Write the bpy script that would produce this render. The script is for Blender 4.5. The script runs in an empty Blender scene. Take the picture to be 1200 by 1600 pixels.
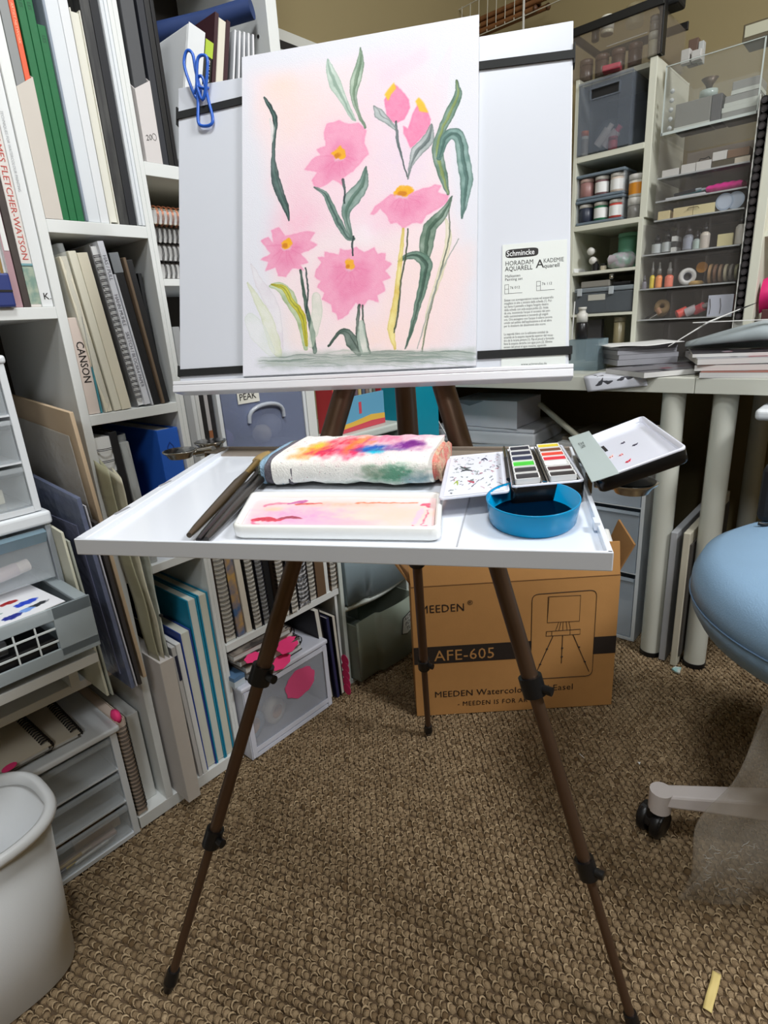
import bpy, math, random
import numpy as np
from mathutils import Vector, Matrix

random.seed(7)
rng = np.random.default_rng(7)
S = bpy.context.scene
COL = S.collection

# ------------------------------------------------------------------ camera
# Room axes: X runs along the wall of bookcases, Y points at that wall, Z up; the photographer
# stands over the origin.
def setup_camera():
    p, r, yaw = math.radians(18.25), math.radians(-3.71), math.radians(-48.03)
    fw = Vector((0, math.cos(p), -math.sin(p))); up = Vector((0, math.sin(p), math.cos(p))); rt = Vector((1, 0, 0))
    r2 = math.cos(r) * rt + math.sin(r) * up
    u2 = -math.sin(r) * rt + math.cos(r) * up
    m = Matrix((r2, u2, -fw)).transposed()
    m = Matrix.Rotation(yaw, 3, 'Z') @ m
    cd = bpy.data.cameras.new('camera'); cam = bpy.data.objects.new('camera', cd); COL.objects.link(cam)
    cam.matrix_world = Matrix.Translation((0, 0, .905)) @ m.to_4x4()
    cd.sensor_fit = 'HORIZONTAL'; cd.sensor_width = 36; cd.lens = 901.5 / 1200 * 36
    cd.clip_start = .02
    S.camera = cam
setup_camera()

# ------------------------------------------------------------------ light
def srgb(c):
    if isinstance(c, str): c = tuple(int(c[i:i + 2], 16) for i in (0, 2, 4))
    return tuple((x / 255 / 12.92) if x / 255 <= .04045 else ((x / 255 + .055) / 1.055) ** 2.4 for x in c)

w = bpy.data.worlds.new('world'); S.world = w; w.use_nodes = True
w.node_tree.nodes['Background'].inputs[0].default_value = (.9, .95, 1, 1)
w.node_tree.nodes['Background'].inputs[1].default_value = .25

def area(name, loc, size, power, color, target=None):
    l = bpy.data.lights.new(name, 'AREA'); l.shape = 'DISK'; l.size = size; l.energy = power; l.color = color
    o = bpy.data.objects.new(name, l); COL.objects.link(o); o.location = loc
    if target:
        o.rotation_euler = (Vector(target) - Vector(loc)).to_track_quat('-Z', 'Y').to_euler()
    return o
area('ceiling_lamp', (.18, .20, 2.38), .36, 17, (.95, .985, 1.0))
area('side_fill_light', (.95, -1.05, 2.38), .6, 58, (.97, .985, 1.0), (1.1, .3, .4))  # added fill light for the desk, stool and cardboard box
area('far_fill_light', (-1.1, -.8, 2.38), .6, 21, (.94, .975, 1.0), (.6, .6, .6))  # added soft fill from behind the camera, no known fixture
S.view_settings.view_transform = 'Standard'; S.view_settings.look = 'None'
S.view_settings.gamma = 1; S.view_settings.use_curve_mapping = False
S.view_settings.exposure = .06
S.cycles.use_denoising = True
S.cycles.max_bounces = 8; S.cycles.diffuse_bounces = 4; S.cycles.glossy_bounces = 3
S.cycles.transmission_bounces = 6; S.cycles.transparent_max_bounces = 16
S.cycles.sample_clamp_indirect = 4; S.cycles.caustics_reflective = False; S.cycles.caustics_refractive = False

# ------------------------------------------------------------------ materials
_M = {}
def mat(name, c, rough=.5, metal=0, alpha=1, var=.0, vscale=40, bump=0, bscale=200, spec=.5, stretch=(1, 1, 1), c2=None, trans=0, coat=0):
    """one procedural material per name: base colour with a little noise, optional fine relief"""
    if name in _M: return _M[name]
    m = bpy.data.materials.new(name); m.use_nodes = True
    nt = m.node_tree; b = nt.nodes['Principled BSDF']
    col = srgb(c)
    b.inputs['Base Color'].default_value = (*col, 1); b.inputs['Roughness'].default_value = rough
    b.inputs['Metallic'].default_value = metal; b.inputs['Alpha'].default_value = alpha
    b.inputs['Specular IOR Level'].default_value = spec
    b.inputs['Transmission Weight'].default_value = trans
    b.inputs['Coat Weight'].default_value = coat
    if var or bump:
        tc = nt.nodes.new('ShaderNodeTexCoord'); mp = nt.nodes.new('ShaderNodeMapping')
        mp.inputs['Scale'].default_value = stretch
        nt.links.new(tc.outputs['Object'], mp.inputs['Vector'])
    if var:
        n = nt.nodes.new('ShaderNodeTexNoise'); n.inputs['Scale'].default_value = vscale; n.inputs['Detail'].default_value = 4
        nt.links.new(mp.outputs[0], n.inputs['Vector'])
        mx = nt.nodes.new('ShaderNodeMix'); mx.data_type = 'RGBA'
        lo = srgb(c2) if c2 else tuple(max(0, x * (1 - var)) for x in col)
        hi = col if c2 else tuple(min(1, x * (1 + var)) for x in col)
        mx.inputs[6].default_value = (*lo, 1); mx.inputs[7].default_value = (*hi, 1)
        if c2:
            rp = nt.nodes.new('ShaderNodeMapRange'); rp.inputs[1].default_value = .4; rp.inputs[2].default_value = .6
            nt.links.new(n.outputs[0], rp.inputs[0]); nt.links.new(rp.outputs[0], mx.inputs[0])
        else:
            nt.links.new(n.outputs[0], mx.inputs[0])
        nt.links.new(mx.outputs[2], b.inputs['Base Color'])
    if bump:
        n2 = nt.nodes.new('ShaderNodeTexNoise'); n2.inputs['Scale'].default_value = bscale; n2.inputs['Detail'].default_value = 3
        nt.links.new(mp.outputs[0], n2.inputs['Vector'])
        bp = nt.nodes.new('ShaderNodeBump'); bp.inputs['Strength'].default_value = bump; bp.inputs['Distance'].default_value = .002
        nt.links.new(n2.outputs[0], bp.inputs['Height']); nt.links.new(bp.outputs[0], b.inputs['Normal'])
    _M[name] = m
    return m

def pic(name, canvas, rough=.7, bump=0, bscale=300, spec=.3):
    """material from a picture painted in this script (see Canvas), laid on by UV"""
    h, w_ = canvas.shape[:2]
    im = bpy.data.images.new(name, w_, h)
    px = np.ones((h, w_, 4), np.float32); px[..., :3] = np.clip(canvas[::-1], 0, 1)
    im.pixels.foreach_set(px.ravel()); im.pack()
    m = mat(name, (255, 255, 255), rough, spec=spec, bump=bump, bscale=bscale)
    nt = m.node_tree; t = nt.nodes.new('ShaderNodeTexImage'); t.image = im; t.extension = 'EXTEND'
    nt.links.new(t.outputs[0], nt.nodes['Principled BSDF'].inputs['Base Color'])
    return m

# ------------------------------------------------------------------ painting with numpy
def _noise(h, w_, cell):
    gh, gw = int(h / cell) + 3, int(w_ / cell) + 3
    g = rng.random((gh, gw))
    y = np.arange(h) / cell; x = np.arange(w_) / cell
    yi, xi = y.astype(int), x.astype(int)
    fy = (y - yi)[:, None]; fx = (x - xi)[None]
    fy = fy * fy * (3 - 2 * fy); fx = fx * fx * (3 - 2 * fx)
    a = g[yi][:, xi]; b = g[yi][:, xi + 1]; c = g[yi + 1][:, xi]; d = g[yi + 1][:, xi + 1]
    return (a * (1 - fx) + b * fx) * (1 - fy) + (c * (1 - fx) + d * fx) * fy
def noise2(h, w_, cell, octv=3):
    o = 0; t = 0
    for k in range(octv):
        o = o + _noise(h, w_, max(1.5, cell / 2 ** k)) / 2 ** k; t += 1 / 2 ** k
    return o / t
def blur(m, r):
    r = int(r)
    if r < 1: return m
    for _ in range(2):
        for ax in (0, 1):
            p = np.pad(m, [(r + 1, r) if k == ax else (0, 0) for k in (0, 1)], mode='edge')
            c = np.cumsum(p, ax)
            n = m.shape[ax]
            m = (np.take(c, range(2 * r + 1, 2 * r + 1 + n), ax) - np.take(c, range(0, n), ax)) / (2 * r + 1)
    return m
class Canvas:
    def __init__(s, w_, h, c):
        s.w, s.h = w_, h
        s.a = np.ones((h, w_, 3)) * np.array(c) / 255.0
        s.Y, s.X = np.mgrid[0:h, 0:w_].astype(float)
        s.wob = (noise2(h, w_, 14) - .5, noise2(h, w_, 14) - .5)
    def poly(s, pts, wob=6, soft=1):
        X = s.X + s.wob[0] * wob; Y = s.Y + s.wob[1] * wob
        ins = np.zeros((s.h, s.w), bool)
        n = len(pts)
        for i in range(n):
            (x0, y0), (x1, y1) = pts[i], pts[(i + 1) % n]
            if y0 == y1: continue
            c = ((y0 > Y) != (y1 > Y)) & (X < (x1 - x0) * (Y - y0) / (y1 - y0) + x0)
            ins ^= c
        return blur(ins.astype(float), soft)
    def stroke(s, pts, ws, wob=3, soft=1.2):
        X = s.X + s.wob[0] * wob; Y = s.Y + s.wob[1] * wob
        m = np.zeros((s.h, s.w))
        P = []
        n = len(pts)
        for i in range(n - 1):                       # Catmull-Rom through the points
            p0, p1, p2, p3 = (np.array(pts[max(0, min(n - 1, j))], float) for j in (i - 1, i, i + 1, i + 2))
            for t in np.linspace(0, 1, 6, endpoint=(i == n - 2)):
                q = .5 * (2 * p1 + (p2 - p0) * t + (2 * p0 - 5 * p1 + 4 * p2 - p3) * t * t + (3 * p1 - p0 - 3 * p2 + p3) * t ** 3)
                P.append((q[0], q[1], ws[i] + (ws[i + 1] - ws[i]) * t))
        for a, b in zip(P[:-1], P[1:]):
            pad = max(a[2], b[2]) + wob + soft + 3
            i0, i1 = int(max(0, min(a[0], b[0]) - pad)), int(min(s.w, max(a[0], b[0]) + pad + 1))
            j0, j1 = int(max(0, min(a[1], b[1]) - pad)), int(min(s.h, max(a[1], b[1]) + pad + 1))
            if i0 >= i1 or j0 >= j1: continue
            sl = (slice(j0, j1), slice(i0, i1))
            dx, dy = b[0] - a[0], b[1] - a[1]; L = dx * dx + dy * dy + 1e-9
            t = np.clip(((X[sl] - a[0]) * dx + (Y[sl] - a[1]) * dy) / L, 0, 1)
            d = np.hypot(X[sl] - a[0] - t * dx, Y[sl] - a[1] - t * dy)
            m[sl] = np.maximum(m[sl], np.clip(((a[2] + (b[2] - a[2]) * t) - d) / soft + .5, 0, 1))
        return m
    def blob(s, x, y, rx, ry, soft=.5):
        d = np.hypot((s.X - x + s.wob[0] * rx) / rx, (s.Y - y + s.wob[1] * ry) / ry)
        return np.clip((1 - d) / soft, 0, 1)
    def lay(s, m, c, a=1.0, grain=0, edge=0):
        if grain: m = m * (1 - grain + grain * 2 * noise2(s.h, s.w, 9))
        if edge: m = m + edge * np.clip(m * (1 - blur(m, 3)) * 3, 0, 1)
        m = np.clip(m * a, 0, 1)[..., None]
        s.a = s.a * (1 - m) + np.array(c) / 255.0 * m

# ------------------------------------------------------------------ mesh builder
class G:
    def __init__(s): s.v = []; s.f = []; s.mi = []; s.sm = []; s.uv = {}
    def add(s, vs, fs, mi=0, smooth=False, uv=None):
        b = len(s.v); s.v += [tuple(p) for p in vs]
        for f in fs:
            s.f.append(tuple(b + i for i in f)); s.mi.append(mi); s.sm.append(smooth)
        if uv:
            for i, t in enumerate(uv): s.uv[b + i] = t
        return s
    def box(s, a, b, mi=0):
        x0, y0, z0 = a; x1, y1, z1 = b
        return s.hexa([(x0, y0, z0), (x1, y0, z0), (x1, y1, z0), (x0, y1, z0), (x0, y0, z1), (x1, y0, z1), (x1, y1, z1), (x0, y1, z1)], mi)
    def hexa(s, v, mi=0):
        return s.add(v, [(0, 3, 2, 1), (4, 5, 6, 7), (0, 1, 5, 4), (1, 2, 6, 5), (2, 3, 7, 6), (3, 0, 4, 7)], mi)
    def cyl(s, p, q, r0, r1=None, n=14, mi=0, cap=True):
        r1 = r0 if r1 is None else r1
        p, q = Vector(p), Vector(q); ax = (q - p).normalized()
        u = ax.orthogonal().normalized(); v = ax.cross(u)
        vs = []
        for c, r in ((p, r0), (q, r1)):
            for k in range(n):
                a = 2 * math.pi * k / n
                vs.append(c + u * (r * math.cos(a)) + v * (r * math.sin(a)))
        s.add(vs, [(k, (k + 1) % n, n + (k + 1) % n, n + k) for k in range(n)], mi, True)
        if cap: s.add(vs, [tuple(range(n - 1, -1, -1)), tuple(range(n, 2 * n))], mi)
        return s
    def tube(s, pts, r, n=8, closed=False, mi=0):
        P = [Vector(p) for p in pts]; m = len(P); vs = []; prev = None
        for i in range(m):
            t = (P[(i + 1) % m] - P[i - 1]) if closed else (P[min(i + 1, m - 1)] - P[max(i - 1, 0)])
            t.normalize()
            u = (prev - t * prev.dot(t)) if prev is not None else t.orthogonal()
            if u.length < 1e-6: u = t.orthogonal()
            u.normalize(); prev = u; v = t.cross(u)
            rr = r[i] if isinstance(r, (list, tuple)) else r
            for k in range(n):
                a = 2 * math.pi * k / n
                vs.append(P[i] + u * (rr * math.cos(a)) + v * (rr * math.sin(a)))
        fs = []
        for i in range(m if closed else m - 1):
            j = (i + 1) % m
            for k in range(n):
                fs.append((i * n + k, i * n + (k + 1) % n, j * n + (k + 1) % n, j * n + k))
        s.add(vs, fs, mi, True)
        if not closed: s.add(vs, [tuple(range(n - 1, -1, -1)), tuple(range((m - 1) * n, m * n))], mi)
        return s
    def lathe(s, prof, n=24, mi=0, c=(0, 0, 0), sx=1, sy=1):
        vs = []; fs = []
        for r, z in prof:
            for k in range(n):
                a = 2 * math.pi * k / n
                vs.append((c[0] + r * sx * math.cos(a), c[1] + r * sy * math.sin(a), c[2] + z))
        for i in range(len(prof) - 1):
            for k in range(n):
                fs.append((i * n + k, i * n + (k + 1) % n, (i + 1) * n + (k + 1) % n, (i + 1) * n + k))
        s.add(vs, fs, mi, True)
        if prof[0][0] > 1e-6: s.add(vs, [tuple(range(n - 1, -1, -1))], mi)
        if prof[-1][0] > 1e-6: s.add(vs, [tuple(range((len(prof) - 1) * n, len(prof) * n))], mi)
        return s
    def prism(s, poly, ax, a, b, mi=0):
        def P(u, v, t): return {'x': (t, u, v), 'y': (u, t, v), 'z': (u, v, t)}[ax]
        n = len(poly)
        vs = [P(u, v, a) for u, v in poly] + [P(u, v, b) for u, v in poly]
        return s.add(vs, [tuple(range(n - 1, -1, -1)), tuple(range(n, 2 * n))] + [(k, (k + 1) % n, n + (k + 1) % n, n + k) for k in range(n)], mi)
    def sheet(s, fn, nu, nv, mi=0, smooth=True):
        vs = []; uv = []
        for j in range(nv + 1):
            for i in range(nu + 1):
                vs.append(fn(i / nu, j / nv)); uv.append((i / nu, j / nv))
        fs = [(j * (nu + 1) + i, j * (nu + 1) + i + 1, (j + 1) * (nu + 1) + i + 1, (j + 1) * (nu + 1) + i) for j in range(nv) for i in range(nu)]
        return s.add(vs, fs, mi, smooth, uv)
    def xf(s, m, start=0):
        s.v = s.v[:start] + [tuple(m @ Vector(p)) for p in s.v[start:]]; return s
    def obj(s, name, mats, parent=None, loc=(0, 0, 0), rot=(0, 0, 0), bevel=0, solid=0, seg=2, subsurf=0):
        me = bpy.data.meshes.new(name); me.from_pydata(s.v, [], s.f)
        mats = mats if isinstance(mats, (list, tuple)) else [mats]
        for m in mats: me.materials.append(m)
        me.polygons.foreach_set('material_index', s.mi); me.polygons.foreach_set('use_smooth', s.sm)
        if s.uv:
            l = me.uv_layers.new(name='UVMap')
            for lp in me.loops: l.data[lp.index].uv = s.uv.get(lp.vertex_index, (0, 0))
        me.update()
        o = bpy.data.objects.new(name, me); COL.objects.link(o); o.location = loc; o.rotation_euler = rot
        if parent: o.parent = parent
        if solid:
            d = o.modifiers.new('solid', 'SOLIDIFY'); d.thickness = solid; d.offset = 0
        if bevel:
            d = o.modifiers.new('bevel', 'BEVEL'); d.width = bevel; d.segments = seg; d.limit_method = 'ANGLE'; d.angle_limit = .6
        if subsurf:
            d = o.modifiers.new('sub', 'SUBSURF'); d.levels = subsurf; d.render_levels = subsurf
        return o

def tag(o, label=None, cat=None, group=None, kind=None):
    if label: o['label'] = label
    if cat: o['category'] = cat
    if group: o['group'] = group
    if kind: o['kind'] = kind
    return o
def T(name, label, cat, loc=(0, 0, 0), rot=(0, 0, 0), group=None):
    o = bpy.data.objects.new(name, None); COL.objects.link(o); o.empty_display_size = .02
    o.location = loc; o.rotation_euler = rot
    return tag(o, label, cat, group)
def kids(o): return [c for c in bpy.data.objects if c.parent == o]
def dup(root, loc, rot=None, label=None):
    r = root.copy(); COL.objects.link(r); r.location = loc
    if rot is not None: r.rotation_euler = rot
    if label: r['label'] = label
    for ch in kids(root):
        c = ch.copy(); COL.objects.link(c); c.parent = r
        for g in kids(ch):
            d = g.copy(); COL.objects.link(d); d.parent = c
    return r

def text(s, size, m, parent, o, xd, yd, name='lettering', align='LEFT', bold=0, spacing=1, width=1, fit=0):
    """flat lettering; o is the baseline start, xd/yd the reading and up directions, in the parent's frame"""
    cu = bpy.data.curves.new('txt', 'FONT'); cu.body = s; cu.size = size; cu.align_x = align
    cu.offset = 0 if 'M' in s else min(bold, .006) * size; cu.space_character = spacing; cu.resolution_u = 2; cu.space_line = .95
    tmp = bpy.data.objects.new('txt', cu); COL.objects.link(tmp)
    me = bpy.data.meshes.new_from_object(tmp)
    bpy.data.objects.remove(tmp); bpy.data.curves.remove(cu)
    if fit: width = fit / max(1e-6, max(v.co.x for v in me.vertices))
    xd, yd = Vector(xd).normalized(), Vector(yd).normalized(); zd = xd.cross(yd)
    M = Matrix((xd * width, yd, zd)).transposed().to_4x4(); M.translation = Vector(o)
    me.transform(M); me.materials.clear(); me.materials.append(m); me.name = name
    ob = bpy.data.objects.new(name, me); COL.objects.link(ob); ob.parent = parent
    return ob

R90 = -math.pi / 2          # frames of things that face the desk side: local x = -Y, local y = +X
YF = .968                   # front plane of the bookcases
XD = 1.455                  # front edge of the desk
XC = 1.75                   # front plane of the cubby shelf on the desk
# ------------------------------------------------------------------ shared materials
white = mat('white_laminate', (226, 228, 226), .45, var=.03, vscale=8)
cream = mat('cream_paint', (216, 216, 200), .5, var=.03, vscale=8)
plast = mat('white_plastic', (224, 228, 232), .35)
milky = mat('milky_plastic', (205, 212, 220), .25, alpha=.5)
clear = mat('clear_plastic', (215, 222, 226), .12, alpha=.22)
smoke = mat('smoky_acrylic', (150, 140, 132), .1, alpha=.16)
film = mat('plastic_film', (225, 230, 230), .12, alpha=.28, bump=1, bscale=60)
paper = mat('paper', (232, 232, 230), .8, var=.03, vscale=60)
ivory = mat('ivory_paper', (226, 219, 198), .8, var=.05, vscale=80, stretch=(60, 1, 1))
leaves = mat('page_edges', (214, 210, 200), .85, var=.12, vscale=6, stretch=(120, 1, 1))
leavesh = mat('stacked_page_edges', (206, 205, 203), .85, var=.15, vscale=6, stretch=(1, 1, 200))
black = mat('black_cloth', (24, 24, 27), .6, var=.2, vscale=60, bump=.2)
blackp = mat('black_plastic', (18, 18, 20), .38)
wire = mat('black_wire', (28, 26, 26), .35, metal=.6)
steel = mat('polished_steel', (190, 188, 182), .18, metal=1)
bronze = mat('bronze_anodised_metal', (104, 82, 66), .38, metal=.7)
kraft = mat('kraft_cardboard', (190, 138, 80), .8, var=.06, vscale=30, bump=.1)
kraft_in = mat('cardboard_edge', (150, 108, 62), .9, var=.1, vscale=60)
ink = mat('black_ink', (28, 24, 22), .7)
pinkm = mat('neon_pink_paper', (250, 60, 130), .7)
navy = mat('navy_cloth', (36, 58, 108), .7, var=.1, vscale=60)

def C(name, c, rough=.55, **k): return mat(name, c, rough, **k)

# ------------------------------------------------------------------ room
def room():
    wallm = mat('olive_wall_paint', (142, 128, 92), .8, var=.03, vscale=6, bump=.05)
    ceil = mat('ceiling_paint', (225, 222, 212), .9)
    x0, x1, y0, y1, zc = -1.7, 2.07, -2.0, 1.275, 2.42
    def st(n, a, b, m):
        o = G().box(a, b).obj(n, m); o['kind'] = 'structure'; return o
    fm = mat('carpet_backing', (92, 74, 54), .95, var=.2, vscale=90)
    fl = st('floor', (x0, y0, -.05), (x1, y1, -.007), fm)
    st('wall_left', (x0, y1, -.05), (x1 + .1, y1 + .1, zc), wallm)
    st('wall_right', (x1, y0, -.05), (x1 + .1, y1, zc), wallm)
    st('wall_back', (x0, y0 - .1, -.05), (x1, y0, zc), wallm)
    st('wall_side', (x0 - .1, y0, -.05), (x0, y1, zc), wallm)
    st('ceiling', (x0, y0, zc), (x1, y1, zc + .1), ceil)
    # looped pile of the carpet, in rows
    pitch = .0122; ra = math.radians(-73)
    pts = []
    for i in range(-110, 240):
        for j in range(-130, 190):
            u = (i + .5 * (j % 2)) * pitch + rng.uniform(-.0013, .0013); v_ = j * pitch + rng.uniform(-.0012, .0012)
            x = u * math.cos(ra) - v_ * math.sin(ra); y = u * math.sin(ra) + v_ * math.cos(ra)
            if -.25 < x < 1.75 and -.55 < y < 1.0: pts.append((x, y))
    n = len(pts)
    prof = [(0, 1.0), (.62, .72), (.95, .1), (1.0, -.6)]
    k = 6; base = [(0, 0, 1)]; faces = []
    for r, z in prof[1:]:
        for a in range(k): base.append((r * math.cos(2 * math.pi * a / k), r * math.sin(2 * math.pi * a / k), z))
    for a in range(k):
        b = (a + 1) % k
        faces += [(0, 1 + a, 1 + b)]
        for q in range(2):
            o0, o1 = 1 + q * k, 1 + (q + 1) * k
            faces += [(o0 + a, o1 + a, o1 + b), (o0 + a, o1 + b, o0 + b)]
    base = np.array(base); faces = np.array(faces)
    P = np.array(pts)
    ang = rng.normal(ra, .3, n); sx = rng.uniform(.0060, .0074, n); sy = rng.uniform(.0052, .0066, n); sz = rng.uniform(.0034, .0050, n)
    v = np.empty((n, len(base), 3))
    lx = base[None, :, 0] * sx[:, None]; ly = base[None, :, 1] * sy[:, None]
    lz = base[None, :, 2] * sz[:, None] + lx * rng.normal(.05, .18, n)[:, None]
    c, s_ = np.cos(ang)[:, None], np.sin(ang)[:, None]
    v[..., 0] = lx * c - ly * s_ + P[:, 0:1]; v[..., 1] = lx * s_ + ly * c + P[:, 1:2]; v[..., 2] = lz - .0055 + 0
    f = (faces[None] + (np.arange(n) * len(base))[:, None, None]).reshape(-1, 3)
    # a pale strand of yarn curling round each loop
    ns, nk = 6, 3
    th = np.linspace(0, 1, ns)[None] * rng.uniform(2.0, 3.0, n)[:, None] + rng.normal(math.radians(95) - ra - 1.25, .35, n)[:, None]
    rr = np.stack([sx, sy], 1)[:, None, :] * rng.uniform(.80, 1.0, (n, 1, 1))
    cx_ = rr[..., 0] * np.cos(th); cy_ = rr[..., 1] * np.sin(th)
    pc = np.stack([cx_ * c - cy_ * s_ + P[:, 0:1], cx_ * s_ + cy_ * c + P[:, 1:2], -.0042 + .0036 * np.sin(np.linspace(.15, 3.0, ns))[None] + rng.uniform(-.0008, .0008, (n, 1))], -1)
    tg = np.gradient(pc, axis=1); tg[..., 2] = 0; tg /= np.linalg.norm(tg, axis=-1, keepdims=True) + 1e-9
    nr = np.stack([-tg[..., 1], tg[..., 0], np.zeros_like(tg[..., 0])], -1)
    rad = (rng.uniform(.0011, .0019, n)[:, None] * np.sin(np.linspace(.5, 2.7, ns))[None])[..., None]
    vt = np.empty((n, ns, nk, 3))
    for q in range(nk):
        a = 2 * math.pi * q / nk
        vt[:, :, q] = pc + nr * rad * math.cos(a) + np.array([0, 0, 1.]) * rad * math.sin(a)
    tf = []
    for i in range(ns - 1):
        for q in range(nk):
            a0, a1, b0, b1 = i * nk + q, i * nk + (q + 1) % nk, (i + 1) * nk + q, (i + 1) * nk + (q + 1) % nk
            tf += [(a0, a1, b1), (a0, b1, b0)]
    off = n * len(base)
    f2 = (np.array(tf)[None] + (np.arange(n) * ns * nk)[:, None, None] + off).reshape(-1, 3)
    f = np.concatenate([f, f2]); vall = np.concatenate([v.reshape(-1, 3), vt.reshape(-1, 3)])
    me = bpy.data.meshes.new('carpet_pile')
    me.vertices.add(len(vall)); me.vertices.foreach_set('co', vall.ravel())
    me.loops.add(f.size); me.loops.foreach_set('vertex_index', f.ravel().astype(np.int32))
    me.polygons.add(len(f)); me.polygons.foreach_set('loop_start', np.arange(0, f.size, 3, dtype=np.int32))
    me.polygons.foreach_set('use_smooth', np.ones(len(f), bool))
    tone = np.concatenate([np.repeat(np.clip(rng.normal(.28, .13, n), 0, 1), len(base)), np.repeat(np.clip(rng.normal(.74, .16, n), 0, 1), ns * nk)])
    me.update(calc_edges=True)
    at = me.attributes.new('tone', 'FLOAT', 'POINT'); at.data.foreach_set('value', tone.astype(np.float32))
    m = mat('carpet_yarn', (170, 150, 122), .95, bump=1, bscale=420, spec=.1)
    nt = m.node_tree; a = nt.nodes.new('ShaderNodeAttribute'); a.attribute_name = 'tone'
    mx = nt.nodes.new('ShaderNodeMix'); mx.data_type = 'RGBA'
    mx.inputs[6].default_value = (*srgb((112, 91, 66)), 1); mx.inputs[7].default_value = (*srgb((196, 172, 138)), 1)
    nt.links.new(a.outputs['Fac'], mx.inputs[0]); nt.links.new(mx.outputs[2], nt.nodes['Principled BSDF'].inputs['Base Color'])
    me.materials.append(m)
    o = bpy.data.objects.new('carpet_pile', me); COL.objects.link(o); o.parent = fl; o['kind'] = 'stuff'
room()

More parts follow.
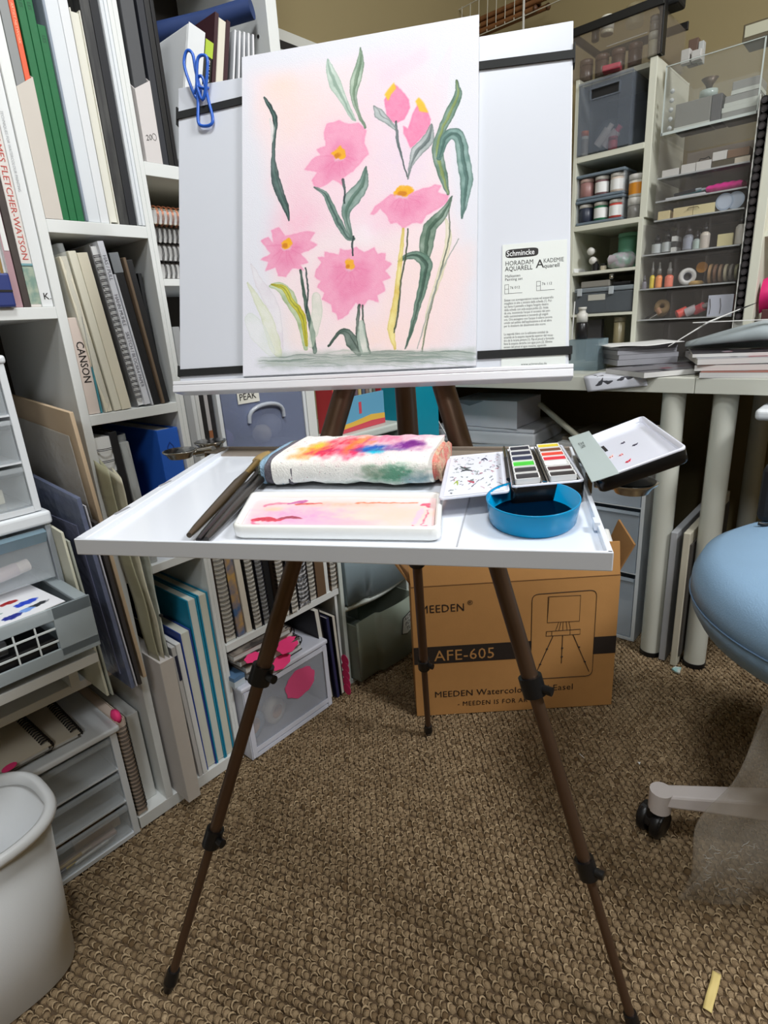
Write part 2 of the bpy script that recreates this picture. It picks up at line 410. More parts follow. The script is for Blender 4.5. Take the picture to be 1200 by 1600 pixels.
# ------------------------------------------------------------------ easel
ER = math.atan2(-.879989, .474994)                 # local x along the tray's front edge, local y away from the photographer
EO = (.156, .472)
ZT = .757
def painting_canvas():
    W_, H_ = 590, 798
    cv = Canvas(W_, H_, (222, 222, 230))
    # artwork laid out on a sketch whose corners are q; warped onto the sheet
    q = [(380, 95), (745, 28), (748, 572), (388, 588)]
    A = []; B = []
    for (x, y), (u, v) in zip(q, [(0, 0), (W_, 0), (W_, H_), (0, H_)]):
        A += [[x, y, 1, 0, 0, 0, -u * x, -u * y], [0, 0, 0, x, y, 1, -v * x, -v * y]]; B += [u, v]
    h = np.linalg.solve(np.array(A, float), np.array(B, float))
    def p(x, y):
        d = h[6] * x + h[7] * y + 1
        return ((h[0] * x + h[1] * y + h[2]) / d, (h[3] * x + h[4] * y + h[5]) / d)
    PP = lambda l: [p(*k) for k in l]
    k = 1.62
    def wash(x, y, rx, ry, c, a, soft=.9):
        u, v = p(x, y); cv.lay(blur(cv.blob(u, v, rx * k, ry * k, soft), 14), c, a, grain=.25)
    # wet background washes
    peach, rose, lil = (240, 214, 206), (238, 196, 210), (226, 208, 226)
    cv.lay(blur(cv.poly(PP([(392, 125), (470, 110), (600, 100), (690, 130), (700, 300), (730, 420), (700, 545), (470, 555), (430, 440), (440, 330), (410, 230)]), 40, 12), 16), (242, 218, 220), .75); wash(455, 175, 60, 60, peach, .8); wash(440, 140, 40, 25, (244, 212, 196), .7); wash(520, 190, 90, 70, (240, 212, 212), .8)
    wash(600, 160, 90, 60, lil, .6); wash(540, 260, 120, 80, (238, 206, 218), .8); wash(470, 300, 50, 70, rose, .7)
    wash(640, 240, 70, 90, lil, .7); wash(600, 100, 60, 28, (230, 208, 222), .6); wash(655, 95, 22, 50, (232, 214, 222), .5)
    wash(470, 350, 60, 40, (240, 176, 200), .6); wash(545, 330, 70, 50, (238, 206, 220), .7); wash(650, 440, 80, 90, (240, 216, 214), .75)
    wash(600, 530, 110, 40, (240, 214, 206), .75); wash(520, 450, 60, 60, (240, 206, 210), .6); wash(470, 520, 50, 40, (238, 220, 212), .5)
    wash(575, 365, 22, 22, (238, 236, 240), .9); wash(600, 350, 45, 26, (238, 190, 212), .6)
    cv.lay(cv.poly(PP([(640, 395), (745, 380), (725, 540), (610, 550), (600, 470)]), 26, 9), (240, 214, 210), .35)
    cv.lay(cv.poly(PP([(590, 120), (660, 78), (668, 100), (600, 140)]), 14, 6), (236, 206, 220), .5)
    cv.lay(cv.stroke(PP([(700, 80), (690, 120), (685, 170), (690, 220)]), [4, 16, 18, 8], 6, 4), (228, 214, 224), .4)
    # flowers
    P1, P2, P3 = (234, 152, 184), (224, 118, 160), (240, 194, 212)
    fl = [
        ((531, 243), [(507, 212), (512, 198), (530, 192), (545, 198), (560, 196), (574, 208), (569, 226), (577, 244), (562, 262), (552, 272), (540, 280), (538, 292), (522, 284), (512, 292), (496, 298), (489, 285), (498, 272), (478, 268), (490, 252), (502, 246), (496, 236), (510, 232)], 11, 12),
        ((632, 301), [(581, 337), (588, 325), (602, 314), (612, 306), (622, 306), (648, 302), (664, 297), (682, 291), (690, 294), (684, 303), (702, 308), (700, 318), (684, 330), (668, 338), (661, 352), (646, 350), (632, 360), (622, 350), (612, 352), (606, 340), (596, 328), (586, 338)], 14, 9),
        ((452, 381), [(412, 378), (424, 372), (432, 382), (428, 362), (440, 358), (450, 370), (468, 366), (484, 363), (496, 366), (488, 378), (500, 384), (486, 394), (474, 398), (486, 412), (474, 416), (480, 424), (462, 420), (452, 434), (440, 432), (436, 420), (420, 426), (424, 412), (412, 408), (428, 398)], 10, 10),
        ((550, 414), [(499, 422), (506, 412), (500, 404), (512, 404), (510, 396), (524, 398), (533, 400), (534, 390), (548, 394), (560, 388), (572, 396), (588, 388), (594, 398), (606, 398), (604, 408), (616, 414), (604, 424), (614, 436), (602, 440), (606, 456), (594, 462), (596, 474), (580, 470), (570, 482), (560, 474), (548, 492), (534, 502), (530, 490), (524, 488), (522, 476), (508, 470), (512, 458), (500, 450), (506, 440), (496, 434)], 8, 11),
    ]
    for (cx, cy), pts, ew, eh in fl:
        m = cv.poly(PP(pts), 5, 1)
        cv.lay(blur(m, 12), P3, .55)
        cv.lay(m, P1, .82, grain=.2, edge=.25)
        dark = blur(cv.poly(PP([(cx + (x - cx) * .55, cy + 10 + (y - cy) * .6) for x, y in pts]), 16, 5), 6)
        cv.lay(dark * m, P2, .45, grain=.4)
        for j in range(7):
            a = j * .9 + .3; x1, y1 = cx + math.cos(a) * 32, cy + abs(math.sin(a)) * 38
            cv.lay(cv.stroke(PP([(cx, cy + 6), ((cx + x1) / 2, (cy + y1) / 2 + 2), (x1, y1)]), [1, 2, .4], 8, 2) * m, P2, .35)
        u, v = p(cx, cy)
        cv.lay(cv.blob(u - 1, v + 12, ew * k * .9, eh * k * .5, .5), (226, 206, 212), .6)
        cv.lay(cv.blob(u, v, ew * k * .95, eh * k * .9, .25), (236, 172, 36), .95, grain=.2)
        cv.lay(cv.blob(u - 4, v + 6, ew * k * .55, eh * k * .45, .4), (196, 110, 24), .7)
    for pts, yel in [([(600, 160), (606, 150), (616, 136), (626, 144), (638, 160), (640, 172), (632, 190), (618, 197), (604, 188)], [(600, 152), (608, 140), (615, 133), (618, 142), (610, 152), (606, 162)]),
                     ([(630, 200), (637, 205), (644, 182), (653, 164), (664, 172), (672, 190), (671, 205), (655, 222), (642, 236), (636, 222), (630, 212)], [(648, 162), (653, 156), (662, 166), (668, 180), (655, 178)])]:
        m = cv.poly(PP(pts), 3, 1); cv.lay(m, (240, 134, 172), .9, grain=.2, edge=.2)
        cv.lay(cv.poly(PP(yel), 3, 1), (246, 190, 60), .95)
    # leaves and stems: dark outline first, lighter body inside
    DG, MG, PG, YG = (44, 66, 64), (104, 132, 122), (160, 182, 168), (196, 190, 70)
    def leaf(pts, ws, c, a=.9, vein=None):
        ww = [x * k * 1.15 for x in ws]
        m = cv.stroke(PP(pts), ww, 4, 1.5)
        lo = m * np.clip(1.5 * noise2(cv.h, cv.w, 34) - .15, .25, 1)
        cv.lay(m, tuple(min(235, v + 48) for v in c), a * .8); cv.lay(lo, c, a, grain=.3)
        cv.lay(np.clip(m - blur(m, 2), 0, 1) * 2.2, tuple(v * (.62 if sum(c) < 450 else .9) for v in c), a * .8)
        if max(ws) > 5 and sum(c) < 450: cv.lay(cv.stroke(PP([(x + 1.6, y) for x, y in pts]), [max(.4, w_ * .10) for w_ in ww], 6, 1.5), tuple(v * .6 for v in c), .5)
        if vein: cv.lay(cv.stroke(PP(pts), [max(.5, x * .3) for x in ww], 5, 2), vein, .6)
    leaf([(398, 415), (412, 445), (432, 480), (440, 520), (446, 550)], [1, 7, 9, 8, 3], (214, 204, 214), .6)
    leaf([(393, 443), (408, 470), (424, 500), (436, 540), (444, 556)], [1, 5, 8, 9, 3], (206, 212, 180), .75)
    leaf([(398, 500), (410, 520), (430, 550)], [9, 13, 6], (208, 216, 208), .5)
    leaf([(415, 157), (424, 172), (432, 190), (431, 220), (430, 248), (433, 278), (441, 305), (450, 326), (456, 347)], [1, 3, 3.2, 2.2, 2.6, 6, 6, 4, .8], DG, .95, (90, 120, 112))
    leaf([(424, 190), (428, 205), (428, 225)], [1, 3, 1], (206, 212, 206), .6)
    leaf([(511, 97), (516, 116), (524, 136), (536, 158), (550, 185), (556, 192)], [.6, 6, 8, 5, 3, 1], PG, .85, (120, 146, 130))
    leaf([(562, 80), (562, 105), (555, 130), (553, 155), (560, 180), (571, 204)], [.5, 5.5, 7.5, 4, 2.6, 1.2], (138, 162, 140), .9, (90, 116, 90))
    leaf([(494, 295), (510, 305), (520, 325), (532, 350), (546, 372), (556, 376)], [.8, 3.4, 4.5, 4.5, 3.5, 1.5], MG, .9, DG)
    leaf([(573, 264), (568, 292), (553, 312), (543, 335), (552, 372)], [.8, 8, 11, 6, 2], MG, .9, (74, 104, 90))
    leaf([(538, 284), (541, 300), (540, 320)], [2, 1.2, 1], DG, .8)
    leaf([(555, 372), (554, 384), (555, 400)], [1, 1.2, 1], DG, .8)
    leaf([(618, 194), (622, 226), (630, 256), (637, 279)], [1.5, 1.8, 1, .6], (96, 110, 112), .85)
    leaf([(584, 170), (592, 182), (604, 192), (617, 205)], [1, 6, 4, 2], (140, 154, 152), .85)
    leaf([(673, 198), (668, 222), (652, 240), (642, 262), (638, 282)], [1, 8, 8, 2.5, .7], (140, 152, 150), .85, (80, 92, 92))
    leaf([(711, 130), (714, 152), (702, 180), (690, 206), (683, 238), (692, 275), (700, 306)], [1, 5, 6.5, 5, 7, 6, 1.5], (84, 116, 98), .9, (150, 160, 80))
    leaf([(686, 250), (694, 222), (706, 212), (718, 222), (724, 255), (729, 290), (722, 344)], [3, 6, 7, 7, 8, 8, .8], (98, 132, 124), .9, (60, 90, 84))
    leaf([(707, 310), (694, 335), (674, 358), (668, 386), (668, 402)], [.8, 6, 9, 9, 5], (96, 122, 104), .92, (50, 76, 60))
    leaf([(626, 410), (640, 402), (656, 402), (668, 415), (664, 445), (654, 485), (646, 520), (637, 545)], [1.5, 4, 6, 8, 6, 4, 2.5, .6], (84, 116, 100), .92, (44, 66, 56))
    leaf([(632, 360), (628, 410), (622, 470), (616, 515), (622, 545)], [1.5, 3, 4, 5, 1.5], (214, 186, 96), .85)
    leaf([(639, 360), (637, 400), (630, 440), (626, 490), (620, 520)], [.8, 1, 1, 1.2, .8], (70, 84, 60), .8)
    leaf([(698, 345), (702, 378), (690, 430), (674, 480), (664, 545)], [1.5, 4, 4, 3, 1], (206, 200, 160), .55)
    leaf([(703, 330), (702, 380), (684, 450), (668, 520), (664, 552)], [.7, .9, 1, 1, .7], (120, 130, 110), .7)
    leaf([(718, 376), (690, 430), (672, 490), (656, 545)], [.6, .9, 1, .6], (150, 156, 150), .6)
    leaf([(427, 449), (442, 449), (456, 464), (464, 480), (476, 500), (484, 545)], [1.5, 6, 9, 7, 7, 3], (150, 170, 130), .85)
    leaf([(430, 446), (450, 452), (462, 474), (478, 495), (485, 540)], [1, 3.5, 3.5, 4.5, 2], (196, 184, 50), .95, (120, 124, 40))
    leaf([(474, 424), (480, 460), (486, 490), (494, 520), (498, 550)], [1.6, 2.2, 2.6, 3.5, 3], (60, 86, 74), .95)
    leaf([(482, 420), (486, 455), (484, 490)], [.9, 1, .8], DG, .8)
    leaf([(499, 465), (500, 495), (492, 540)], [6, 8, 4], (176, 190, 170), .5)
    leaf([(519, 541), (534, 522), (546, 520), (556, 535), (566, 551)], [1.6, 2.2, 5, 9, 5], (60, 82, 72), .95)
    leaf([(566, 478), (563, 512), (567, 552)], [2, 2, 2], (70, 88, 78), .95)
    leaf([(571, 478), (573, 512), (583, 552)], [1, 1.4, 1.4], (70, 88, 78), .9)
    leaf([(569, 505), (570, 530), (575, 550)], [3, 6, 6], (168, 184, 172), .6)
    for y0, c, a in ((556, (150, 162, 152), .75), (562, (124, 140, 132), .6), (553, (176, 186, 174), .6)):
        g = cv.poly(PP([(405, y0 + 8), (450, y0 - 2), (520, y0 - 6), (600, y0 - 6), (690, y0 - 8), (747, y0 - 12), (747, y0 + 4), (640, y0 + 10), (540, y0 + 14), (440, y0 + 18)]), 14, 3)
        cv.lay(g * (.3 + .9 * noise2(cv.h, cv.w, 26)), c, a * .55)
    r = np.random.default_rng(9)
    for _ in range(46):
        x0 = r.uniform(404, 700); y0 = r.uniform(550, 572) - (x0 - 560) * .03; l = r.uniform(40, 150)
        cv.lay(cv.stroke(PP([(x0, y0), (min(747, x0 + l * .5), y0 - r.uniform(0, 5)), (min(748, x0 + l), y0 + r.uniform(-5, 3))]), [.6, r.uniform(.8, 3), .5], 4, 1.5), [(96, 114, 106), (140, 154, 146), (170, 180, 170), (110, 128, 118)][r.integers(4)], r.uniform(.3, .7))
    return cv.a

def build_easel():
    t = T('field_easel', 'bronze tripod field easel with a white shelf, carrying the flower painting', 'easel', (*EO, 0), (0, 0, ER))
    inv = Matrix.Rotation(-ER, 3, 'Z')
    L = lambda x, y, z: inv @ Vector((x - EO[0], y - EO[1], 0)) + Vector((0, 0, z))
    C0 = Vector((.600, .4935, .965))
    feet = [(.196, .66), (.557, .118), (.862, .682)]
    knobs = [(.235, .465), (.225, .458), (.235, .505)]
    for i, (fx, fy) in enumerate(feet):
        d = (Vector((fx, fy, 0)) - Vector((C0.x, C0.y, 0))).normalized()
        top = C0 + d * .022; ft = Vector((fx, fy, 0))
        P = lambda z: L(*(ft + (top - ft) * (z / top.z)))
        k0, k1 = knobs[i]; rr = (1, 1, 1.05)[i]
        lg = G().cyl(P(.022), P(k0), .0062 * rr).obj('leg', bronze, t)
        G().cyl(P(k0 - .01), P(k1), .0085 * rr).obj('middle_section', bronze, lg)
        up = G().cyl(P(k1 - .01), P(.735), .0105, .0112, n=18).cyl(P(.735), P(.925), .0138 if i < 2 else .016, .0135, n=18)
        up.obj('upper_section', bronze, lg)
        for z, r in ((k0, .0125), (k1, .0150)):
            a, b = P(z - .012), P(z + .012); c = G().cyl(a, b, r, n=16)
            side = Vector((.9, -.42, 0)); c.cyl(P(z) + side * (r * .7), P(z) + side * (r * 1.75), .006, n=10)
            c.obj('leg_clamp', blackp, lg, bevel=.0015)
        G().cyl(P(.034), P(.014), .0085, .0098).cyl(P(.014), ft_l(P, .0), .0098, .006).obj('rubber_foot', blackp, lg)
    cc = L(*C0)
    G().box((cc.x - .034, cc.y - .006, .908), (cc.x + .034, cc.y + .042, .95)).obj('tripod_head', blackp, t, bevel=.004)
    # shelf
    w0, w1, d1 = 0, .402, .345
    q = [(0, 0), (.402, 0), (.403, .315), (-.05, .345)]
    sh = mat('white_lacquered_metal', (224, 228, 236), .22, coat=.3)
    zf = ZT - .006
    pan = G(); pan.prism([(.001, .001), (.401, .001), (.402, .314), (-.048, .344)], 'z', zf - .003, zf)
    shelf = pan.obj('shelf', sh, t)
    taupe = mat('taupe_metal', (150, 138, 126), .35, metal=.3)
    def rim(a, b, th, z0=ZT - .0135, z1=ZT, m=sh, name='shelf_rim'):
        a, b = Vector((*a, 0)), Vector((*b, 0)); u = (b - a).normalized(); n = Vector((-u.y, u.x, 0)) * th
        g = G().hexa([(*(a).xy, z0), (*(b).xy, z0), (*(b + n).xy, z0), (*(a + n).xy, z0), (*(a).xy, z1), (*(b).xy, z1), (*(b + n).xy, z1), (*(a + n).xy, z1)])
        return g.obj(name, m, shelf, bevel=.0008)
    rim(q[0], q[1], .003); rim(q[1], q[2], .004); rim(q[3], q[0], .010)
    rim(q[2], q[3], .003, m=taupe)
    # taupe hinge plate along the back, rest of the shelf in two leaves with a recessed joint
    G().hexa([(-.046, .312, zf), (.402, .284, zf), (.402, .311, zf), (-.046, .340, zf), (-.046, .312, zf + .002), (.402, .284, zf + .002), (.402, .311, zf + .002), (-.046, .340, zf + .002)]).obj('hinge_plate', taupe, shelf)
    G().box((.300, .004, zf), (.3012, .285, zf + .0004)).obj('joint', mat('joint_shadow_gap', (168, 170, 176), .5), shelf)
    for e, d in ((-.008, .06), (-.0215, .15)):
        G().box((e, d, ZT - .0005), (e + .003, d + .02, ZT + .0006)).obj('slot', mat('slot_grey', (140, 140, 144), .5), shelf)
    G().box((.396, .05, ZT - .004), (.4, .062, ZT + .002)).obj('slot', sh, shelf)
    # ledge for the board
    tb = math.radians(17); ub = Vector((0, math.sin(tb), math.cos(tb))); nb = Vector((0, -math.cos(tb), math.sin(tb)))
    o = Vector((.186, .32, .842))
    BM = Matrix(((1, 0, 0), ub, -nb)).transposed().to_4x4(); BM.translation = o       # board frame: x along, y up the board, z away behind it
    lg = G().box((-.272, -.010, -.012), (.214, -.001, .014)).box((-.272, -.001, -.012), (.214, .004, -.0095))
    lg.xf(BM); lg.obj('board_ledge', mat('ledge_plastic', (222, 222, 226), .2), t, bevel=.001)
    bp = G().box((-.035, -.008, .0085), (.035, .30, .0125)).box((-.02, .085, .0125), (.02, .10, .045)).xf(BM); bp.obj('back_support', blackp, t)
    return t, BM
def ft_l(P, z): return P(z)
easel, BM = build_easel()
EM = Matrix.Translation((*EO, 0)) @ Matrix.Rotation(ER, 4, 'Z')

def at_board(name, label, cat):
    o = T(name, label, cat); o.matrix_world = EM @ BM; return o
bd = at_board('drawing_board', 'wide white board on the easel, held by black elastic bands behind the painting', 'board')
gloss_board = mat('glossy_white_board', (206, 209, 217), .3, var=.012, vscale=5, spec=.35)
G().box((-.269, 0, 0), (.210, .376, .008)).obj('panel', gloss_board, bd, bevel=.0008)
elastic = mat('black_elastic', (10, 12, 12), .8)
for a, b in (((-.2705, .341), (-.176, .3475)), ((.106, .343), (.2115, .3395)), ((-.2705, .0165), (-.173, .0175)), ((.110, .0205), (.2135, .021))):
    h = .0045
    G().hexa([(a[0], a[1] - h, -.0018), (b[0], b[1] - h, -.0018), (b[0], b[1] - h, -.0010), (a[0], a[1] - h, -.0010),
              (a[0], a[1] + h, -.0018), (b[0], b[1] + h, -.0018), (b[0], b[1] + h, -.0010), (a[0], a[1] + h, -.0010)]).obj('elastic_strap', elastic, bd)
for x in (-.2705, .2115):
    for y0, y1 in ((.33, .352), (.012, .026)):
        G().box((x - .0008, y0, -.0016), (x + .0008, y1, .0095)).obj('elastic_strap', elastic, bd)

pt = at_board('watercolour_painting', 'watercolour sheet of pink flowers and green leaves standing on the easel', 'painting')
pm = pic('flower_watercolour', painting_canvas(), .75, bump=.15, bscale=900)
g = G().box((-.178, .008, -.0052), (.109, .396, -.0022))
g.add([(-.178, .008, -.0053), (.109, .008, -.0053), (.109, .396, -.0053), (-.178, .396, -.0053)], [(0, 3, 2, 1)], 1, False, [(0, 0), (1, 0), (1, 1), (0, 1)])
g.obj('sheet', [paper, pm], pt)

# instruction sheet under the bottom elastic
ins = at_board('instruction_sheet', 'narrow printed instruction sheet tucked under the elastic at the board corner', 'leaflet')
G().box((.137, .004, -.0008), (.2065, .142, -.0003)).obj('sheet', mat('leaflet_paper', (222, 226, 222), .8), ins)
z = -.00090; X_, Y_ = (1, 0, 0), (0, 1, 0)
def tx(s, size, x, y, m=ink, **k): return text(s, size, m, ins, (x, y, z), X_, Y_, **k)
rr = G(); rr.prism([(.1405 + .0355 * .5 + .0178 * (abs(math.cos(a)) ** .35) * (1 if math.cos(a) > 0 else -1), .1315 + .0048 * (abs(math.sin(a)) ** .5) * (1 if math.sin(a) > 0 else -1)) for a in [2 * math.pi * (i + .5) / 28 for i in range(28)]], 'z', z, z + .0003)
rr.obj('maker_badge', ink, ins)
text('Schmincke', .0086, mat('badge_white', (235, 236, 236), .7), ins, (.1415, .1288, z - .0002), X_, Y_, bold=.015, width=.83)
grey = mat('grey_print', (70, 70, 72), .8)
tx('HORADAM', .0072, .1400, .1185, bold=.01, width=.86); tx('AQUARELL', .0072, .1400, .1125, bold=.01, width=.84)
tx('A', .0130, .1735, .1135, bold=.02); tx('KADEMIE', .0066, .1815, .1185, bold=.012, width=.8); tx('quarell', .0062, .1820, .1130, bold=.012)
tx('Malkasten', .0042, .1400, .1055, grey); tx('Painting set', .0042, .1400, .1018, grey)
tx('76 012', .0040, .1455, .0925, grey); tx('76 112', .0040, .1800, .0942, grey)
fr = G()
for x, y in ((.140, .0875), (.1745, .0885)):
    for a, b in (((x, y), (x, y + .010)), ((x + .0042, y), (x + .0042, y + .010)), ((x, y), (x + .019, y)), ((x, y + .010), (x + .0042, y + .010)), ((x, y + .005), (x + .0042, y + .005))):
        fr.box((min(a[0], b[0]) - .0002, min(a[1], b[1]) - .0002, z), (max(a[0], b[0]) + .0002, max(a[1], b[1]) + .0002, z + .0002))
fr.obj('tick_boxes', grey, ins)
para1 = ['Estese con sovrapposizioni mosse ed acquerello', 'intagliato in alto a sinistra della scheda (1). Pul-', 'isci bene il pennello e bagna l\'angolo destro', 'della scheda con sola acqua pulita (2). Inizia', 'da una, incomincia l\'acqua in eccesso dal pen-', 'nello successivamente e toccando gli angoli', 'ora. Ora asciugano con l\'acqua il colore ancora', 'umido sul pallino dell\'applicazione e di ed altro', 'per la dosatura dei dissolventi alto scuro.']
para2 = ['La segunda hilera con la suficiente cantidad de', 'acuarela en la esquina izquierda superior del recua-', 'dro de la tarjeta pintura (1). Fije el pincel y formado', 'llene la esquina derecha con agua pura (2). Elimine', 'exceso del pincel el agua restante, siguiendo', 'a continuación y, en el centro del recuadro los', 'perfiles de pincel apurar de acuarela hasta fundirse.']
for i, s in enumerate(para1): tx(s, .0038, .1395, .0790 - i * .0036, grey, width=.72)
for i, s in enumerate(para2): tx(s, .0038, .1395, .0412 - i * .0036, grey, width=.68)
tx('www.schmincke.de', .0036, .1585, .0068, grey)

# blue wire clip on the board's top corner
cl = at_board('wire_clip', 'blue coated wire clip gripping the top corner of the white board', 'clip')
blue_wire = mat('blue_coated_wire', (36, 92, 190), .3)
def cyc(pts, z=-.004):                       # closed rounded loop from control points
    n = len(pts); out = []
    for i in range(n):
        p0, p1, p2, p3 = (Vector(pts[(i + j - 1) % n]) for j in range(4))
        for t in (0, .25, .5, .75):
            out.append(.5 * (2 * p1 + (p2 - p0) * t + (2 * p0 - 5 * p1 + 4 * p2 - p3) * t * t + (3 * p1 - p0 - 3 * p2 + p3) * t ** 3))
    return out
G().tube(cyc([(-.254, .396, -.010), (-.249, .410, -.012), (-.241, .405, -.012), (-.238, .385, -.010), (-.234, .362, -.006), (-.240, .356, -.005), (-.247, .372, -.008)]), .0019, closed=True).obj('upper_handle', blue_wire, cl)
G().tube(cyc([(-.234, .385, -.014), (-.231, .396, -.016), (-.224, .398, -.016), (-.219, .392, -.015), (-.224, .366, -.010), (-.231, .352, -.006), (-.236, .366, -.010)]), .0019, closed=True).obj('lower_handle', blue_wire, cl)
G().tube(cyc([(-.238, .375, -.008), (-.230, .378, -.008), (-.224, .352, -.005), (-.2185, .330, -.0042), (-.221, .3215, -.0042), (-.233, .3215, -.0042), (-.2385, .328, -.0042), (-.238, .350, -.005)]), .0019, closed=True).obj('jaw', blue_wire, cl)
G().tube([(-.243, .360, -.006), (-.236, .367, -.010), (-.228, .363, -.010), (-.226, .376, .010), (-.238, .377, .0105), (-.242, .340, .0105)], .0019).obj('spring_coil', blue_wire, cl)
# ------------------------------------------------------------------ things on the easel shelf
def TE(name, label, cat, group=None):
    o = T(name, label, cat, group=group); o.matrix_world = EM; return o
ZF = ZT - .006
def rquad(q, r, n=4, inset=0):
    """corner-rounded outline of quad q (counter-clockwise), pushed inwards by inset"""
    c = Vector((sum(p[0] for p in q) / 4, sum(p[1] for p in q) / 4)); out = []
    Q = []
    for i in range(4):
        p, a, b = Vector(q[i]), Vector(q[i - 1]), Vector(q[(i + 1) % 4])
        u, v = (a - p).normalized(), (b - p).normalized()
        Q.append((p + (u + v) * inset, u, v))
    for p, u, v in Q:
        rr = max(r - inset * .6, .0008)
        for k in range(n + 1):
            t = k / n
            out.append(p + u * rr * (1 - t) ** 2 + v * rr * t ** 2)
    return [tuple(o) for o in out]
def dish(g, q, r, levels, n=4, mi=0, smooth=True):
    """walls through levels [(inset, z)] starting outside at the bottom, ending on the inside floor"""
    L = [[(x, y, z) for x, y in rquad(q, r, n, i)] for i, z in levels]; m = len(L[0]); vs = sum(L, [])
    fs = []
    for k in range(len(L) - 1):
        for a in range(m):
            b = (a + 1) % m; fs.append((k * m + a, k * m + b, (k + 1) * m + b, (k + 1) * m + a))
    g.add(vs, fs, mi, smooth); g.add(L[0], [tuple(range(m - 1, -1, -1))], mi)
    return g.add(L[-1], [tuple(range(m))], mi)

# porcelain palette
def palette_canvas():
    cv = Canvas(520, 240, (242, 206, 208))
    B = cv.blob
    def w(x, y, rx, ry, c, a, s=.8): cv.lay(blur(B(x, y, rx, ry, s), 7), c, a, grain=.4)
    w(330, 130, 260, 150, (246, 204, 188), .85); w(440, 140, 90, 90, (244, 200, 180), .6); w(250, 60, 200, 22, (246, 176, 150), .75)
    w(150, 160, 170, 110, (230, 160, 200), .95); w(240, 200, 150, 50, (236, 176, 204), .8); w(300, 200, 90, 30, (240, 180, 190), .5)
    w(70, 100, 40, 24, (236, 196, 158), .9); w(330, 150, 50, 26, (240, 214, 200), .6)
    for pts, ws, c, a in [([(30, 185), (60, 178), (90, 186), (112, 176)], [10, 14, 10, 4], (200, 20, 50), .95), ([(100, 172), (135, 164), (160, 170)], [5, 9, 4], (150, 20, 56), .95),
                          ([(40, 80), (50, 62), (80, 52), (110, 50)], [4, 8, 9, 5], (214, 110, 140), .8), ([(110, 55), (130, 40), (150, 34), (138, 56)], [8, 10, 10, 5], (180, 60, 140), .9),
                          ([(130, 62), (160, 56), (205, 52)], [6, 7, 2], (200, 50, 46), .85), ([(300, 48), (380, 42), (470, 40)], [3, 5, 4], (234, 110, 70), .9), ([(480, 60), (496, 52), (500, 75)], [4, 9, 5], (220, 50, 90), .9),
                          ([(486, 90), (476, 150), (468, 200)], [5, 8, 6], (240, 190, 210), .9), ([(462, 212), (480, 222), (500, 214)], [2, 3, 2], (210, 20, 80), .9), ([(500, 100), (496, 160), (488, 210)], [1.5, 2, 1.5], (220, 40, 90), .7),
                          ([(28, 190), (36, 215), (120, 222)], [3, 5, 3], (228, 90, 130), .7)]:
        cv.lay(blur(cv.stroke(pts, ws, 12, 3), 1), c, a, grain=.3)
    return cv.a
q = [(.127, .0205), (.289, .0235), (.2795, .113), (.101, .113)]
po = TE('porcelain_palette', 'white porcelain palette with pink and peach paint washes, at the shelf front', 'palette')
porc = mat('white_porcelain', (238, 238, 234), .15, coat=.5)
g = dish(G(), q, .008, [(.004, ZF), (.0005, ZF + .0025), (0, ZF + .0105), (.0012, ZF + .0120), (.0034, ZF + .0120), (.0044, ZF + .0113), (.0056, ZF + .0072)])
g.obj('dish', porc, po)
pq = rquad(q, .004, 4, .0054)
fl = G().sheet(lambda u, v: (*(Vector(pq[2]).lerp(Vector(pq[7]), u)).lerp(Vector(pq[17]).lerp(Vector(pq[12]), u), v), ZF + .0080 + .0004 * math.sin(u * 9) * math.sin(v * 5)), 10, 6)
fl.obj('wet_paint', pic('palette_paint', palette_canvas(), .22, spec=.5), po)

# folded paint towel
def towel_canvas():
    cv = Canvas(520, 320, (228, 226, 220))
    n = noise2(320, 520, 5, 2)[..., None]; cv.a *= (.97 + .06 * n)
    def w(x, y, rx, ry, c, a, s=.8): cv.lay(1.35 * blur(cv.blob(x, y, rx * 1.2, ry * 1.25, s), 4) * (.5 + noise2(320, 520, 12)), c, a)
    # v = 0 (top row) is the far edge, the lower half hangs at the front
    w(260, 110, 240, 80, (236, 190, 196), .5); w(110, 120, 60, 40, (238, 170, 70), 1); w(80, 150, 40, 26, (236, 170, 110), .8); w(190, 70, 90, 40, (224, 70, 90), .75); w(160, 130, 70, 34, (216, 60, 90), .85)
    w(250, 60, 40, 30, (240, 150, 60), .8); w(250, 130, 50, 40, (220, 60, 100), .8); w(230, 110, 20, 40, (240, 120, 60), .7); w(330, 50, 100, 40, (224, 130, 160), .7)
    w(320, 110, 50, 18, (60, 90, 170), .9); w(290, 120, 34, 16, (30, 110, 190), .9); w(330, 132, 34, 14, (40, 180, 210), .95); w(410, 100, 60, 26, (120, 50, 140), .9); w(440, 90, 40, 26, (110, 40, 120), .7)
    w(430, 40, 80, 30, (234, 170, 190), .6); w(110, 90, 30, 24, (210, 190, 70), .8); w(470, 120, 40, 20, (200, 150, 180), .6); w(330, 125, 150, 6, (70, 60, 130), .5)
    w(400, 250, 90, 50, (96, 146, 122), .85); w(340, 240, 50, 40, (150, 160, 140), .5); w(480, 275, 60, 30, (130, 160, 170), .6); w(300, 290, 120, 14, (170, 180, 170), .6); w(120, 300, 60, 10, (150, 160, 140), .5)
    r = np.random.default_rng(3)
    for _ in range(150):
        cv.lay(cv.blob(r.uniform(0, 520), r.uniform(0, 320), r.uniform(1, 3), r.uniform(1, 3)), [(90, 50, 80), (60, 90, 80), (150, 60, 80)][r.integers(3)], r.uniform(.2, .7))
    w(262, 60, 2.5, 60, (150, 30, 70), .8)
    return cv.a
tw = TE('paint_towel', 'folded white towel stained with many paint colours, lying behind the palette', 'towel')
tm = pic('stained_terry', towel_canvas(), .95, bump=.5, bscale=700, spec=.1)
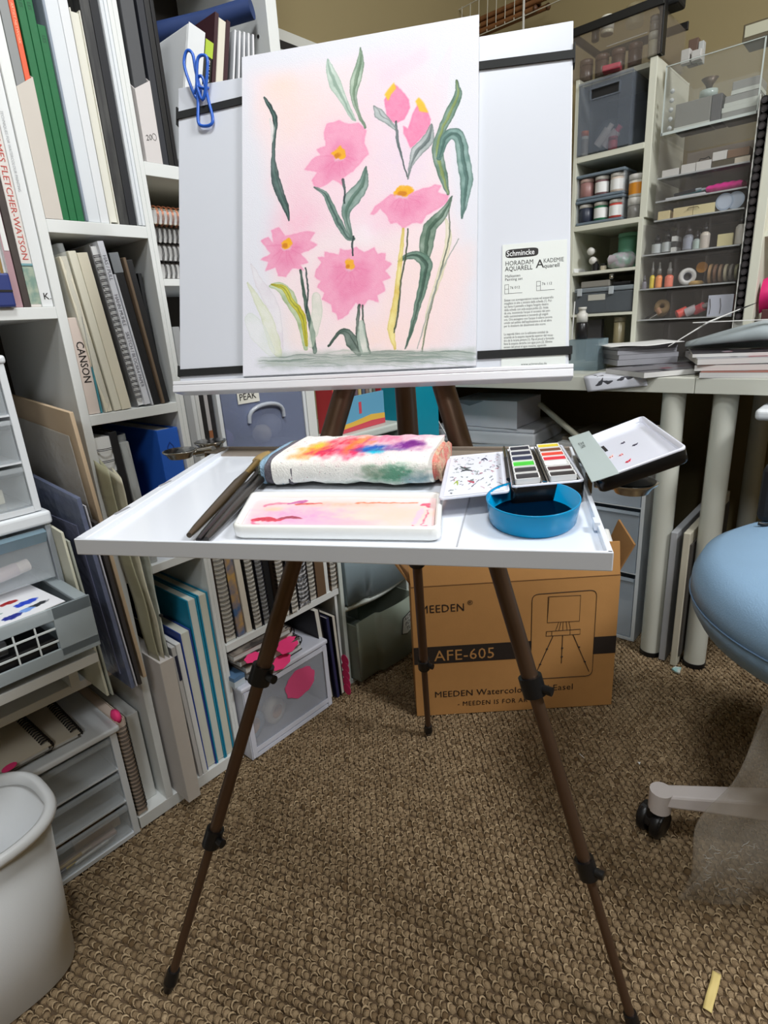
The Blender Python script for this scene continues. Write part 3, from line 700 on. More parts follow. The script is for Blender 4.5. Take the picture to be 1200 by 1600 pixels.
def roundbox(t, y0, y1, z0, z1, p=4.0):
    a = -math.pi / 2 + 2 * math.pi * t; c, s = math.cos(a), math.sin(a)
    return ((y0 + y1) / 2 + (y1 - y0) / 2 * abs(s) ** (2 / p) * (1 if s > 0 else -1), (z0 + z1) / 2 - (z1 - z0) / 2 * abs(c) ** (2 / p) * (1 if c > 0 else -1) * 1)
def tsheet(e0, e1, y0, y1, z0, z1, p=4, amp=.0012, skew=.0, seed=0, t0=0., t1=1.):
    def fn(u, v):
        # v 0 at the front foot, going up the front and back over the top
        a = math.pi * (-.5) + math.pi * (t0 + (t1 - t0) * v) * 1.0
        c, s = math.cos(a), math.sin(a)
        y = (y0 + y1) / 2 - (y1 - y0) / 2 * abs(c) ** (2 / p) * (1 if c > 0 else -1)
        zz = (z0 + z1) / 2 + (z1 - z0) / 2 * abs(s) ** (2 / p) * (1 if s > 0 else -1)
        e = e0 + (e1 - e0) * u
        k = amp * (math.sin(u * 17 + seed) * math.cos(v * 9 + seed * 2) + .6 * math.sin(u * 41 + v * 23 + seed))
        return (e + skew * (v - .5) + .0015 * math.sin(v * 12 + seed) * (1 if u in (0, 1) else 0), y + k * .6 + .002 * math.sin(u * 5), zz + max(k, -(zz - z0) * .5))
    return fn
zt1 = ZF + .002
def closed_roll(e0, e1, y0, y1, z0, z1, amp, seed, skew=0, p=4, nu=22):
    g = G(); nv = 30
    f = tsheet(e0, e1, y0, y1, z0, z1, p, amp, skew, seed, 0, 2)
    g.sheet(lambda u, v: f(u, v), nu, nv)
    # ends: spiral-ish cap fans
    for u in (0, 1):
        ring = [f(u, j / nv) for j in range(nv)]
        c = (sum(r[0] for r in ring) / nv + (-.004 if u == 0 else .004), (y0 + y1) / 2, (z0 + z1) / 2)
        b = len(g.v); g.add(ring + [c], [((j), (j + 1) % nv, nv) if u == 1 else ((j + 1) % nv, j, nv) for j in range(nv)], 0, True, [(u, .8 + .01 * (j % 2)) for j in range(nv + 1)])
    return g
def cover_uv(g):
    for k, (u, v) in list(g.uv.items()): g.uv[k] = (u, min(1, v * 1.0))
    return g
g = closed_roll(.104, .262, .157, .285, zt1, ZF + .033, .0010, 1, -.002)
for k, (u, v) in list(g.uv.items()):
    p_ = g.v[k]; yy = (p_[1] - .157) / .128; zz_ = (p_[2] - zt1) / .031; g.uv[k] = (u, max(0, min(1, .48 * zz_ + .52 * yy)))
g.obj('outer_wrap', tm, tw)
terry = lambda n, c: mat(n, c, .95, var=.25, vscale=300, bump=1, bscale=600, spec=.1)
G_ = closed_roll(.084, .12, .165, .270, zt1, ZF + .0285, .0018, 4); G_.obj('inner_fold', terry('grey_green_terry', (120, 128, 118)), tw)
G_ = closed_roll(.090, .118, .162, .268, zt1, ZF + .0300, .0014, 7); G_.obj('inner_fold', terry('pale_blue_terry', (140, 168, 190)), tw)
G_ = closed_roll(.095, .125, .160, .272, zt1, ZF + .0315, .0010, 9); G_.obj('inner_fold', terry('slate_terry', (104, 100, 108)), tw)
G_ = closed_roll(.245, .2705, .172, .262, zt1, ZF + .0285, .0016, 12); G_.obj('inner_fold', mat('tan_pink_terry', (206, 178, 150), .95, var=.3, vscale=90, c2=(214, 120, 110), bump=1, bscale=600), tw)

# brushes
def brush(label, b0, b1, w_, ferrule, hair, handle, z=.0):
    o = TE('paint_brush', label, 'brush', None)
    a, b = Vector((*b0, ZF + .0035 + z)), Vector((*b1, ZF + .012 + z))
    P = lambda t: a.lerp(b, t)
    G().tube([P(0), P(.06), P(.3), P(.5), P(.62)], [.0022, .0032, .0044, .0052, .0038], 10).obj('handle', handle, o)
    G().tube([P(.60), P(.68), P(.80)], [.0036, .0038, .0046], 12).obj('ferrule', ferrule, o)
    u = (b - a).normalized(); n = Vector((-u.y, u.x, 0)).normalized(); up = u.cross(n)
    g = G(); prof = [(.795, .0042, .0040), (.84, w_, .0034), (.90, w_ * 1.05, .0026), (.96, w_ * .7, .0016), (1.0, w_ * .12, .0005)]
    vs = []; k = 10
    for t, ww, hh in prof:
        for i in range(k):
            an = 2 * math.pi * i / k; vs.append(P(t) + n * ww * math.cos(an) + up * hh * math.sin(an))
    g.add(vs, [(r * k + i, r * k + (i + 1) % k, (r + 1) * k + (i + 1) % k, (r + 1) * k + i) for r in range(len(prof) - 1) for i in range(k)] + [tuple(range((len(prof) - 1) * k, len(prof) * k))], 0, True)
    g.obj('bristles', hair, o)
gold = mat('gold_ferrule', (190, 160, 100), .3, metal=.9)
tan_h = mat('tan_bristles', (150, 124, 76), .8, var=.3, vscale=60, stretch=(40, 40, 1))
blk_h = mat('dark_bristles', (28, 25, 24), .8)
brush('brown handled flat brush with tan bristles lying nearest the shelf\'s open end', (.095, .012), (.0500, .272), .0085, gold, tan_h, mat('olive_brown_lacquer', (62, 50, 32), .3), .003)
brush('black brush lying between the brown brush and the towel', (.1035, .010), (.0680, .238), .0125, mat('black_ferrule', (40, 38, 36), .3, metal=.7), blk_h, mat('black_lacquer', (22, 20, 20), .25))
brush('slim dark brush lying closest to the porcelain palette', (.109, .012), (.081, .215), .006, mat('dark_ferrule', (60, 56, 50), .3, metal=.7), blk_h, mat('charcoal_lacquer', (44, 40, 36), .25))

# paint tin: mixing leaf, pan tray, lid
def splat_canvas():
    cv = Canvas(300, 200, (216, 218, 230)); r = np.random.default_rng(5)
    for _ in range(110):
        x, y = r.uniform(20, 285), r.uniform(12, 188); a = r.uniform(-.6, .6)
        c = [(50, 44, 60), (60, 66, 70), (140, 60, 70), (70, 90, 80)][r.integers(4)]
        l = r.uniform(2, 9); cv.lay(cv.stroke([(x - l, y - l * a), (x + l, y + l * a)], [r.uniform(.6, 2.4), r.uniform(.6, 3)], 5, 1.2), c, r.uniform(.4, .95))
    for pts, c in [([(60, 60), (90, 75), (120, 72)], (50, 60, 60)), ([(70, 90), (100, 84), (130, 92)], (40, 50, 52)), ([(180, 35), (200, 28), (215, 40)], (30, 34, 60)), ([(40, 150), (55, 140), (60, 155)], (150, 170, 60)), ([(110, 140), (140, 150)], (170, 60, 80))]:
        cv.lay(cv.stroke(pts, [2, 5, 2][:len(pts)], 5, 1.2), c, .9)
    return cv.a
tin = TE('paint_tin', 'open black watercolour tin with white mixing flaps and coloured pans', 'paint box')
enamel = mat('white_enamel', (220, 222, 234), .25, coat=.4)
blackm = mat('black_enamel', (16, 16, 18), .25)
# mixing leaf resting on the shelf
q = [(.2805, .076), (.336, .098), (.329, .243), (.2715, .222)]
zl = ZF + .0165
lf = dish(G(), q, .005, [(.0004, zl - .001), (0, zl + .0006), (.0008, zl + .0012), (.0022, zl + .0004)]).obj('mixing_leaf', enamel, tin)
pq = [Vector(p) for p in rquad(q, .004, 4, .0035)]
G().sheet(lambda u, v: (*pq[2].lerp(pq[7], u).lerp(pq[17].lerp(pq[12], u), v), zl + .0007), 4, 4).obj('paint_splatter', pic('leaf_splatter', splat_canvas(), .4), lf)
# pan tray
q = [(.337, .103), (.3965, .1225), (.388, .262), (.329, .243)]
zb = ZF + .0012
dish(G(), q, .006, [(.001, zb), (0, zb + .003), (0, zb + .0165), (.0006, zb + .0172)]).obj('tin_body', blackm, tin)
zi = zb + .0165
tr = dish(G(), q, .005, [(.0005, zi), (.0002, zi + .0016), (.0014, zi + .0022), (.003, zi + .0006)]).obj('tray', enamel, tin)
A0, A1, A2, A3 = (Vector((*p, 0)) for p in q)
def inq(u, v): return A0.lerp(A1, u).lerp(A3.lerp(A2, u), v)
for u in (.03, .42, .50, .93):
    a, b = inq(u, .02), inq(u, .96)
    G().cyl((a.x, a.y, zi + .0022), (b.x, b.y, zi + .0022), .0009, n=6).obj('pan_rail', steel, tin)
pans = [(0, [(32, 30, 36), (36, 36, 42), (64, 190, 50), (30, 40, 70), (34, 38, 60), (36, 38, 52)]),
        (1, [(34, 28, 28), (60, 30, 34), None, (206, 30, 50), (214, 60, 36), (110, 62, 36), (214, 190, 40)])]
pw = mat('pan_plastic', (228, 228, 226), .4)
for col, cs in pans:
    u0, u1 = ((.06, .40), (.53, .90))[col]
    n = len(cs)
    for i, c in enumerate(cs):
        v0, v1 = .04 + i * .92 / n, .04 + (i + .9) * .92 / n
        cn = [inq(u0, v0), inq(u1, v0), inq(u1, v1), inq(u0, v1)]
        pn = dish(G(), [(p.x, p.y) for p in cn], .001, [(0, zi + .0012), (0, zi + .0060), (.0009, zi + .0060), (.0014, zi + .0042)], 1, smooth=False).obj('paint_pan', pw, tin)
        if c is None:
            continue
        G().prism(rquad([(p.x, p.y) for p in cn], .0008, 2, .0010), 'z', zi + .0044, zi + .0054).obj('paint_cake', C('paint_cake_%d_%d' % (col, i), c, .4), pn)
# lid, swung open beyond the shelf end
hb, hf = Vector((.405, .120, zi + .002)), Vector((.396, .262, zi + .002))
tf, tb_ = Vector((.4735, .131, zi + .026)), Vector((.4680, .276, zi + .026))
ux = (tf - hb).normalized(); uy = (hf - hb).normalized(); uz = ux.cross(uy).normalized()
LM = Matrix((ux, uy, uz)).transposed().to_4x4(); LM.translation = hb
inv = LM.inverted()
qq = [tuple((inv @ p).xy) for p in (hb, tf, tb_, hf)]
lid = dish(G(), qq, .007, [(.002, -.0125), (.0004, -.011), (0, -.001), (.0008, 0), (.0012, -.009)], mi=0).xf(LM).obj('lid', blackm, tin)
li = dish(G(), qq, .006, [(.0035, -.0050), (.0002, -.001), (0, .0008), (.0016, .0014), (.004, -.004)], mi=0).xf(LM).obj('lid_lining', enamel, tin)
for (x0, y0), (x1, y1), c in (((.030, .030), (.036, .034), (210, 60, 80)), ((.030, .055), (.034, .058), (220, 150, 150)), ((.046, .070), (.052, .072), (60, 56, 70)), ((.040, .090), (.044, .092), (70, 60, 80)), ((.022, .060), (.027, .064), (230, 180, 170))):
    s_ = G().prism([(x0 + .0008 * k, y0 + .002 * math.sin(k * 1.9)) for k in range(6)] + [(x1 - .0008 * k, y1 + .0012 * math.cos(k)) for k in range(4)], 'z', -.0044, -.0032)
    s_.xf(LM).obj('paint_speck', C('lid_speck_%d' % int(x0 * 1e4 + y0 * 1e3), c), li)
for k in range(5):
    G().prism([(.0235 + .0006 * (j % 2), .084 + k * .0045 + .0012 * j) for j in range(3)] + [(.0265 - .0007 * (j % 2), .0868 + k * .0045 - .0013 * j) for j in range(3)], 'z', -.0044, -.0034).xf(LM).obj('faint_print', ink, li)
wl = G().tube([hb.lerp(tf, 1) + uy * (.09 + .004 * math.cos(a)) + ux * (.003 * math.sin(a) + .001) for a in [i * math.pi / 5 for i in range(6)]], .0006, 6)
wl.obj('thumb_ring', steel, tin)
# frosted strip laid in the hinge of the tin
fs = TE('plastic_strip', 'frosted plastic strip with faint lettering lying across the hinge of the paint tin', 'strip')
frost = mat('frosted_strip', (176, 188, 186), .45, alpha=.85)
sa, sb = Vector((.3985, .098, zi + .0065)), Vector((.3935, .262, zi + .0085))
d_ = (sb - sa); n_ = Vector((.021, .006, .0055))
G().hexa([sa, sa + n_, sb + n_, sb, *(p + Vector((0, 0, .0008)) for p in (sa, sa + n_, sb + n_, sb))]).obj('strip', frost, fs, bevel=.0003)
text('ZEI MA', .0075, C('strip_print', (96, 104, 104)), fs, sa.lerp(sb, .78) + n_ * .25 + Vector((0, 0, .0012)), -d_, n_)
# tiny detail brush in the tin groove
tb = TE('detail_brush', 'tiny silver detail brush lying in the joint between mixing flap and pans', 'brush')
a, b = inq(-.035, .05), inq(-.02, .98)
G().tube([(a.x, a.y, zi + .0062), (*a.lerp(b, .6).xy, zi + .0062)], .0016, 8).obj('handle', blackp, tb)
G().tube([(*a.lerp(b, .58).xy, zi + .0062), (*a.lerp(b, .9).xy, zi + .0062)], .0017, 8).obj('ferrule', steel, tb)
G().tube([(*a.lerp(b, .9).xy, zi + .0062), (b.x, b.y, zi + .0062)], [.0014, .0003], 8).obj('bristles', blk_h, tb)

# water bowl
bw = TE('water_bowl', 'oval translucent blue water bowl standing at the shelf corner', 'bowl')
bluep = mat('translucent_blue_plastic', (0, 140, 192), .2, alpha=.88, spec=.2)
pr = [(.0, ZF + .0003), (.95, ZF + .0003), (.985, ZF + .002), (1.06, ZF + .0175), (1.065, ZF + .0185), (1.03, ZF + .0185), (.955, ZF + .003), (0, ZF + .0018)]
G().lathe([(max(r, 1e-7), z_) for r, z_ in pr], 44, c=(.3535, .0785, 0), sx=.0335, sy=.0445).obj('bowl', bluep, bw)
G().lathe([(1e-7, ZF + .0045), (.955, ZF + .0045)], 40, c=(.3535, .0785, 0), sx=.0335, sy=.0445).obj('water', mat('blue_water', (4, 72, 120), .05, alpha=.9), bw)

# paint spots on the shelf
# double dipper cups clipped to the shelf edges
def dipper(label, c, zc, ang):
    o = TE('palette_cup', label, 'cup')
    for i, (x, y, dz) in enumerate(c):
        G().lathe([(1e-7, zc + dz), (.0140, zc + dz), (.0170, zc + dz + .005), (.0212, zc + dz + .0085), (.0216, zc + dz + .0100), (1e-7, zc + dz + .0112)], 24, c=(x, y, 0)).obj('cup', steel, o, bevel=.0003)
        G().lathe([(1e-7, zc + dz + .0113), (.0195, zc + dz + .0106)], 24, c=(x, y, 0)).obj('cap_disc', mat('dark_mirror', (52, 54, 58), .12, metal=.8), o)
    m = Vector((*ang, 0)); a, b = Vector((c[0][0], c[0][1], zc)), Vector((c[1][0], c[1][1], zc))
    e = a.lerp(b, .5)
    G().cyl(a + Vector((0, 0, .002)), b + Vector((0, 0, .002)), .004, n=8).cyl(e, (m.x, m.y, zc + .004), .0055, n=10).obj('clip_arm', steel, o)
    g_ = G().box((m.x - .006, m.y - .016, ZT + .0006), (m.x + .012, m.y + .016, ZT + .002)).box((m.x - .008, m.y - .012, zc - .004), (m.x - .004, m.y + .012, ZT + .002))
    g_.obj('clip_plate', mat('clip_metal', (150, 138, 124), .25, metal=.9), o, bevel=.0005)
    G().tube([(m.x - .014 + .003 * math.cos(t), m.y + .010, zc - .003 + .003 * math.sin(t)) for t in [i * .8 for i in range(8)]], .0012, 6, closed=False).obj('wing_screw', steel, o)
dipper('pair of round steel palette cups clipped to the far open edge of the shelf', [(-.079, .288, 0), (-.067, .345, 0)], ZT - .002, (-.046, .315))
dipper('pair of steel palette cups clipped beneath the lid of the paint tin', [(.432, .205, 0), (.440, .160, 0)], ZT - .008, (.412, .18))
# ------------------------------------------------------------------ bookcases along the wall
def boards(o, items, m):
    for n, a, b in items: G().box(a, b).obj(n, m, o, bevel=.0008)
D0, D1 = YF, YF + .275
case = T('bookcase', 'white two-column bookcase nearest the waste bin, packed with tall books', 'bookcase', (0, 0, 0))
boards(case, [('side_panel', (.373, D0, .0262), (.387, D1, 1.92)), ('side_panel', (.541, D0, 0), (.5482, D1, 1.92)), ('side_panel', (-.12, D0, 0), (-.106, D1, 1.92)),
              ('shelf', (.387, D0, 1.058), (.541, D1, 1.076)), ('shelf', (.387, D0, .774), (.541, D1, .791)), ('shelf', (.387, D0, .494), (.541, D1, .510)),
              ('shelf', (.387, D0, 1.43), (.541, D1, 1.446)), ('shelf', (-.106, D0, .939), (.373, D1, .956)), ('shelf', (-.106, D0 + .05, .312), (.373, D1, .328)),
              ('plinth', (.3145, D0, 0), (.541, D1, .026)), ('top_board', (-.12, D0, 1.92), (.5482, D1, 1.936))], white)
darkback = mat('dark_back_board', (62, 56, 50), .8, var=.1, vscale=20)
boards(case, [('back_panel', (-.12, D1, 0), (.5482, D1 + .005, 1.936))], darkback)
case2 = T('bookcase', 'white bookcase between the tall-book columns and the drawer tower, holding spiral sketchbooks', 'bookcase', (0, 0, 0))
boards(case2, [('side_panel', (.5484, D0, 0), (.556, D1, 1.92)), ('side_panel', (.847, D0, .2868), (.858, D1, .640)), ('side_panel', (.847, D0, .640), (.872, D1, 1.92)), ('shelf', (.556, D0, 1.152), (.847, D1, 1.172)),
               ('shelf', (.556, D0, .985), (.847, D1, .9965)), ('shelf', (.556, D0, .640), (.847, D1, .656)), ('shelf', (.556, D0 - .004, .2695), (.884, D1, .2865)), ('side_panel', (.872, D0, 0), (.880, D1, .2695)),
               ('shelf', (.556, D0, 1.60), (.847, D1, 1.616)), ('plinth', (.556, D0 + .245, 0), (.862, D1, .02)), ('top_board', (.5484, D0, 1.92), (.872, D1, 1.936))], white)
boards(case2, [('back_panel', (.5484, D1, 0), (.872, D1 + .005, 1.936))], darkback)
for z in (1.36, 1.28, 1.42): G().cyl((.8468, D0 + .03, z), (.8462, D0 + .03, z), .0032, n=10).obj('shelf_pin_hole', ink, case2)

LX, LZ = (1, 0, 0), (0, 0, 1)
def place(o, x, z, t, lean, y):
    th = math.radians(lean)                      # positive lean: top goes towards -X
    o.location = (x, y, z + (0 if th >= 0 else t * math.sin(-th))); o.rotation_euler = (0, -th, 0)
    return o
def book(label, x, t, z, h, dp=.21, lean=0, cov=None, face='spine', y=YF + .004, pg=None, name='book', cat='book', group=None, words=(), overhang=.003, cover_t=.0016, band=None):
    o = place(T(name, label, cat, group=group), x, z, t, lean, y)
    pg = pg or leaves
    c = min(cover_t, t * .3)
    if face == 'spine':
        G().box((0, 0, 0), (t, c * 1.3, h)).obj('spine', cov, o, bevel=min(.0008, t * .2))
        G().box((0, c * 1.3, 0), (c, dp, h)).obj('cover', cov, o); G().box((t - c, c * 1.3, 0), (t, dp, h)).obj('cover', cov, o)
        G().box((c, c * 1.3, overhang), (t - c, dp - overhang, h - overhang)).obj('page_block', pg, o)
        fy, = (-.0002,)
    else:
        G().box((0, dp - c, 0), (t, dp, h)).obj('spine', cov, o)
        G().box((0, 0, 0), (c, dp - c, h)).obj('cover', cov, o); G().box((t - c, 0, 0), (t, dp - c, h)).obj('cover', cov, o)
        G().box((c, overhang, overhang), (t - c, dp - c, h - overhang)).obj('page_block', pg, o)
        fy = overhang - .0002
    for s, size, zz, col, kw in words:           # lettering reading down the front edge
        text(s, size, col, o, (t / 2 - size * .34, fy, zz), (0, 0, -1), (1, 0, 0), **kw)
    if band:
        for z0, z1, bm in band: G().box((0, -.0003, z0), (t, c, z1)).obj('spine_band', bm, o)
    return o
def slab(label, x, t, z, h, dp, m, lean=0, y=YF, name='canvas_panel', cat='panel', edge=None, bevel=.001, group=None, face=None):
    o = place(T(name, label, cat, group=group), x, z, t, lean, y)
    G().box((0, .0008, 0), (t, dp, h)).obj('board', m, o, bevel=bevel)
    G().box((.0004, 0, .0004), (t - .0004, .0008, h - .0004)).obj('edge', edge or m, o)
    return o
def rings(g, cx, cy, r, z0, z1, n, axis='z', rx=None, double=True, wr=.00062, seg=9):
    """double-wire binding loops along z (or x)"""
    for i in range(n):
        zc = z0 + (z1 - z0) * (i + .5) / n
        for dz in ((-.0012, .0012) if double else (0,)):
            pts = []
            for k in range(seg):
                a = -2.3 + 4.6 * k / (seg - 1) - math.pi / 2
                u, v = cx + (rx or r) * math.cos(a), cy + r * math.sin(a)
                pts.append((u, v, zc + dz) if axis == 'z' else (zc + dz, v, u))
            g.tube(pts, wr, 5)
    return g
def spiral(label, x, t, z, h, dp=.19, lean=0, c1=None, c2=None, pg=None, y=YF + .006, coil=wire, n=None, name='spiral_sketchbook', group=None, rad=None):
    o = place(T(name, label, 'sketchbook', group=group), x, z, t, lean, y)
    G().box((0, 0, 0), (.0016, dp, h)).obj('cover', c1, o); G().box((t - .0016, 0, 0), (t, dp, h)).obj('cover', c2 or c1, o)
    G().box((.0018, .001, .002), (t - .0018, dp - .003, h - .002)).obj('page_block', pg or leaves, o)
    r = rad or (t / 2 + .0022)
    rings(G(), t / 2, .003, min(r, .0095), .012, h - .012, n or int(h / .0105), rx=r).obj('wire_binding', coil, o)
    return o

# --- tall column, top compartment
z = 1.0768
grey_file = C('grey_folder', (140, 142, 142)); org = C('orange_book_cloth', (226, 88, 40), .5)
def magazine_file(label, x0, x1, z, hl, hr, hb, m, y=YF + .001, dp=.25):
    o = T('magazine_file', label, 'file box', (x0, y, z)); t = x1 - x0; c = .0014
    G().prism([(0, 0), (t, 0), (t, hr), (0, hl)], 'y', 0, c).obj('front_panel', m, o)
    for a in (0, t - c):
        G().prism([(c, 0), (dp, 0), (dp, hb), (.16, hb), (c, hl if a == 0 else hr)], 'x', a, a + c).obj('side_panel', m, o)
    G().box((0, dp, 0), (t, dp + c, hb)).obj('back_panel', m, o); G().box((c, c, 0), (t - c, dp, c)).obj('bottom', m, o)
    return o
bfile = C('beige_file_card', (208, 200, 190), .7, var=.03)
magazine_file('beige cut-down magazine file holding an orange book beside green ones', .3876, .4118, z, .162, .178, .26, bfile)
book('grey folder standing inside the beige magazine file', .3895, .0125, z + .0015, .33, .23, cov=grey_file, y=YF + .0045, name='folder', cat='folder')
book('orange spined book standing in the beige magazine file', .4024, .0074, z + .0015, .33, .23, cov=org, y=YF + .0042, words=[('ARTIST NETWORK', .0042, .26, C('spine_peach', (250, 190, 150)), dict(width=1.3))])
green = C('green_cloth', (12, 104, 56), .6, var=.1, vscale=120)
gdark = C('dark_green_print', (10, 72, 44), .6)
for i, (x, h) in enumerate(((.4122, .325), (.4233, .325), (.4343, .2455))):
    book(('green spined book touching the beige magazine file', 'second green spined book, between its two green neighbours', 'shorter green spined book, third of the green row')[i], x, .0104, z, h, .23, cov=green, group='green spined books', words=[('LES', .0062, h - .012 - (.0 if i == 2 else .045), gdark, {})])
slab('thin grey folder beside the shorter green book', .4452, .0040, z, .31, .23, C('blue_grey_card', (140, 150, 164)), name='folder', cat='folder')
wc = C('white_spine', (216, 220, 224), .5)
book('broad plain white spined book beside the thin grey folder', .4496, .0195, z, .33, .23, cov=wc)
book('narrower plain white spined book beside the cream pad', .4695, .0135, z, .33, .23, cov=C('white_spine_b', (222, 224, 226), .5))
book('cream paged pad with a dark marbled top between white and black books', .4838, .0150, z, .278, .23, cov=C('cream_cover', (218, 216, 204), .6), face='pages', pg=C('cream_block', (222, 220, 208), .8), name='paper_pad', cat='pad')
slab('purple marbled folder rising behind the cream pad', .4842, .0140, z + .002, .33, .10, C('marbled_purple', (90, 60, 84), .6, var=.8, vscale=60, c2=(150, 140, 140)), y=YF + .12, name='folder', cat='folder')
book('worn black book with a scuffed spine', .5002, .0150, z, .33, .23, cov=C('scuffed_black', (26, 26, 28), .5, var=.3, vscale=90, stretch=(1, 1, .12), c2=(60, 60, 58)))
book('smooth navy-black book beside the white foam boards', .5156, .0125, z, .33, .23, cov=C('navy_black', (12, 14, 22), .6))
slab('white foam board standing between the navy-black book and the bookcase side', .5286, .0058, z, .34, .24, wc, name='foam_board', cat='board')
slab('second white foam board standing against the bookcase side', .5348, .0056, z, .34, .24, C('foam_white', (224, 228, 232)), name='foam_board', cat='board')

# --- tall column, middle compartment (everything leans towards the near end)
z = .7918
cso = book('pale pink paper pad with large black capitals down its edge', .3884, .0190, z, .148, .20, 0, cov=C('pink_pad_cover', (222, 206, 196), .6), name='paper_pad', cat='pad')
text('CANSON', .0165, ink, cso, (.0040, -.0004, .113), (0, 0, -1), (1, 0, 0), width=.92, bold=.01)
slab('thin turquoise folder behind the pink paper pad', .4078, .0016, z, .150, .20, C('teal_card', (70, 150, 166)), .2, name='folder', cat='folder')
bagged = slab('cream watercolour block wrapped in a clear bag, at the near end of its shelf', .4138, .0115, z, .235, .22, ivory, 4.9, name='paper_block', cat='paper block')
def bag_over(o, t, h, y0, dp, seed):
    r = np.random.default_rng(seed)
    ph = r.uniform(0, 6, 6)
    def fn(u, v):
        a = 2 * math.pi * u; c, s = math.cos(a), math.sin(a)
        k = .0012 * (math.sin(9 * v + ph[0] + 3 * a) + math.sin(23 * v + ph[1] + a * 5))
        return (t / 2 + (t / 2 + .0022 + k) * math.copysign(abs(c) ** .5, c), y0 + dp / 2 + (dp / 2 + .002 + k) * math.copysign(abs(s) ** .4, s), v * h)
    return G().sheet(fn, 28, 20).obj('clear_bag', film, o)
bag_over(bagged, .0115, .252, .0, .20, 1)
slab('tall cream watercolour block, second from the near end', .4288, .0120, z, .243, .22, C('cream_block_b', (226, 222, 204), .8, var=.05, stretch=(100, 1, 1)), 4.9, name='paper_block', cat='paper block')
slab('cream watercolour block beside the handwritten spiral pad', .4416, .0166, z, .241, .22, ivory, 5.0, name='paper_block', cat='paper block')
hand = C('grey_pencil', (120, 120, 130), .8)
sp = spiral('white spiral pad with handwriting down its edge, leaning on cream blocks', .4720, .0165, z, .254, .21, 6.2, c1=C('grey_card', (120, 120, 122)), c2=paper, pg=paper, n=26, rad=.0065)
for k, s in enumerate(('HAS / PULL', 'HAHN MUHLE', 'SKETCH / BLOCK', 'A4 PAPER')):
    text(s, .0085, hand, sp, (.0125, -.0078, .238 - k * .058), (0, 0, -1), (1, 0, 0), width=.9)
G().box((.0106, -.0074, .002), (.0200, .10, .258)).obj('label_page', C('white_card_b', (222, 224, 232)), sp)
slab('slim white pad with faint handwriting beside the black sketchbooks', .4952, .0030, z, .212, .20, C('slim_white', (214, 216, 222)), 6.25, name='paper_pad', cat='pad')
book('black hardback sketchbook with a grey band at its top', .4985, .0150, z, .244, .21, 6.2, cov=black, band=[(.214, .2438, C('grey_band', (126, 130, 134)))])
slab('dark brown board with a pale edge between the black sketchbooks', .5150, .0048, z, .237, .21, C('tan_edge_board', (112, 94, 76), .6), 5.6, name='backing_board', cat='board')
book('black sketchbook leaning on the dark brown board', .5206, .0105, z, .234, .21, 5.4, cov=C('black_cloth_b', (30, 30, 33), .5))
book('shorter black book against the far side of the shelf', .5335, .0068, z, .216, .2, 1.5, cov=C('black_cloth_c', (15, 15, 17), .6), y=YF + .03)

# --- tall column, lower middle compartment
z = .5104
spiral('thick white paged sketchbook with black coils, at the near side of the shelf', .3895, .029, z, .244, .18, .5, c1=paper, c2=C('white_cover', (214, 212, 206)), pg=paper, n=11, rad=.0142)
book('black hardback beside the coiled sketchbook', .4200, .0125, z, .248, .19, 1.5, cov=C('black_cloth_d', (26, 26, 30)))
slab('olive folder standing behind the bubble wrapped pads', .4500, .004, z, .258, .20, C('olive_folder', (150, 142, 116), .7), 3, y=YF + .19, name='folder', cat='folder')
bub = slab('pad wrapped in bubble wrap beside the blue binder',   .4400, .016, z, .226, .17, C('grey_white_pad', (176, 178, 176), .7), 2.4, y=YF + .012, name='wrapped_pad', cat='pad')
bag_over(bub, .016, .240, 0, .17, 4)
bb = book('bright blue ring binder at the far side of the shelf', .4985, .0400, z, .236, .22, .6, cov=C('binder_blue', (38, 96, 196), .5), pg=paper, name='ring_binder', cat='binder', cover_t=.003)
G().prism([(.010, .185), (.030, .185), (.026, .205), (.020, .213), (.014, .205)], 'y', -.0006, 0).prism([(.0125, .187), (.0275, .187), (.024, .204), (.020, .209), (.016, .204)], 'y', -.0009, -.0006, 1).obj('embossed_mark', [C('binder_print', (16, 54, 130)), C('binder_blue', 0)], bb)

# --- tall column, bottom compartment
z = .0262
slab('pale grey canvas panel standing under the olive and cream folders', .3955, .0270, z, .318, .25, C('canvas_white', (206, 200, 196), .75, var=.04, vscale=200), 0, y=YF - .045, name='stretched_canvas', cat='canvas', edge=C('canvas_edge', (204, 196, 188), .8, var=.05))
bagm = C('black_bin_film', (20, 20, 26), .28, bump=1, bscale=60)
o = place(T('black_plastic_sleeve', 'crumpled black plastic sleeve between the pale canvas and the white pads', 'sleeve'), .4295, z, .02, 1.2, YF + .004)
G().sheet(lambda u, v: (.0085 + .0075 * math.sin(math.pi * (.15 + .85 * (1 - v))) * (1 if u < .5 else -1) * abs(math.cos(math.pi * u)) ** .4 + .0022 * math.sin(v * 21 + u * 6), .18 * (.5 - .5 * math.cos(2 * math.pi * u)) + .004 * math.sin(13 * v), .345 * v), 18, 26).obj('film', bagm, o)
wp = slab('thin white pad beside the crumpled black sleeve', .4475, .0085, z, .310, .20, C('pad_white', (210, 208, 206), .7), 1, name='paper_pad', cat='pad')
G().box((.0030, -.0009, .235), (.0086, .012, .290)).obj('cover_tag', C('dark_tag', (40, 44, 70)), wp)
slab('white drawing pad leaning on the blue covered book', .4572, .0105, z, .312, .20, paper, 1, name='paper_pad', cat='pad')
book('cream paged book with a dark blue cover, lower than the turquoise pair', .4690, .0235, z, .328, .185, .6, cov=C('royal_blue_cloth', (32, 66, 150), .6), face='pages', pg=C('ivory_block', (214, 214, 200), .85, var=.06, vscale=6, stretch=(120, 1, 1)), cover_t=.0022)
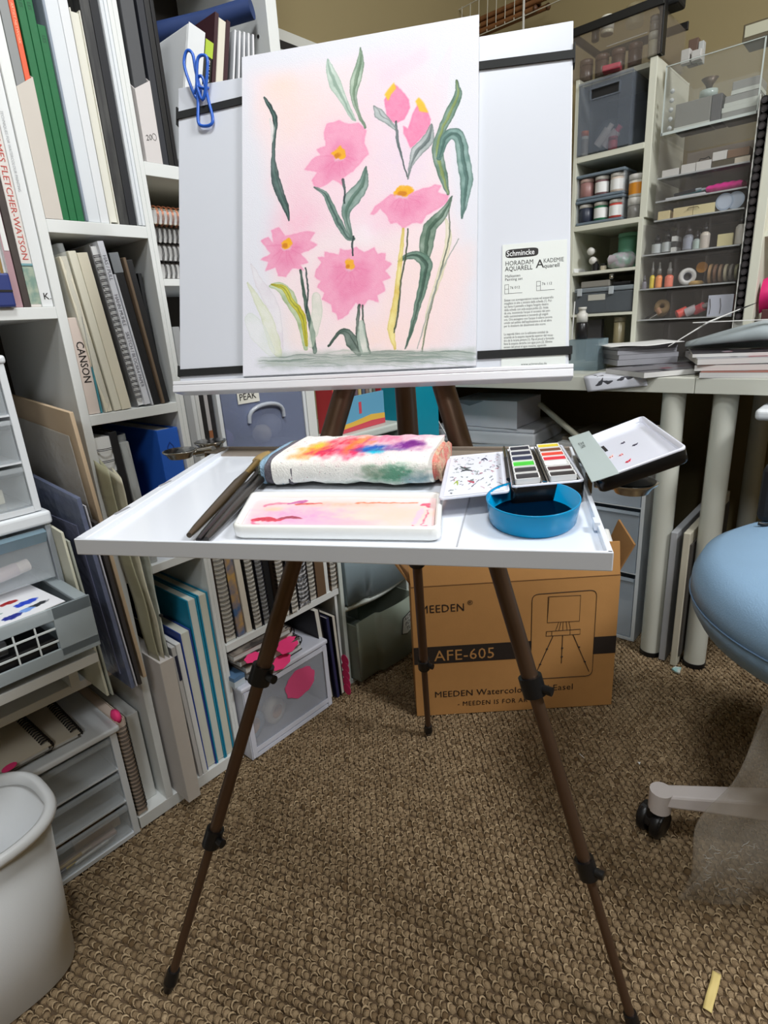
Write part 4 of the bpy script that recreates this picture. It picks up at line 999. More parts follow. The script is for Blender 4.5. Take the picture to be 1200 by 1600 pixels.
turq = C('turquoise_cloth', (22, 138, 172), .6, var=.06, vscale=80)
book('turquoise book with cream page edges, standing by the blue covered book', .4935, .0215, z, .388, .20, .2, cov=turq, face='pages', pg=C('ivory_block_b', (212, 214, 204), .85, var=.06, vscale=6, stretch=(120, 1, 1)), cover_t=.0028)
book('turquoise book with cream page edges, standing against the bookcase side', .5160, .0225, z, .389, .20, 0, cov=turq, face='pages', pg=C('ivory_block_c', (210, 208, 192), .85, var=.06, vscale=6, stretch=(120, 1, 1)), cover_t=.0028)

# --- near column: books on the high shelf
z = .9564
red_t = C('red_lettering', (196, 84, 76), .7); faint = C('faint_grey_lettering', (176, 178, 182), .7)
bk = book('white spined book with a black K at its foot, against the side panel', .3565, .0160, z, .345, .21, 0, cov=C('spine_white_k', (224, 226, 226), .5))
text('K', .0125, ink, bk, (.0042, -.0004, .0105), (1, 0, 0), (0, 0, 1), bold=.03); text('.', .012, ink, bk, (.0128, -.0004, .0105), (1, 0, 0), (0, 0, 1))
text('TECHNIQUES FOR WATERCOLOUR PAINTING', .0052, faint, bk, (.0038, -.0004, .25), (0, 0, -1), (1, 0, 0), width=.9)
bk = book('white spined painting book with red lettering and a small teal picture', .3415, .0145, z, .345, .21, 0, cov=C('spine_white_r', (220, 214, 208), .5),
          band=[(.004, .0560, C('teal_landscape', (124, 152, 140), .6, var=.6, vscale=70, c2=(170, 180, 160))), (.055, .0590, C('teal_sky', (120, 164, 170)))])
text('PAINTING WITH JAMES FLETCHER-WATSON', .0112, red_t, bk, (.0034, -.0004, .322), (0, 0, -1), (1, 0, 0), fit=.258)
book('dark brown book beside the red lettered one', .3315, .0092, z, .30, .21, 0, cov=C('brown_cloth', (64, 54, 50), .6, var=.4, vscale=60), y=YF + .002)
bk = book('mauve spined book with small dark lettering', .3215, .0095, z, .24, .20, 0, cov=C('mauve_cloth', (178, 142, 148), .6))
text('flower book', .0062, C('mauve_print', (90, 50, 70)), bk, (.003, -.0004, .19), (0, 0, -1), (1, 0, 0))
G().box((.0024, -.0005, .075), (.0086, 0, .125)).obj('white_sticker', paper, bk)
bl = T('plastic_pouch', 'clear topped navy pouch of bamboo brushes hanging at the frame edge of the shelf', 'pouch', (.272, YF - .008, z))
G().box((0, 0, 0), (.047, .008, .045)).obj('navy_base', C('navy_plastic', (44, 58, 120), .4), bl, bevel=.003)
G().box((.0, .002, .045), (.047, .006, .200)).obj('clear_front', film, bl)
for k in range(4): G().cyl((.006 + k * .011, .0035, .03), (.004 + k * .0125, .0035, .185), .0024, n=8).obj('bamboo_handle', C('bamboo', (150, 120, 66), .5, var=.2), bl)
G().box((.010, -.0008, .020), (.046, 0, .0228)).obj('seam', ink, bl)
bk = book('white book with a pink flower on its spine, at the frame edge', .300, .020, z, .40, .21, 0, cov=C('spine_white_f', (214, 210, 212), .5), y=YF + .006)
fg = G()
for k in range(5):
    a = k * 1.256; fg.prism([(.010 + .010 * math.cos(a + t) * (1 if abs(t) < .3 else .55), .200 + .014 * math.sin(a + t) * (1 if abs(t) < .3 else .55)) for t in (-.5, -.2, .2, .5)] + [(.010, .200)], 'y', -.0006, 0)
fg.obj('pink_flower_print', C('pink_print', (216, 130, 180)), bk)
# ------------------------------------------------------------------ plastic drawer units
def drawer_unit(label, loc, w_, h, d, rows, frame=plast, front=milky, rot=0, pulls=None, wall=.006, handle='lip', cat='drawer unit', top_over=.003, name='drawer_unit', handle_m=None):
    """rows: list of (z0, z1); local x across, y into the unit, z up"""
    o = T(name, label, cat, loc, (0, 0, rot)); pulls = pulls or [0] * len(rows)
    G().box((-top_over, -top_over, h - .012), (w_ + top_over, d, h)).obj('top_panel', frame, o, bevel=.004, seg=3)
    for x in (0, w_ - wall): G().box((x, 0, .0), (x + wall, d, h - .012)).obj('side_panel', frame, o, bevel=.001)
    G().box((wall, 0, 0), (w_ - wall, d, .008)).obj('bottom_panel', frame, o)
    G().box((wall, d - .003, .008), (w_ - wall, d, h - .012)).obj('back_panel', frame, o)
    for i, ((z0, z1), pull) in enumerate(zip(rows, pulls)):
        if i: G().box((wall, .002, rows[i][0] - .004), (w_ - wall, d - .004, rows[i][0] - .001)).obj('rail', frame, o)
        a, b = wall + .002, w_ - wall - .002; y = -pull + .001; dd = d - .012; c = .0022
        dr = G()
        dr.box((a, y, z0), (b, y + c, z1 - .004)).box((a, y + c, z0), (a + c, y + dd, z1 - .006)).box((b - c, y + c, z0), (b, y + dd, z1 - .006)).box((a + c, y + c, z0), (b - c, y + dd, z0 + c)).box((a + c, y + dd - c, z0 + c), (b - c, y + dd, z1 - .006))
        D = dr.obj('drawer', front, o)
        if handle == 'lip':
            G().prism([(y - .007, z1 - .010), (y, z1 - .017), (y, z1 - .004), (y - .005, z1 - .004)], 'x', a, b).obj('handle', handle_m or front, D)
        elif handle == 'arch':
            m = (a + b) / 2; q = (b - a) * .22
            G().tube([(m + q * math.cos(t) * (1 if True else 0), y - .002 - .004 * math.sin(t), (z0 + z1) / 2 - .026 + .032 * math.sin(t) ** .6) for t in [math.pi * k / 12 for k in range(13)]], .0042, 8).obj('handle', handle_m or front, D)
    return o

# --- near column: upper drawers, unit with the open drawer, board, lower drawers
X0 = .02
drawer_unit('white drawer unit with three clear drawers at the frame edge, under the high shelf', (X0, YF - .001, .661), .266, .232, .24, [(.012, .075), (.080, .145), (.150, .216)], front=clear, frame=plast, wall=.010)
for k, (x, z_, m, n, lb) in enumerate(((.225, .6755, C('cream_card', (220, 214, 190)), 'card_pack', 'pack of cream cards in the lowest clear drawer'), (.215, .7435, C('pink_film', (206, 170, 176), .3), 'film_packet', 'pinkish film packet in the middle clear drawer'), (.222, .8135, C('pale_card', (214, 214, 206)), 'card_pack', 'pale card pack in the top clear drawer'))):
    o = tag(G().box((-.03, -.02, 0), (.022, .03, (.022, .010, .014)[k])).obj(n, m, None, (x, YF + .05, z_), (0, 0, .25 - .2 * k), bevel=.002), lb, 'stationery')
u2 = T('drawer_unit', 'grey translucent drawer unit with one drawer pulled open, over a white board', 'drawer unit', (X0, YF - .001, .442))
W2 = .272
G().box((-.004, -.006, .196), (W2 + .004, .23, .2175)).obj('top_panel', plast, u2, bevel=.005, seg=3)
for x in (0, W2 - .008): G().box((x, 0, 0), (x + .008, .225, .196)).obj('side_panel', milky, u2, bevel=.001)
G().box((.008, .222, 0), (W2 - .008, .225, .196)).obj('back_panel', milky, u2); G().box((.008, 0, 0), (W2 - .008, .222, .004)).obj('bottom_panel', milky, u2)
dr = G().box((.010, .002, .108), (W2 - .010, .0045, .190)).box((.010, .0045, .108), (.0125, .21, .188)).box((W2 - .0125, .0045, .108), (W2 - .010, .21, .188)).box((.0125, .0045, .108), (W2 - .0125, .21, .1105)).obj('drawer', clear, u2)
G().prism([(-.008, .186), (.002, .168), (.002, .190)], 'x', .010, W2 - .010).obj('handle', mat('blue_tinted_plastic', (150, 180, 196), .2, alpha=.5), dr)
g = G(); y0 = -.098; z0, z1 = .020, .100
greyp = mat('grey_translucent_plastic', (172, 182, 186), .3, alpha=.72)
for a, b in (((.004, y0, z1 - .020), (W2 - .002, y0 + .004, z1)), ((.004, y0, z0 - .006), (W2 - .002, y0 + .004, z0 + .014)), ((.215, y0, z0), (W2 - .002, y0 + .004, z1)),
             ((W2 - .010, y0 + .004, z0), (W2 - .006, y0 + .20, z1 - .002)), ((.004, y0 + .004, z0), (.008, y0 + .20, z1 - .002)), ((.008, y0 + .004, z0 - .004), (W2 - .010, y0 + .20, z0))): g.box(a, b)
g.box((W2 - .022, y0 + .004, z1 - .006), (W2 - .004, y0 + .20, z1))
od = g.obj('open_drawer', greyp, u2, bevel=.0012)
gr = G()
for k in range(7): gr.box((.02 + k * .028, y0 + .0005, z0 + .014), (.0222 + k * .028, y0 + .003, z1 - .020))
for zz in (.046, .066): gr.box((.004, y0 + .0006, zz), (.215, y0 + .0028, zz + .0026))
for k in range(8): gr.box((W2 - .0058, y0 + .02 + k * .022, z0 + .005), (W2 - .0056, y0 + .0222 + k * .022, z1 - .006))
gr.obj('grid_ribs', C('pale_rib_plastic', (206, 212, 212), .3), od)
def swatch_canvas():
    cv = Canvas(300, 220, (226, 226, 230))
    for x, y, c, r in ((60, 40, (30, 28, 34), 22), (150, 40, (34, 36, 40), 20), (205, 90, (150, 26, 30), 20), (120, 90, (110, 50, 50), 20), (40, 95, (90, 40, 60), 18), (230, 130, (30, 60, 190), 28), (140, 140, (20, 70, 60), 20), (60, 150, (150, 60, 90), 20), (250, 172, (40, 44, 50), 22), (170, 185, (24, 36, 130), 26), (215, 178, (110, 150, 220), 20), (90, 190, (40, 90, 60), 18)):
        cv.lay(cv.blob(x, y, r * 1.2, r * .62, .3), c, .95, grain=.2)
    return cv.a
sw = T('swatch_card', 'white card of dried paint swatches lying in the open grey drawer', 'card', (.130, YF - .085, .533), (0.02, 0, .10))
g = G().sheet(lambda u, v: (.155 * u - .02, .12 * v, .0012), 2, 2); g.obj('swatches', pic('paint_swatches', swatch_canvas(), .7), sw)
G().box((-.02, 0, 0), (.135, .12, .0010)).obj('card', paper, sw)
tag(G().box((0, 0, 0), (.16, .075, .026)).obj('black_tin', blackp, None, (.075, YF - .090, .4650), bevel=.002), 'black tin seen through the grid of the open grey drawer', 'tin')
tag(G().box((0, 0, 0), (.075, .06, .020)).obj('grey_tin', C('grey_tin_paint', (70, 72, 76), .4, var=.5, vscale=200), None, (.10, YF - .085, .4925), bevel=.002), 'speckled grey tin on the black tin in the open drawer', 'tin')
tag(G().box((0, 0, 0), (.12, .08, .009)).obj('card_stack', paper, None, (.115, YF - .085, .5240), (0, 0, .05)), 'white card stack right under the swatch card', 'card')
o = T('paint_tube', 'rolled clear tube of pink and white paint in the closed grey drawer', 'tube', (.15, YF + .018, .566), (0, 0, .15))
G().tube([(0, 0, 0), (.04, 0, .003), (.09, 0, .005)], .011, 12).obj('body', mat('pearl_tube', (220, 200, 200), .2, alpha=.9), o); G().cyl((.09, 0, .005), (.108, 0, .006), .010).obj('cap', mat('pearl_cap', (230, 214, 206), .2), o)
tag(G().box((0, 0, 0), (.03, .03, .05)).obj('cream_box', C('cream_card', 0), None, (.055, YF + .02, .5535), bevel=.001), 'small cream box standing in the closed grey drawer', 'box')

bd2 = T('white_board', 'white board carrying the open grey drawer unit, above black-coiled sketchbooks', 'board', (-.05, .885, .4215))
G().box((0, 0, 0), (.337, .35, .0165)).obj('board', white, bd2, bevel=.001)
for x in (0, .322): G().box((x, .12, -.0925), (x + .015, .34, 0)).obj('support', white, bd2)

# --- envelopes and folders squeezed between the board and the side panel
def folder(label, x, t, z, h, y, dp, m, lean=2.5, name='folder', cat='folder', slant=.02, extra=None):
    o = place(T(name, label, cat), x, z, t, lean, y)
    G().prism([(0, 0), (dp, 0), (dp, h + slant), (0, h)], 'x', 0, t).obj('sleeve', m, o, bevel=min(.0006, t * .2))
    if extra: extra(o)
    return o
kraft2 = mat('tan_envelope', (200, 176, 146), .6, var=.06, vscale=20, bump=.3, bscale=30)
blue_f = mat('blue_violet_film', (104, 112, 138), .2, var=.25, vscale=30, bump=.8, bscale=40, spec=.7)
folder('cream tabbed folder nearest the open grey drawer', .3000, .0040, .3285, .30, .93, .22, C('cream_folder', (206, 204, 184), .6), 1.5)
folder('pale grey folder behind the cream tabbed one', .3065, .0030, .3285, .285, .925, .22, C('grey_green_folder', (168, 172, 160), .6), 1.8)
folder('shiny blue violet plastic folder, lower than the tan envelope', .3360, .0065, .3285, .350, .915, .24, blue_f, 2.6, extra=lambda o: G().box((-.0012, .03, .02), (-.0002, .2, .30)).obj('inner_sheet', mat('lilac_film', (128, 132, 160), .2, bump=.8, bscale=50), o))
folder('thin white edged folder touching the blue violet one', .3448, .0022, .3285, .335, .915, .24, C('white_edge', (196, 196, 204), .5), 2.6)
folder('dark grey folder between the blue folder and the tan envelope', .3495, .0060, .3285, .305, .915, .22, C('charcoal_folder', (58, 54, 54), .6), 2.2)
folder('tall tan envelope leaning at the side panel under the high shelf', .3655, .0060, .3285, .476, .93, .25, kraft2, 2.6, name='envelope', cat='envelope')
folder('clear sleeve with a creased top standing behind the tan envelope', .3590, .0012, .3285, .440, .945, .23, film, 2.4, name='plastic_sleeve', cat='sleeve')
olive_s = mat('olive_sleeve', (176, 174, 146), .35, var=.08, vscale=30, bump=.6, bscale=40)
def crumpled(label, x, t, z, h, y, dp, m, lean, seed, slant=.015, extra=None):
    o = place(T('folder', label, 'folder'), x, z, t, lean, y)
    def fn(u, v):
        # u runs round the sleeve: near face, front fold, far face
        e = math.sin(seed + v * 7) * .0016 + math.sin(seed * 2 + v * 17) * .0007
        s_ = abs(2 * u - 1); w_ = t * (.35 + .65 * min(1, v * 4)) * (1 - .25 * max(0, v - .8))
        return ((w_ * (u if True else 0)) + e, dp * s_ ** 1.2 + .004 * math.sin(v * 9 + seed), h * v + slant * s_ * v)
    G().sheet(fn, 12, 26).obj('sleeve', m, o, solid=.0007)
    if extra: extra(o)
    return o
olive_s = mat('olive_sleeve', (186, 184, 160), .35, var=.08, vscale=30, bump=.8, bscale=40, alpha=.93)
crumpled('olive translucent folder in front of the side panel, resting on the pale canvas', .3962, .0095, .3447, .362, .926, .037, olive_s, 3.4, 1)
crumpled('pale cream folder in front of the coiled sketchbook, resting on the pale canvas', .4074, .0080, .3447, .345, .926, .036, mat('cream_sleeve', (214, 208, 186), .5, var=.05, vscale=30, bump=.6, bscale=40), 2.6, 2)
crumpled('grey green punched sleeve between the cream folder and the blue covered book', .4160, .0060, .3447, .26, .928, .034, mat('grey_green_sleeve', (190, 194, 184), .4, bump=.8, bscale=40), .9, 4, extra=lambda o: G().cyl((.0040, -.001, .085), (.0040, .004, .085), .003, n=10).obj('punched_hole', ink, o))

# --- lower drawers with sketchbooks on top
LU = drawer_unit('white drawer unit with clear bowed drawers on the carpet by the waste bin', (.045, YF - .004, 0), .266, .2455, .24, [(.012, .078), (.084, .152), (.158, .230)], front=clear, frame=plast, wall=.012, top_over=.006)
for lb, n, a, b, m, pos, rz in (('tan wooden block in the bottom bowed drawer', 'wood_block', (0, 0, 0), (.085, .02, .024), C('pale_wood', (190, 160, 126), .6, var=.1), (.205, YF + .025, .0165), .02),
                            ('pale pink ruler in the bottom bowed drawer', 'ruler', (0, 0, 0), (.16, .016, .006), C('pink_plastic', (206, 180, 170), .4), (.115, YF + .012, .0165), 0),
                            ('wooden panel in the bottom bowed drawer', 'wood_plaque', (0, 0, 0), (.10, .10, .010), C('panel_wood', (180, 150, 120), .6), (.12, YF + .06, .0165), 0)):
    tag(G().box(a, b).obj(n, m, None, pos, (0, 0, rz), bevel=.001), lb, 'craft supply')
for k, (x, c1, c2, lb) in enumerate(((.16, (30, 36, 80), (200, 170, 60), 'navy pen with a gold band in the bottom bowed drawer'), (.19, (196, 160, 80), (240, 230, 210), 'gold pen in the bottom bowed drawer'), (.235, (206, 206, 206), (180, 180, 186), 'short silver pen in the bottom bowed drawer'))):
    o = T('pen', lb, 'pen', (x, YF + .004 + .004 * (k % 2), .0190 + (.006 if k == 1 else 0)))
    G().cyl((-.04, 0, 0), (.02, 0, .002), .0032).obj('barrel', C('pen_%d' % k, c1, .3), o); G().cyl((.02, 0, .002), (.038, 0, .003), .0028, .001).obj('tip', C('pen_tip_%d' % k, c2, .3, metal=.5), o)
tag(G().lathe([(1e-7, 0), (.012, 0), (.012, .020), (.009, .024), (1e-7, .024)], 16).obj('amber_jar', C('amber', (196, 150, 60), .3), None, (.135, YF + .03, .0885)), 'small amber jar in the middle bowed drawer', 'jar')
def flat_spiral(label, loc, rz, w_, d, t, c, coil_side='x1', n=22, group=None, pgm=leavesh):
    """sketchbook lying down; the binding runs along its far x edge"""
    o = T('spiral_sketchbook', label, 'sketchbook', loc, (0, 0, rz), group)
    G().box((0, 0, 0), (w_, d, .0016)).obj('cover', C('grey_board', (120, 118, 114)), o); G().box((0, 0, t - .0016), (w_, d, t)).obj('cover', c, o)
    G().box((.002, .002, .0018), (w_ - .004, d - .002, t - .0018)).obj('page_block', pgm, o)
    g = G(); r = t / 2 + .006
    for i in range(n):
        y = .008 + (d - .016) * i / (n - 1)
        for dy in (-.0013, .0013):
            g.tube([(w_ - .004 + r * math.cos(a) * .9, y + dy + .0015 * a, t / 2 + r * math.sin(a)) for a in [-2.5 + 5.0 * k / 8 for k in range(9)]], .0008, 5)
    g.obj('wire_binding', wire, o)
    return o
flat_spiral('lower black coiled sketchbook on the bowed drawer unit', (.075, YF + .02, .2458), -.03, .185, .215, .0095, C('cream_cover_b', (206, 196, 178), .7), n=24)
flat_spiral('upper black coiled sketchbook with cream cover on the bowed drawer unit', (.062, YF + .004, .2556), .03, .150, .225, .0095, C('cream_cover_c', (214, 204, 186), .7), n=26)
for x, y, rz, lb in ((.148, YF - .006, .3, 'pink sticky note under the cream sketchbooks by the bin'),):
    tag(G().prism([(.012 * math.cos(a), .008 * math.sin(a)) for a in [k * .5236 for k in range(12)]], 'z', 0, .0012).obj('sticky_note', pinkm, None, (x, y + .01, .2660), (0, 0, rz)), lb, 'sticky note')
s_ = spiral('thick sketchbook standing coil outwards beside the bowed drawers', .3165, .0185, .0265, .220, .20, .5, c1=C('beige_cover', (200, 184, 168)), pg=C('cream_block_c', (214, 196, 182), .8), n=22, y=YF + .004)
G().lathe([(1e-7, .012), (.012, .009), (.016, 0), (.012, -.009), (1e-7, -.012)], 14, sx=.5).obj('pink_tab', pinkm, s_, (.009, .012, .222))
tag(G().box((0, 0, 0), (.022, .2, .2)).obj('canvas_board', white, None, (.345, YF + .03, .0265), bevel=.001), 'white panel standing between the coil-bound sketchbook and the bookcase side', 'panel')

# ------------------------------------------------------------------ second bookcase: contents
# upper compartment
z = 1.1724
magazine_file('white cut-down magazine file printed 20, holding dark folders', .5625, .5905, z, .100, .116, .225, C('white_file_card', (214, 208, 206), .7), dp=.25)
lf = [o for o in bpy.data.objects if o.get('label', '').startswith('white cut-down')][0]
text('20', .0115, C('grey_print_b', (90, 88, 86)), lf, (.0050, -.0004, .030), (1, 0, .25), (0, 0, 1))
g = G(); g.tube([(.0200 + .0036 * math.cos(a), -.0004, .0375 + .0048 * math.sin(a)) for a in [k * .5236 for k in range(12)]], .0003, 4, closed=True).obj('circle_print', C('grey_print_b', 0), lf)
slab('dark grey folder standing inside the white magazine file', .5645, .0225, z + .0016, .226, .23, C('dark_grey_card', (76, 77, 80), .6), y=YF + .005, name='folder', cat='folder')
book('black book touching the white magazine file', .5915, .0120, z, .232, .23, cov=C('black_blue_cloth', (34, 36, 44)), cover_t=.0012)
book('slim black binder beside the black book', .6042, .0095, z, .232, .23, cov=blackp, name='binder', cat='binder')
book('second slim black binder with pale page lines', .6145, .0065, z, .232, .23, cov=C('black_binder_b', (28, 28, 32), .3), name='binder', cat='binder')
slab('pale grey curved file box leaning beyond the black binders', .6225, .0310, z + .001, .215, .22, C('pale_file', (224, 226, 228), .5, var=.04), -15, name='file_box', cat='file box', bevel=.004)
sm = book('black book with a lime green top and white capitals',   .6570, .0150, z + .001, .205, .20, -15, cov=C('black_gloss', (26, 28, 26), .35), band=[(.180, .2048, C('lime_green', (176, 200, 60)))])
text('SMMAC', .0105, C('white_print', (226, 226, 222)), sm, (.0035, -.0004, .176), (0, 0, -1), (1, 0, 0), bold=.01)
book('cream paged book with a dark maroon cover in the upper compartment', .6790, .0300, z + .001, .246, .20, -13.5, cov=C('maroon_cloth', (58, 26, 34)), face='pages', pg=C('ivory_block_d', (226, 220, 204), .8, var=.05, stretch=(100, 1, 1)), cover_t=.007)
for k in range(5):
    slab(('first', 'second', 'third', 'fourth', 'last')[k] + ' clear plastic sleeve counted from the maroon book in the upper compartment', .722 + k * .0145, .004, z + .001, .236, .20, mat('sleeve_film', (226, 228, 232), .12, alpha=.42), -12.5 + k * 1.2, name='plastic_sleeve', cat='sleeve', edge=mat('sleeve_edge', (236, 236, 240), .2), y=YF + .004)
slab('black and white card at the end of the clear sleeves', .815, .006, z, .205, .18, C('dark_card_end', (50, 50, 54)), -7, name='card_folder', cat='folder', y=YF + .012)
br = T('navy_roll', 'navy fabric roll lying across the tops of the leaning books', 'fabric roll')
G().tube([(.822, .978, 1.450), (.775, 1.05, 1.440), (.70, 1.15, 1.4280), (.67, 1.20, 1.4250)], .0165, 18).obj('roll', navy, br)
G().tube([(.76, 1.073, 1.4372), (.752, 1.085, 1.4358)], .0172, 18).obj('tie', C('navy_tie', (20, 34, 70), .8), br)

# coil-bound pads lying flat
def lying_coil(label, z, t, c, coil, dx=0, y=YF + .012, ln=.24):
    o = T('spiral_sketchbook', label, 'sketchbook', (.5585 + dx, y, z), (0, 0, 0))
    G().box((0, .004, 0), (ln, .20, .0014)).obj('cover', c, o); G().box((0, .004, t - .0014), (ln, .20, t)).obj('cover', c, o); G().box((.002, .005, .0015), (ln - .002, .198, t - .0015)).obj('page_block', leavesh, o)
    g = G(); r = t / 2 + .0035
    for i in range(26):
        x = .006 + i * (ln - .012) / 25
        for dx_ in (-.0011, .0011):
            g.tube([(x + dx_, .003 - r * .8 * math.cos(a), t / 2 + r * math.sin(a)) for a in [-2.2 + 4.4 * k / 7 for k in range(8)]], .0007, 5)
    g.obj('wire_binding', coil, o)
z = .9970
copper = mat('copper_wire', (196, 120, 84), .3, metal=.7)
for k, (t, c, co, lb) in enumerate(((.026, C('brown_board', (70, 62, 54)), wire, 'lowest black coiled sketchbook of the flat pile beside the board'), (.027, C('grey_board_b', (110, 106, 98)), wire, 'second coiled sketchbook from the bottom of the flat pile'),
                                 (.026, C('tan_board', (150, 140, 120)), wire, 'third coiled sketchbook in the flat pile, under the orange coiled one'), (.024, C('ivory_board', (200, 192, 172)), copper, 'orange coiled sketchbook on top of the flat pile'))):
    lying_coil(lb, z, t, c, co, dx=.002 * (k % 2), y=YF + .010 + .004 * (k % 3)); z += t + .0025

# compartment behind the board and above the shelf
z = .6564
slab('pale grey ring file at the near end, below the flat coiled pile', .5572, .0135, z, .262, .22, C('pale_grey_file', (168, 170, 172), .5), name='file', cat='file')
for lb, x, t, h, m in (('white slim book beside the pale grey file, above the blue binder', .5722, .0085, .24, C('white_slim_b', (214, 216, 216))), ('second white slim book, next to a black spine', .5815, .0080, .23, C('white_slim_c', (206, 206, 204)))):
    book(lb, x, t, z, h, .2, cov=m)
book('black spined book between the white and the grey spines', .5903, .0085, z, .23, .2, cov=C('black_spine', (28, 26, 26)))
book('pale grey spined book with a rust foot', .5995, .0078, z, .22, .2, cov=C('grey_spine', (176, 172, 172)), band=[(.0, .072, C('rust_band', (150, 96, 62)))])
book('black textured spine against the labelled drawer', .6080, .0085, z, .225, .2, cov=C('black_spine_b', (30, 29, 31), .6, var=.5, vscale=150))
pk = drawer_unit('clear drawer unit labelled PEAK under the drawing board', (.621, YF - .004, z), .221, .205, .22, [(.012, .185)], frame=plast, front=mat('blue_clear_plastic', (150, 160, 190), .12, alpha=.42), wall=.008, handle='arch', handle_m=mat('clear_handle', (200, 206, 216), .15, alpha=.8))
pl_ = [c for c in kids(pk) if c.name.startswith('drawer')][0]
G().box((.046, -.0012, .112), (.098, -.0002, .140)).obj('label_tag', C('label_white', (226, 224, 214)), pl_)
text('PEAK', .0185, ink, pl_, (.0495, -.0016, .1185), (1, 0, .03), (0, 0, 1), bold=.01, width=.95)
for lb, pos, r, c in (('violet ball of yarn in the PEAK drawer', (.66, YF + .06, .71), .026, (120, 100, 160)), ('navy bag in the PEAK drawer', (.70, YF + .12, .735), .045, (50, 60, 110)), ('cream bead pack in the PEAK drawer', (.755, YF + .05, .725), .022, (210, 200, 176)), ('grey tube pack in the PEAK drawer', (.80, YF + .08, .715), .03, (140, 140, 150)), ('blue pouch at the back of the PEAK drawer', (.78, YF + .15, .745), .05, (60, 76, 130))):
    tag(G().lathe([(1e-7, -.9), (.6, -.75), (.95, -.2), (.9, .4), (.5, .85), (1e-7, .95)], 12).xf(Matrix.Scale(r, 4)).obj('craft_pouch', C('pouch_%d_%d_%d' % c, c, .6, var=.3, vscale=80), None, (pos[0], pos[1], .6564 + .0145 + r * .9)), lb, 'pouch')

# upright spiral sketchbooks
z = .2868
brown = C('brown_cover', (74, 62, 54), .6); blk_sp = C('black_sp_cover', (26, 26, 30), .5)
spiral('brown covered sketchbook with wide white coils, first of the upright row', .5605, .0270, z, .262, .18, .2, c1=brown, c2=blk_sp, n=24, y=YF + .003, rad=.0135)
book('art book with an ochre and blue picture spine in the upright row', .5915, .0185, z, .262, .18, 1.6, cov=C('ochre_picture', (190, 150, 84), .5, var=.5, vscale=25, c2=(70, 100, 140)), y=YF + .002)
book('ivory paged book beside the ochre picture spine', .6140, .0140, z, .262, .18, 1.8, cov=C('ivory_cover', (214, 206, 190)), y=YF + .002)
spiral('white coiled sketchbook behind the easel leg, beside the ivory book', .6320, .0215, z, .255, .18, 1.8, c1=blk_sp, n=24, y=YF - .002)
spiral('dark coiled sketchbook behind the easel leg, second beside the ivory book', .6570, .0190, z, .255, .18, 1.6, c1=C('navy_sp', (40, 42, 56)), pg=C('grey_pages', (150, 150, 150)), n=24, y=YF - .002)
book('black book half hidden by the bronze easel leg', .6800, .0160, z, .25, .18, 1, cov=C('black_sp_b', (22, 22, 24)))
spiral('thick cream paged coiled sketchbook just past the easel leg', .7000, .0230, z, .20, .17, 1.4, c1=brown, n=18, y=YF - .012)
spiral('white coiled sketchbook with a black back in the middle of the upright row', .7265, .0225, z, .235, .17, 1.2, c1=blk_sp, n=20, y=YF - .014)
spiral('black and white patterned coiled sketchbook in the upright row', .7540, .0330, z, .235, .17, 1, c1=blk_sp, pg=C('speckled_pages', (90, 92, 100), .7, var=.9, vscale=120, c2=(220, 220, 222)), n=20, y=YF - .010, rad=.0150)
spiral('cream coiled sketchbook near the drawer tower end of the row', .7920, .0220, z, .215, .17, .8, c1=C('dark_red_brown', (62, 48, 44)), n=18, y=YF - .004)
book('brown kraft book between the upright coils and the drawer tower', .8165, .0280, z, .205, .17, .3, cov=C('kraft_cover', (104, 80, 58), .7), y=YF - .004)
spiral('white paged sketchbook with black coils touching the drawer tower', .8600, .0220, z, .212, .17, 0, c1=C('kraft_cover', 0), n=17, y=YF - .006)

# under that shelf: small drawer, pile, leaning sketchbooks
SD = drawer_unit('small white drawer box holding tape rolls, standing on the carpet before the bookcase', (.5610, .942, .001), .245, .186, .21, [(.016, .166)], frame=C('lilac_white_plastic', (214, 216, 228), .35), front=mat('lilac_clear_plastic', (200, 204, 214), .2, alpha=.35), wall=.012, top_over=.004, handle='none')
dd = [c for c in kids(SD) if c.name.startswith('drawer')][0]
G().prism([(.155 + .045 * math.cos(t) * (1 + .06 * math.sin(9 * t)), .115 + .036 * math.sin(t) * (1 + .06 * math.cos(7 * t))) for t in [k * .2618 for k in range(24)]], 'y', -.0012, -.0002).obj('pink_splash_label', C('pink_splash', (226, 84, 132)), dd)
for z0_ in (.014, .160): G().box((.014, -.0016, z0_), (.232, -.0004, z0_ + .012)).obj('front_frame', C('lilac_white_plastic', 0), SD)
for x in (.002, .232): G().box((x, -.0022, .004), (x + .012, 0, .172)).obj('front_frame', C('lilac_white_plastic', 0), SD)
for lb, x, r, c, yy in (('beige roll of tape in the small white drawer box', .665, .030, (206, 196, 176), .990), ('blue grey roll of tape in the small white drawer box', .595, .034, (120, 144, 160), .985), ('grey roll of tape at the middle of the small drawer box', .635, .030, (150, 160, 168), 1.035)):
    o = T('tape_roll', lb, 'tape', (x, yy, .0195 + r)); 
    G().lathe([(r * .55, -.012), (r, -.012), (r, .012), (r * .55, .012), (r * .55, -.012)], 24).xf(Matrix.Rotation(math.pi / 2, 4, 'X') @ Matrix.Rotation(.2, 4, 'Y')).obj('roll', C('tape_%d' % c[0], c, .4), o)
    G().lathe([(r * .48, -.0125), (r * .55, -.0125), (r * .55, .0125), (r * .48, .0125), (r * .48, -.0125)], 24).xf(Matrix.Rotation(math.pi / 2, 4, 'X') @ Matrix.Rotation(.2, 4, 'Y')).obj('core', kraft, o)
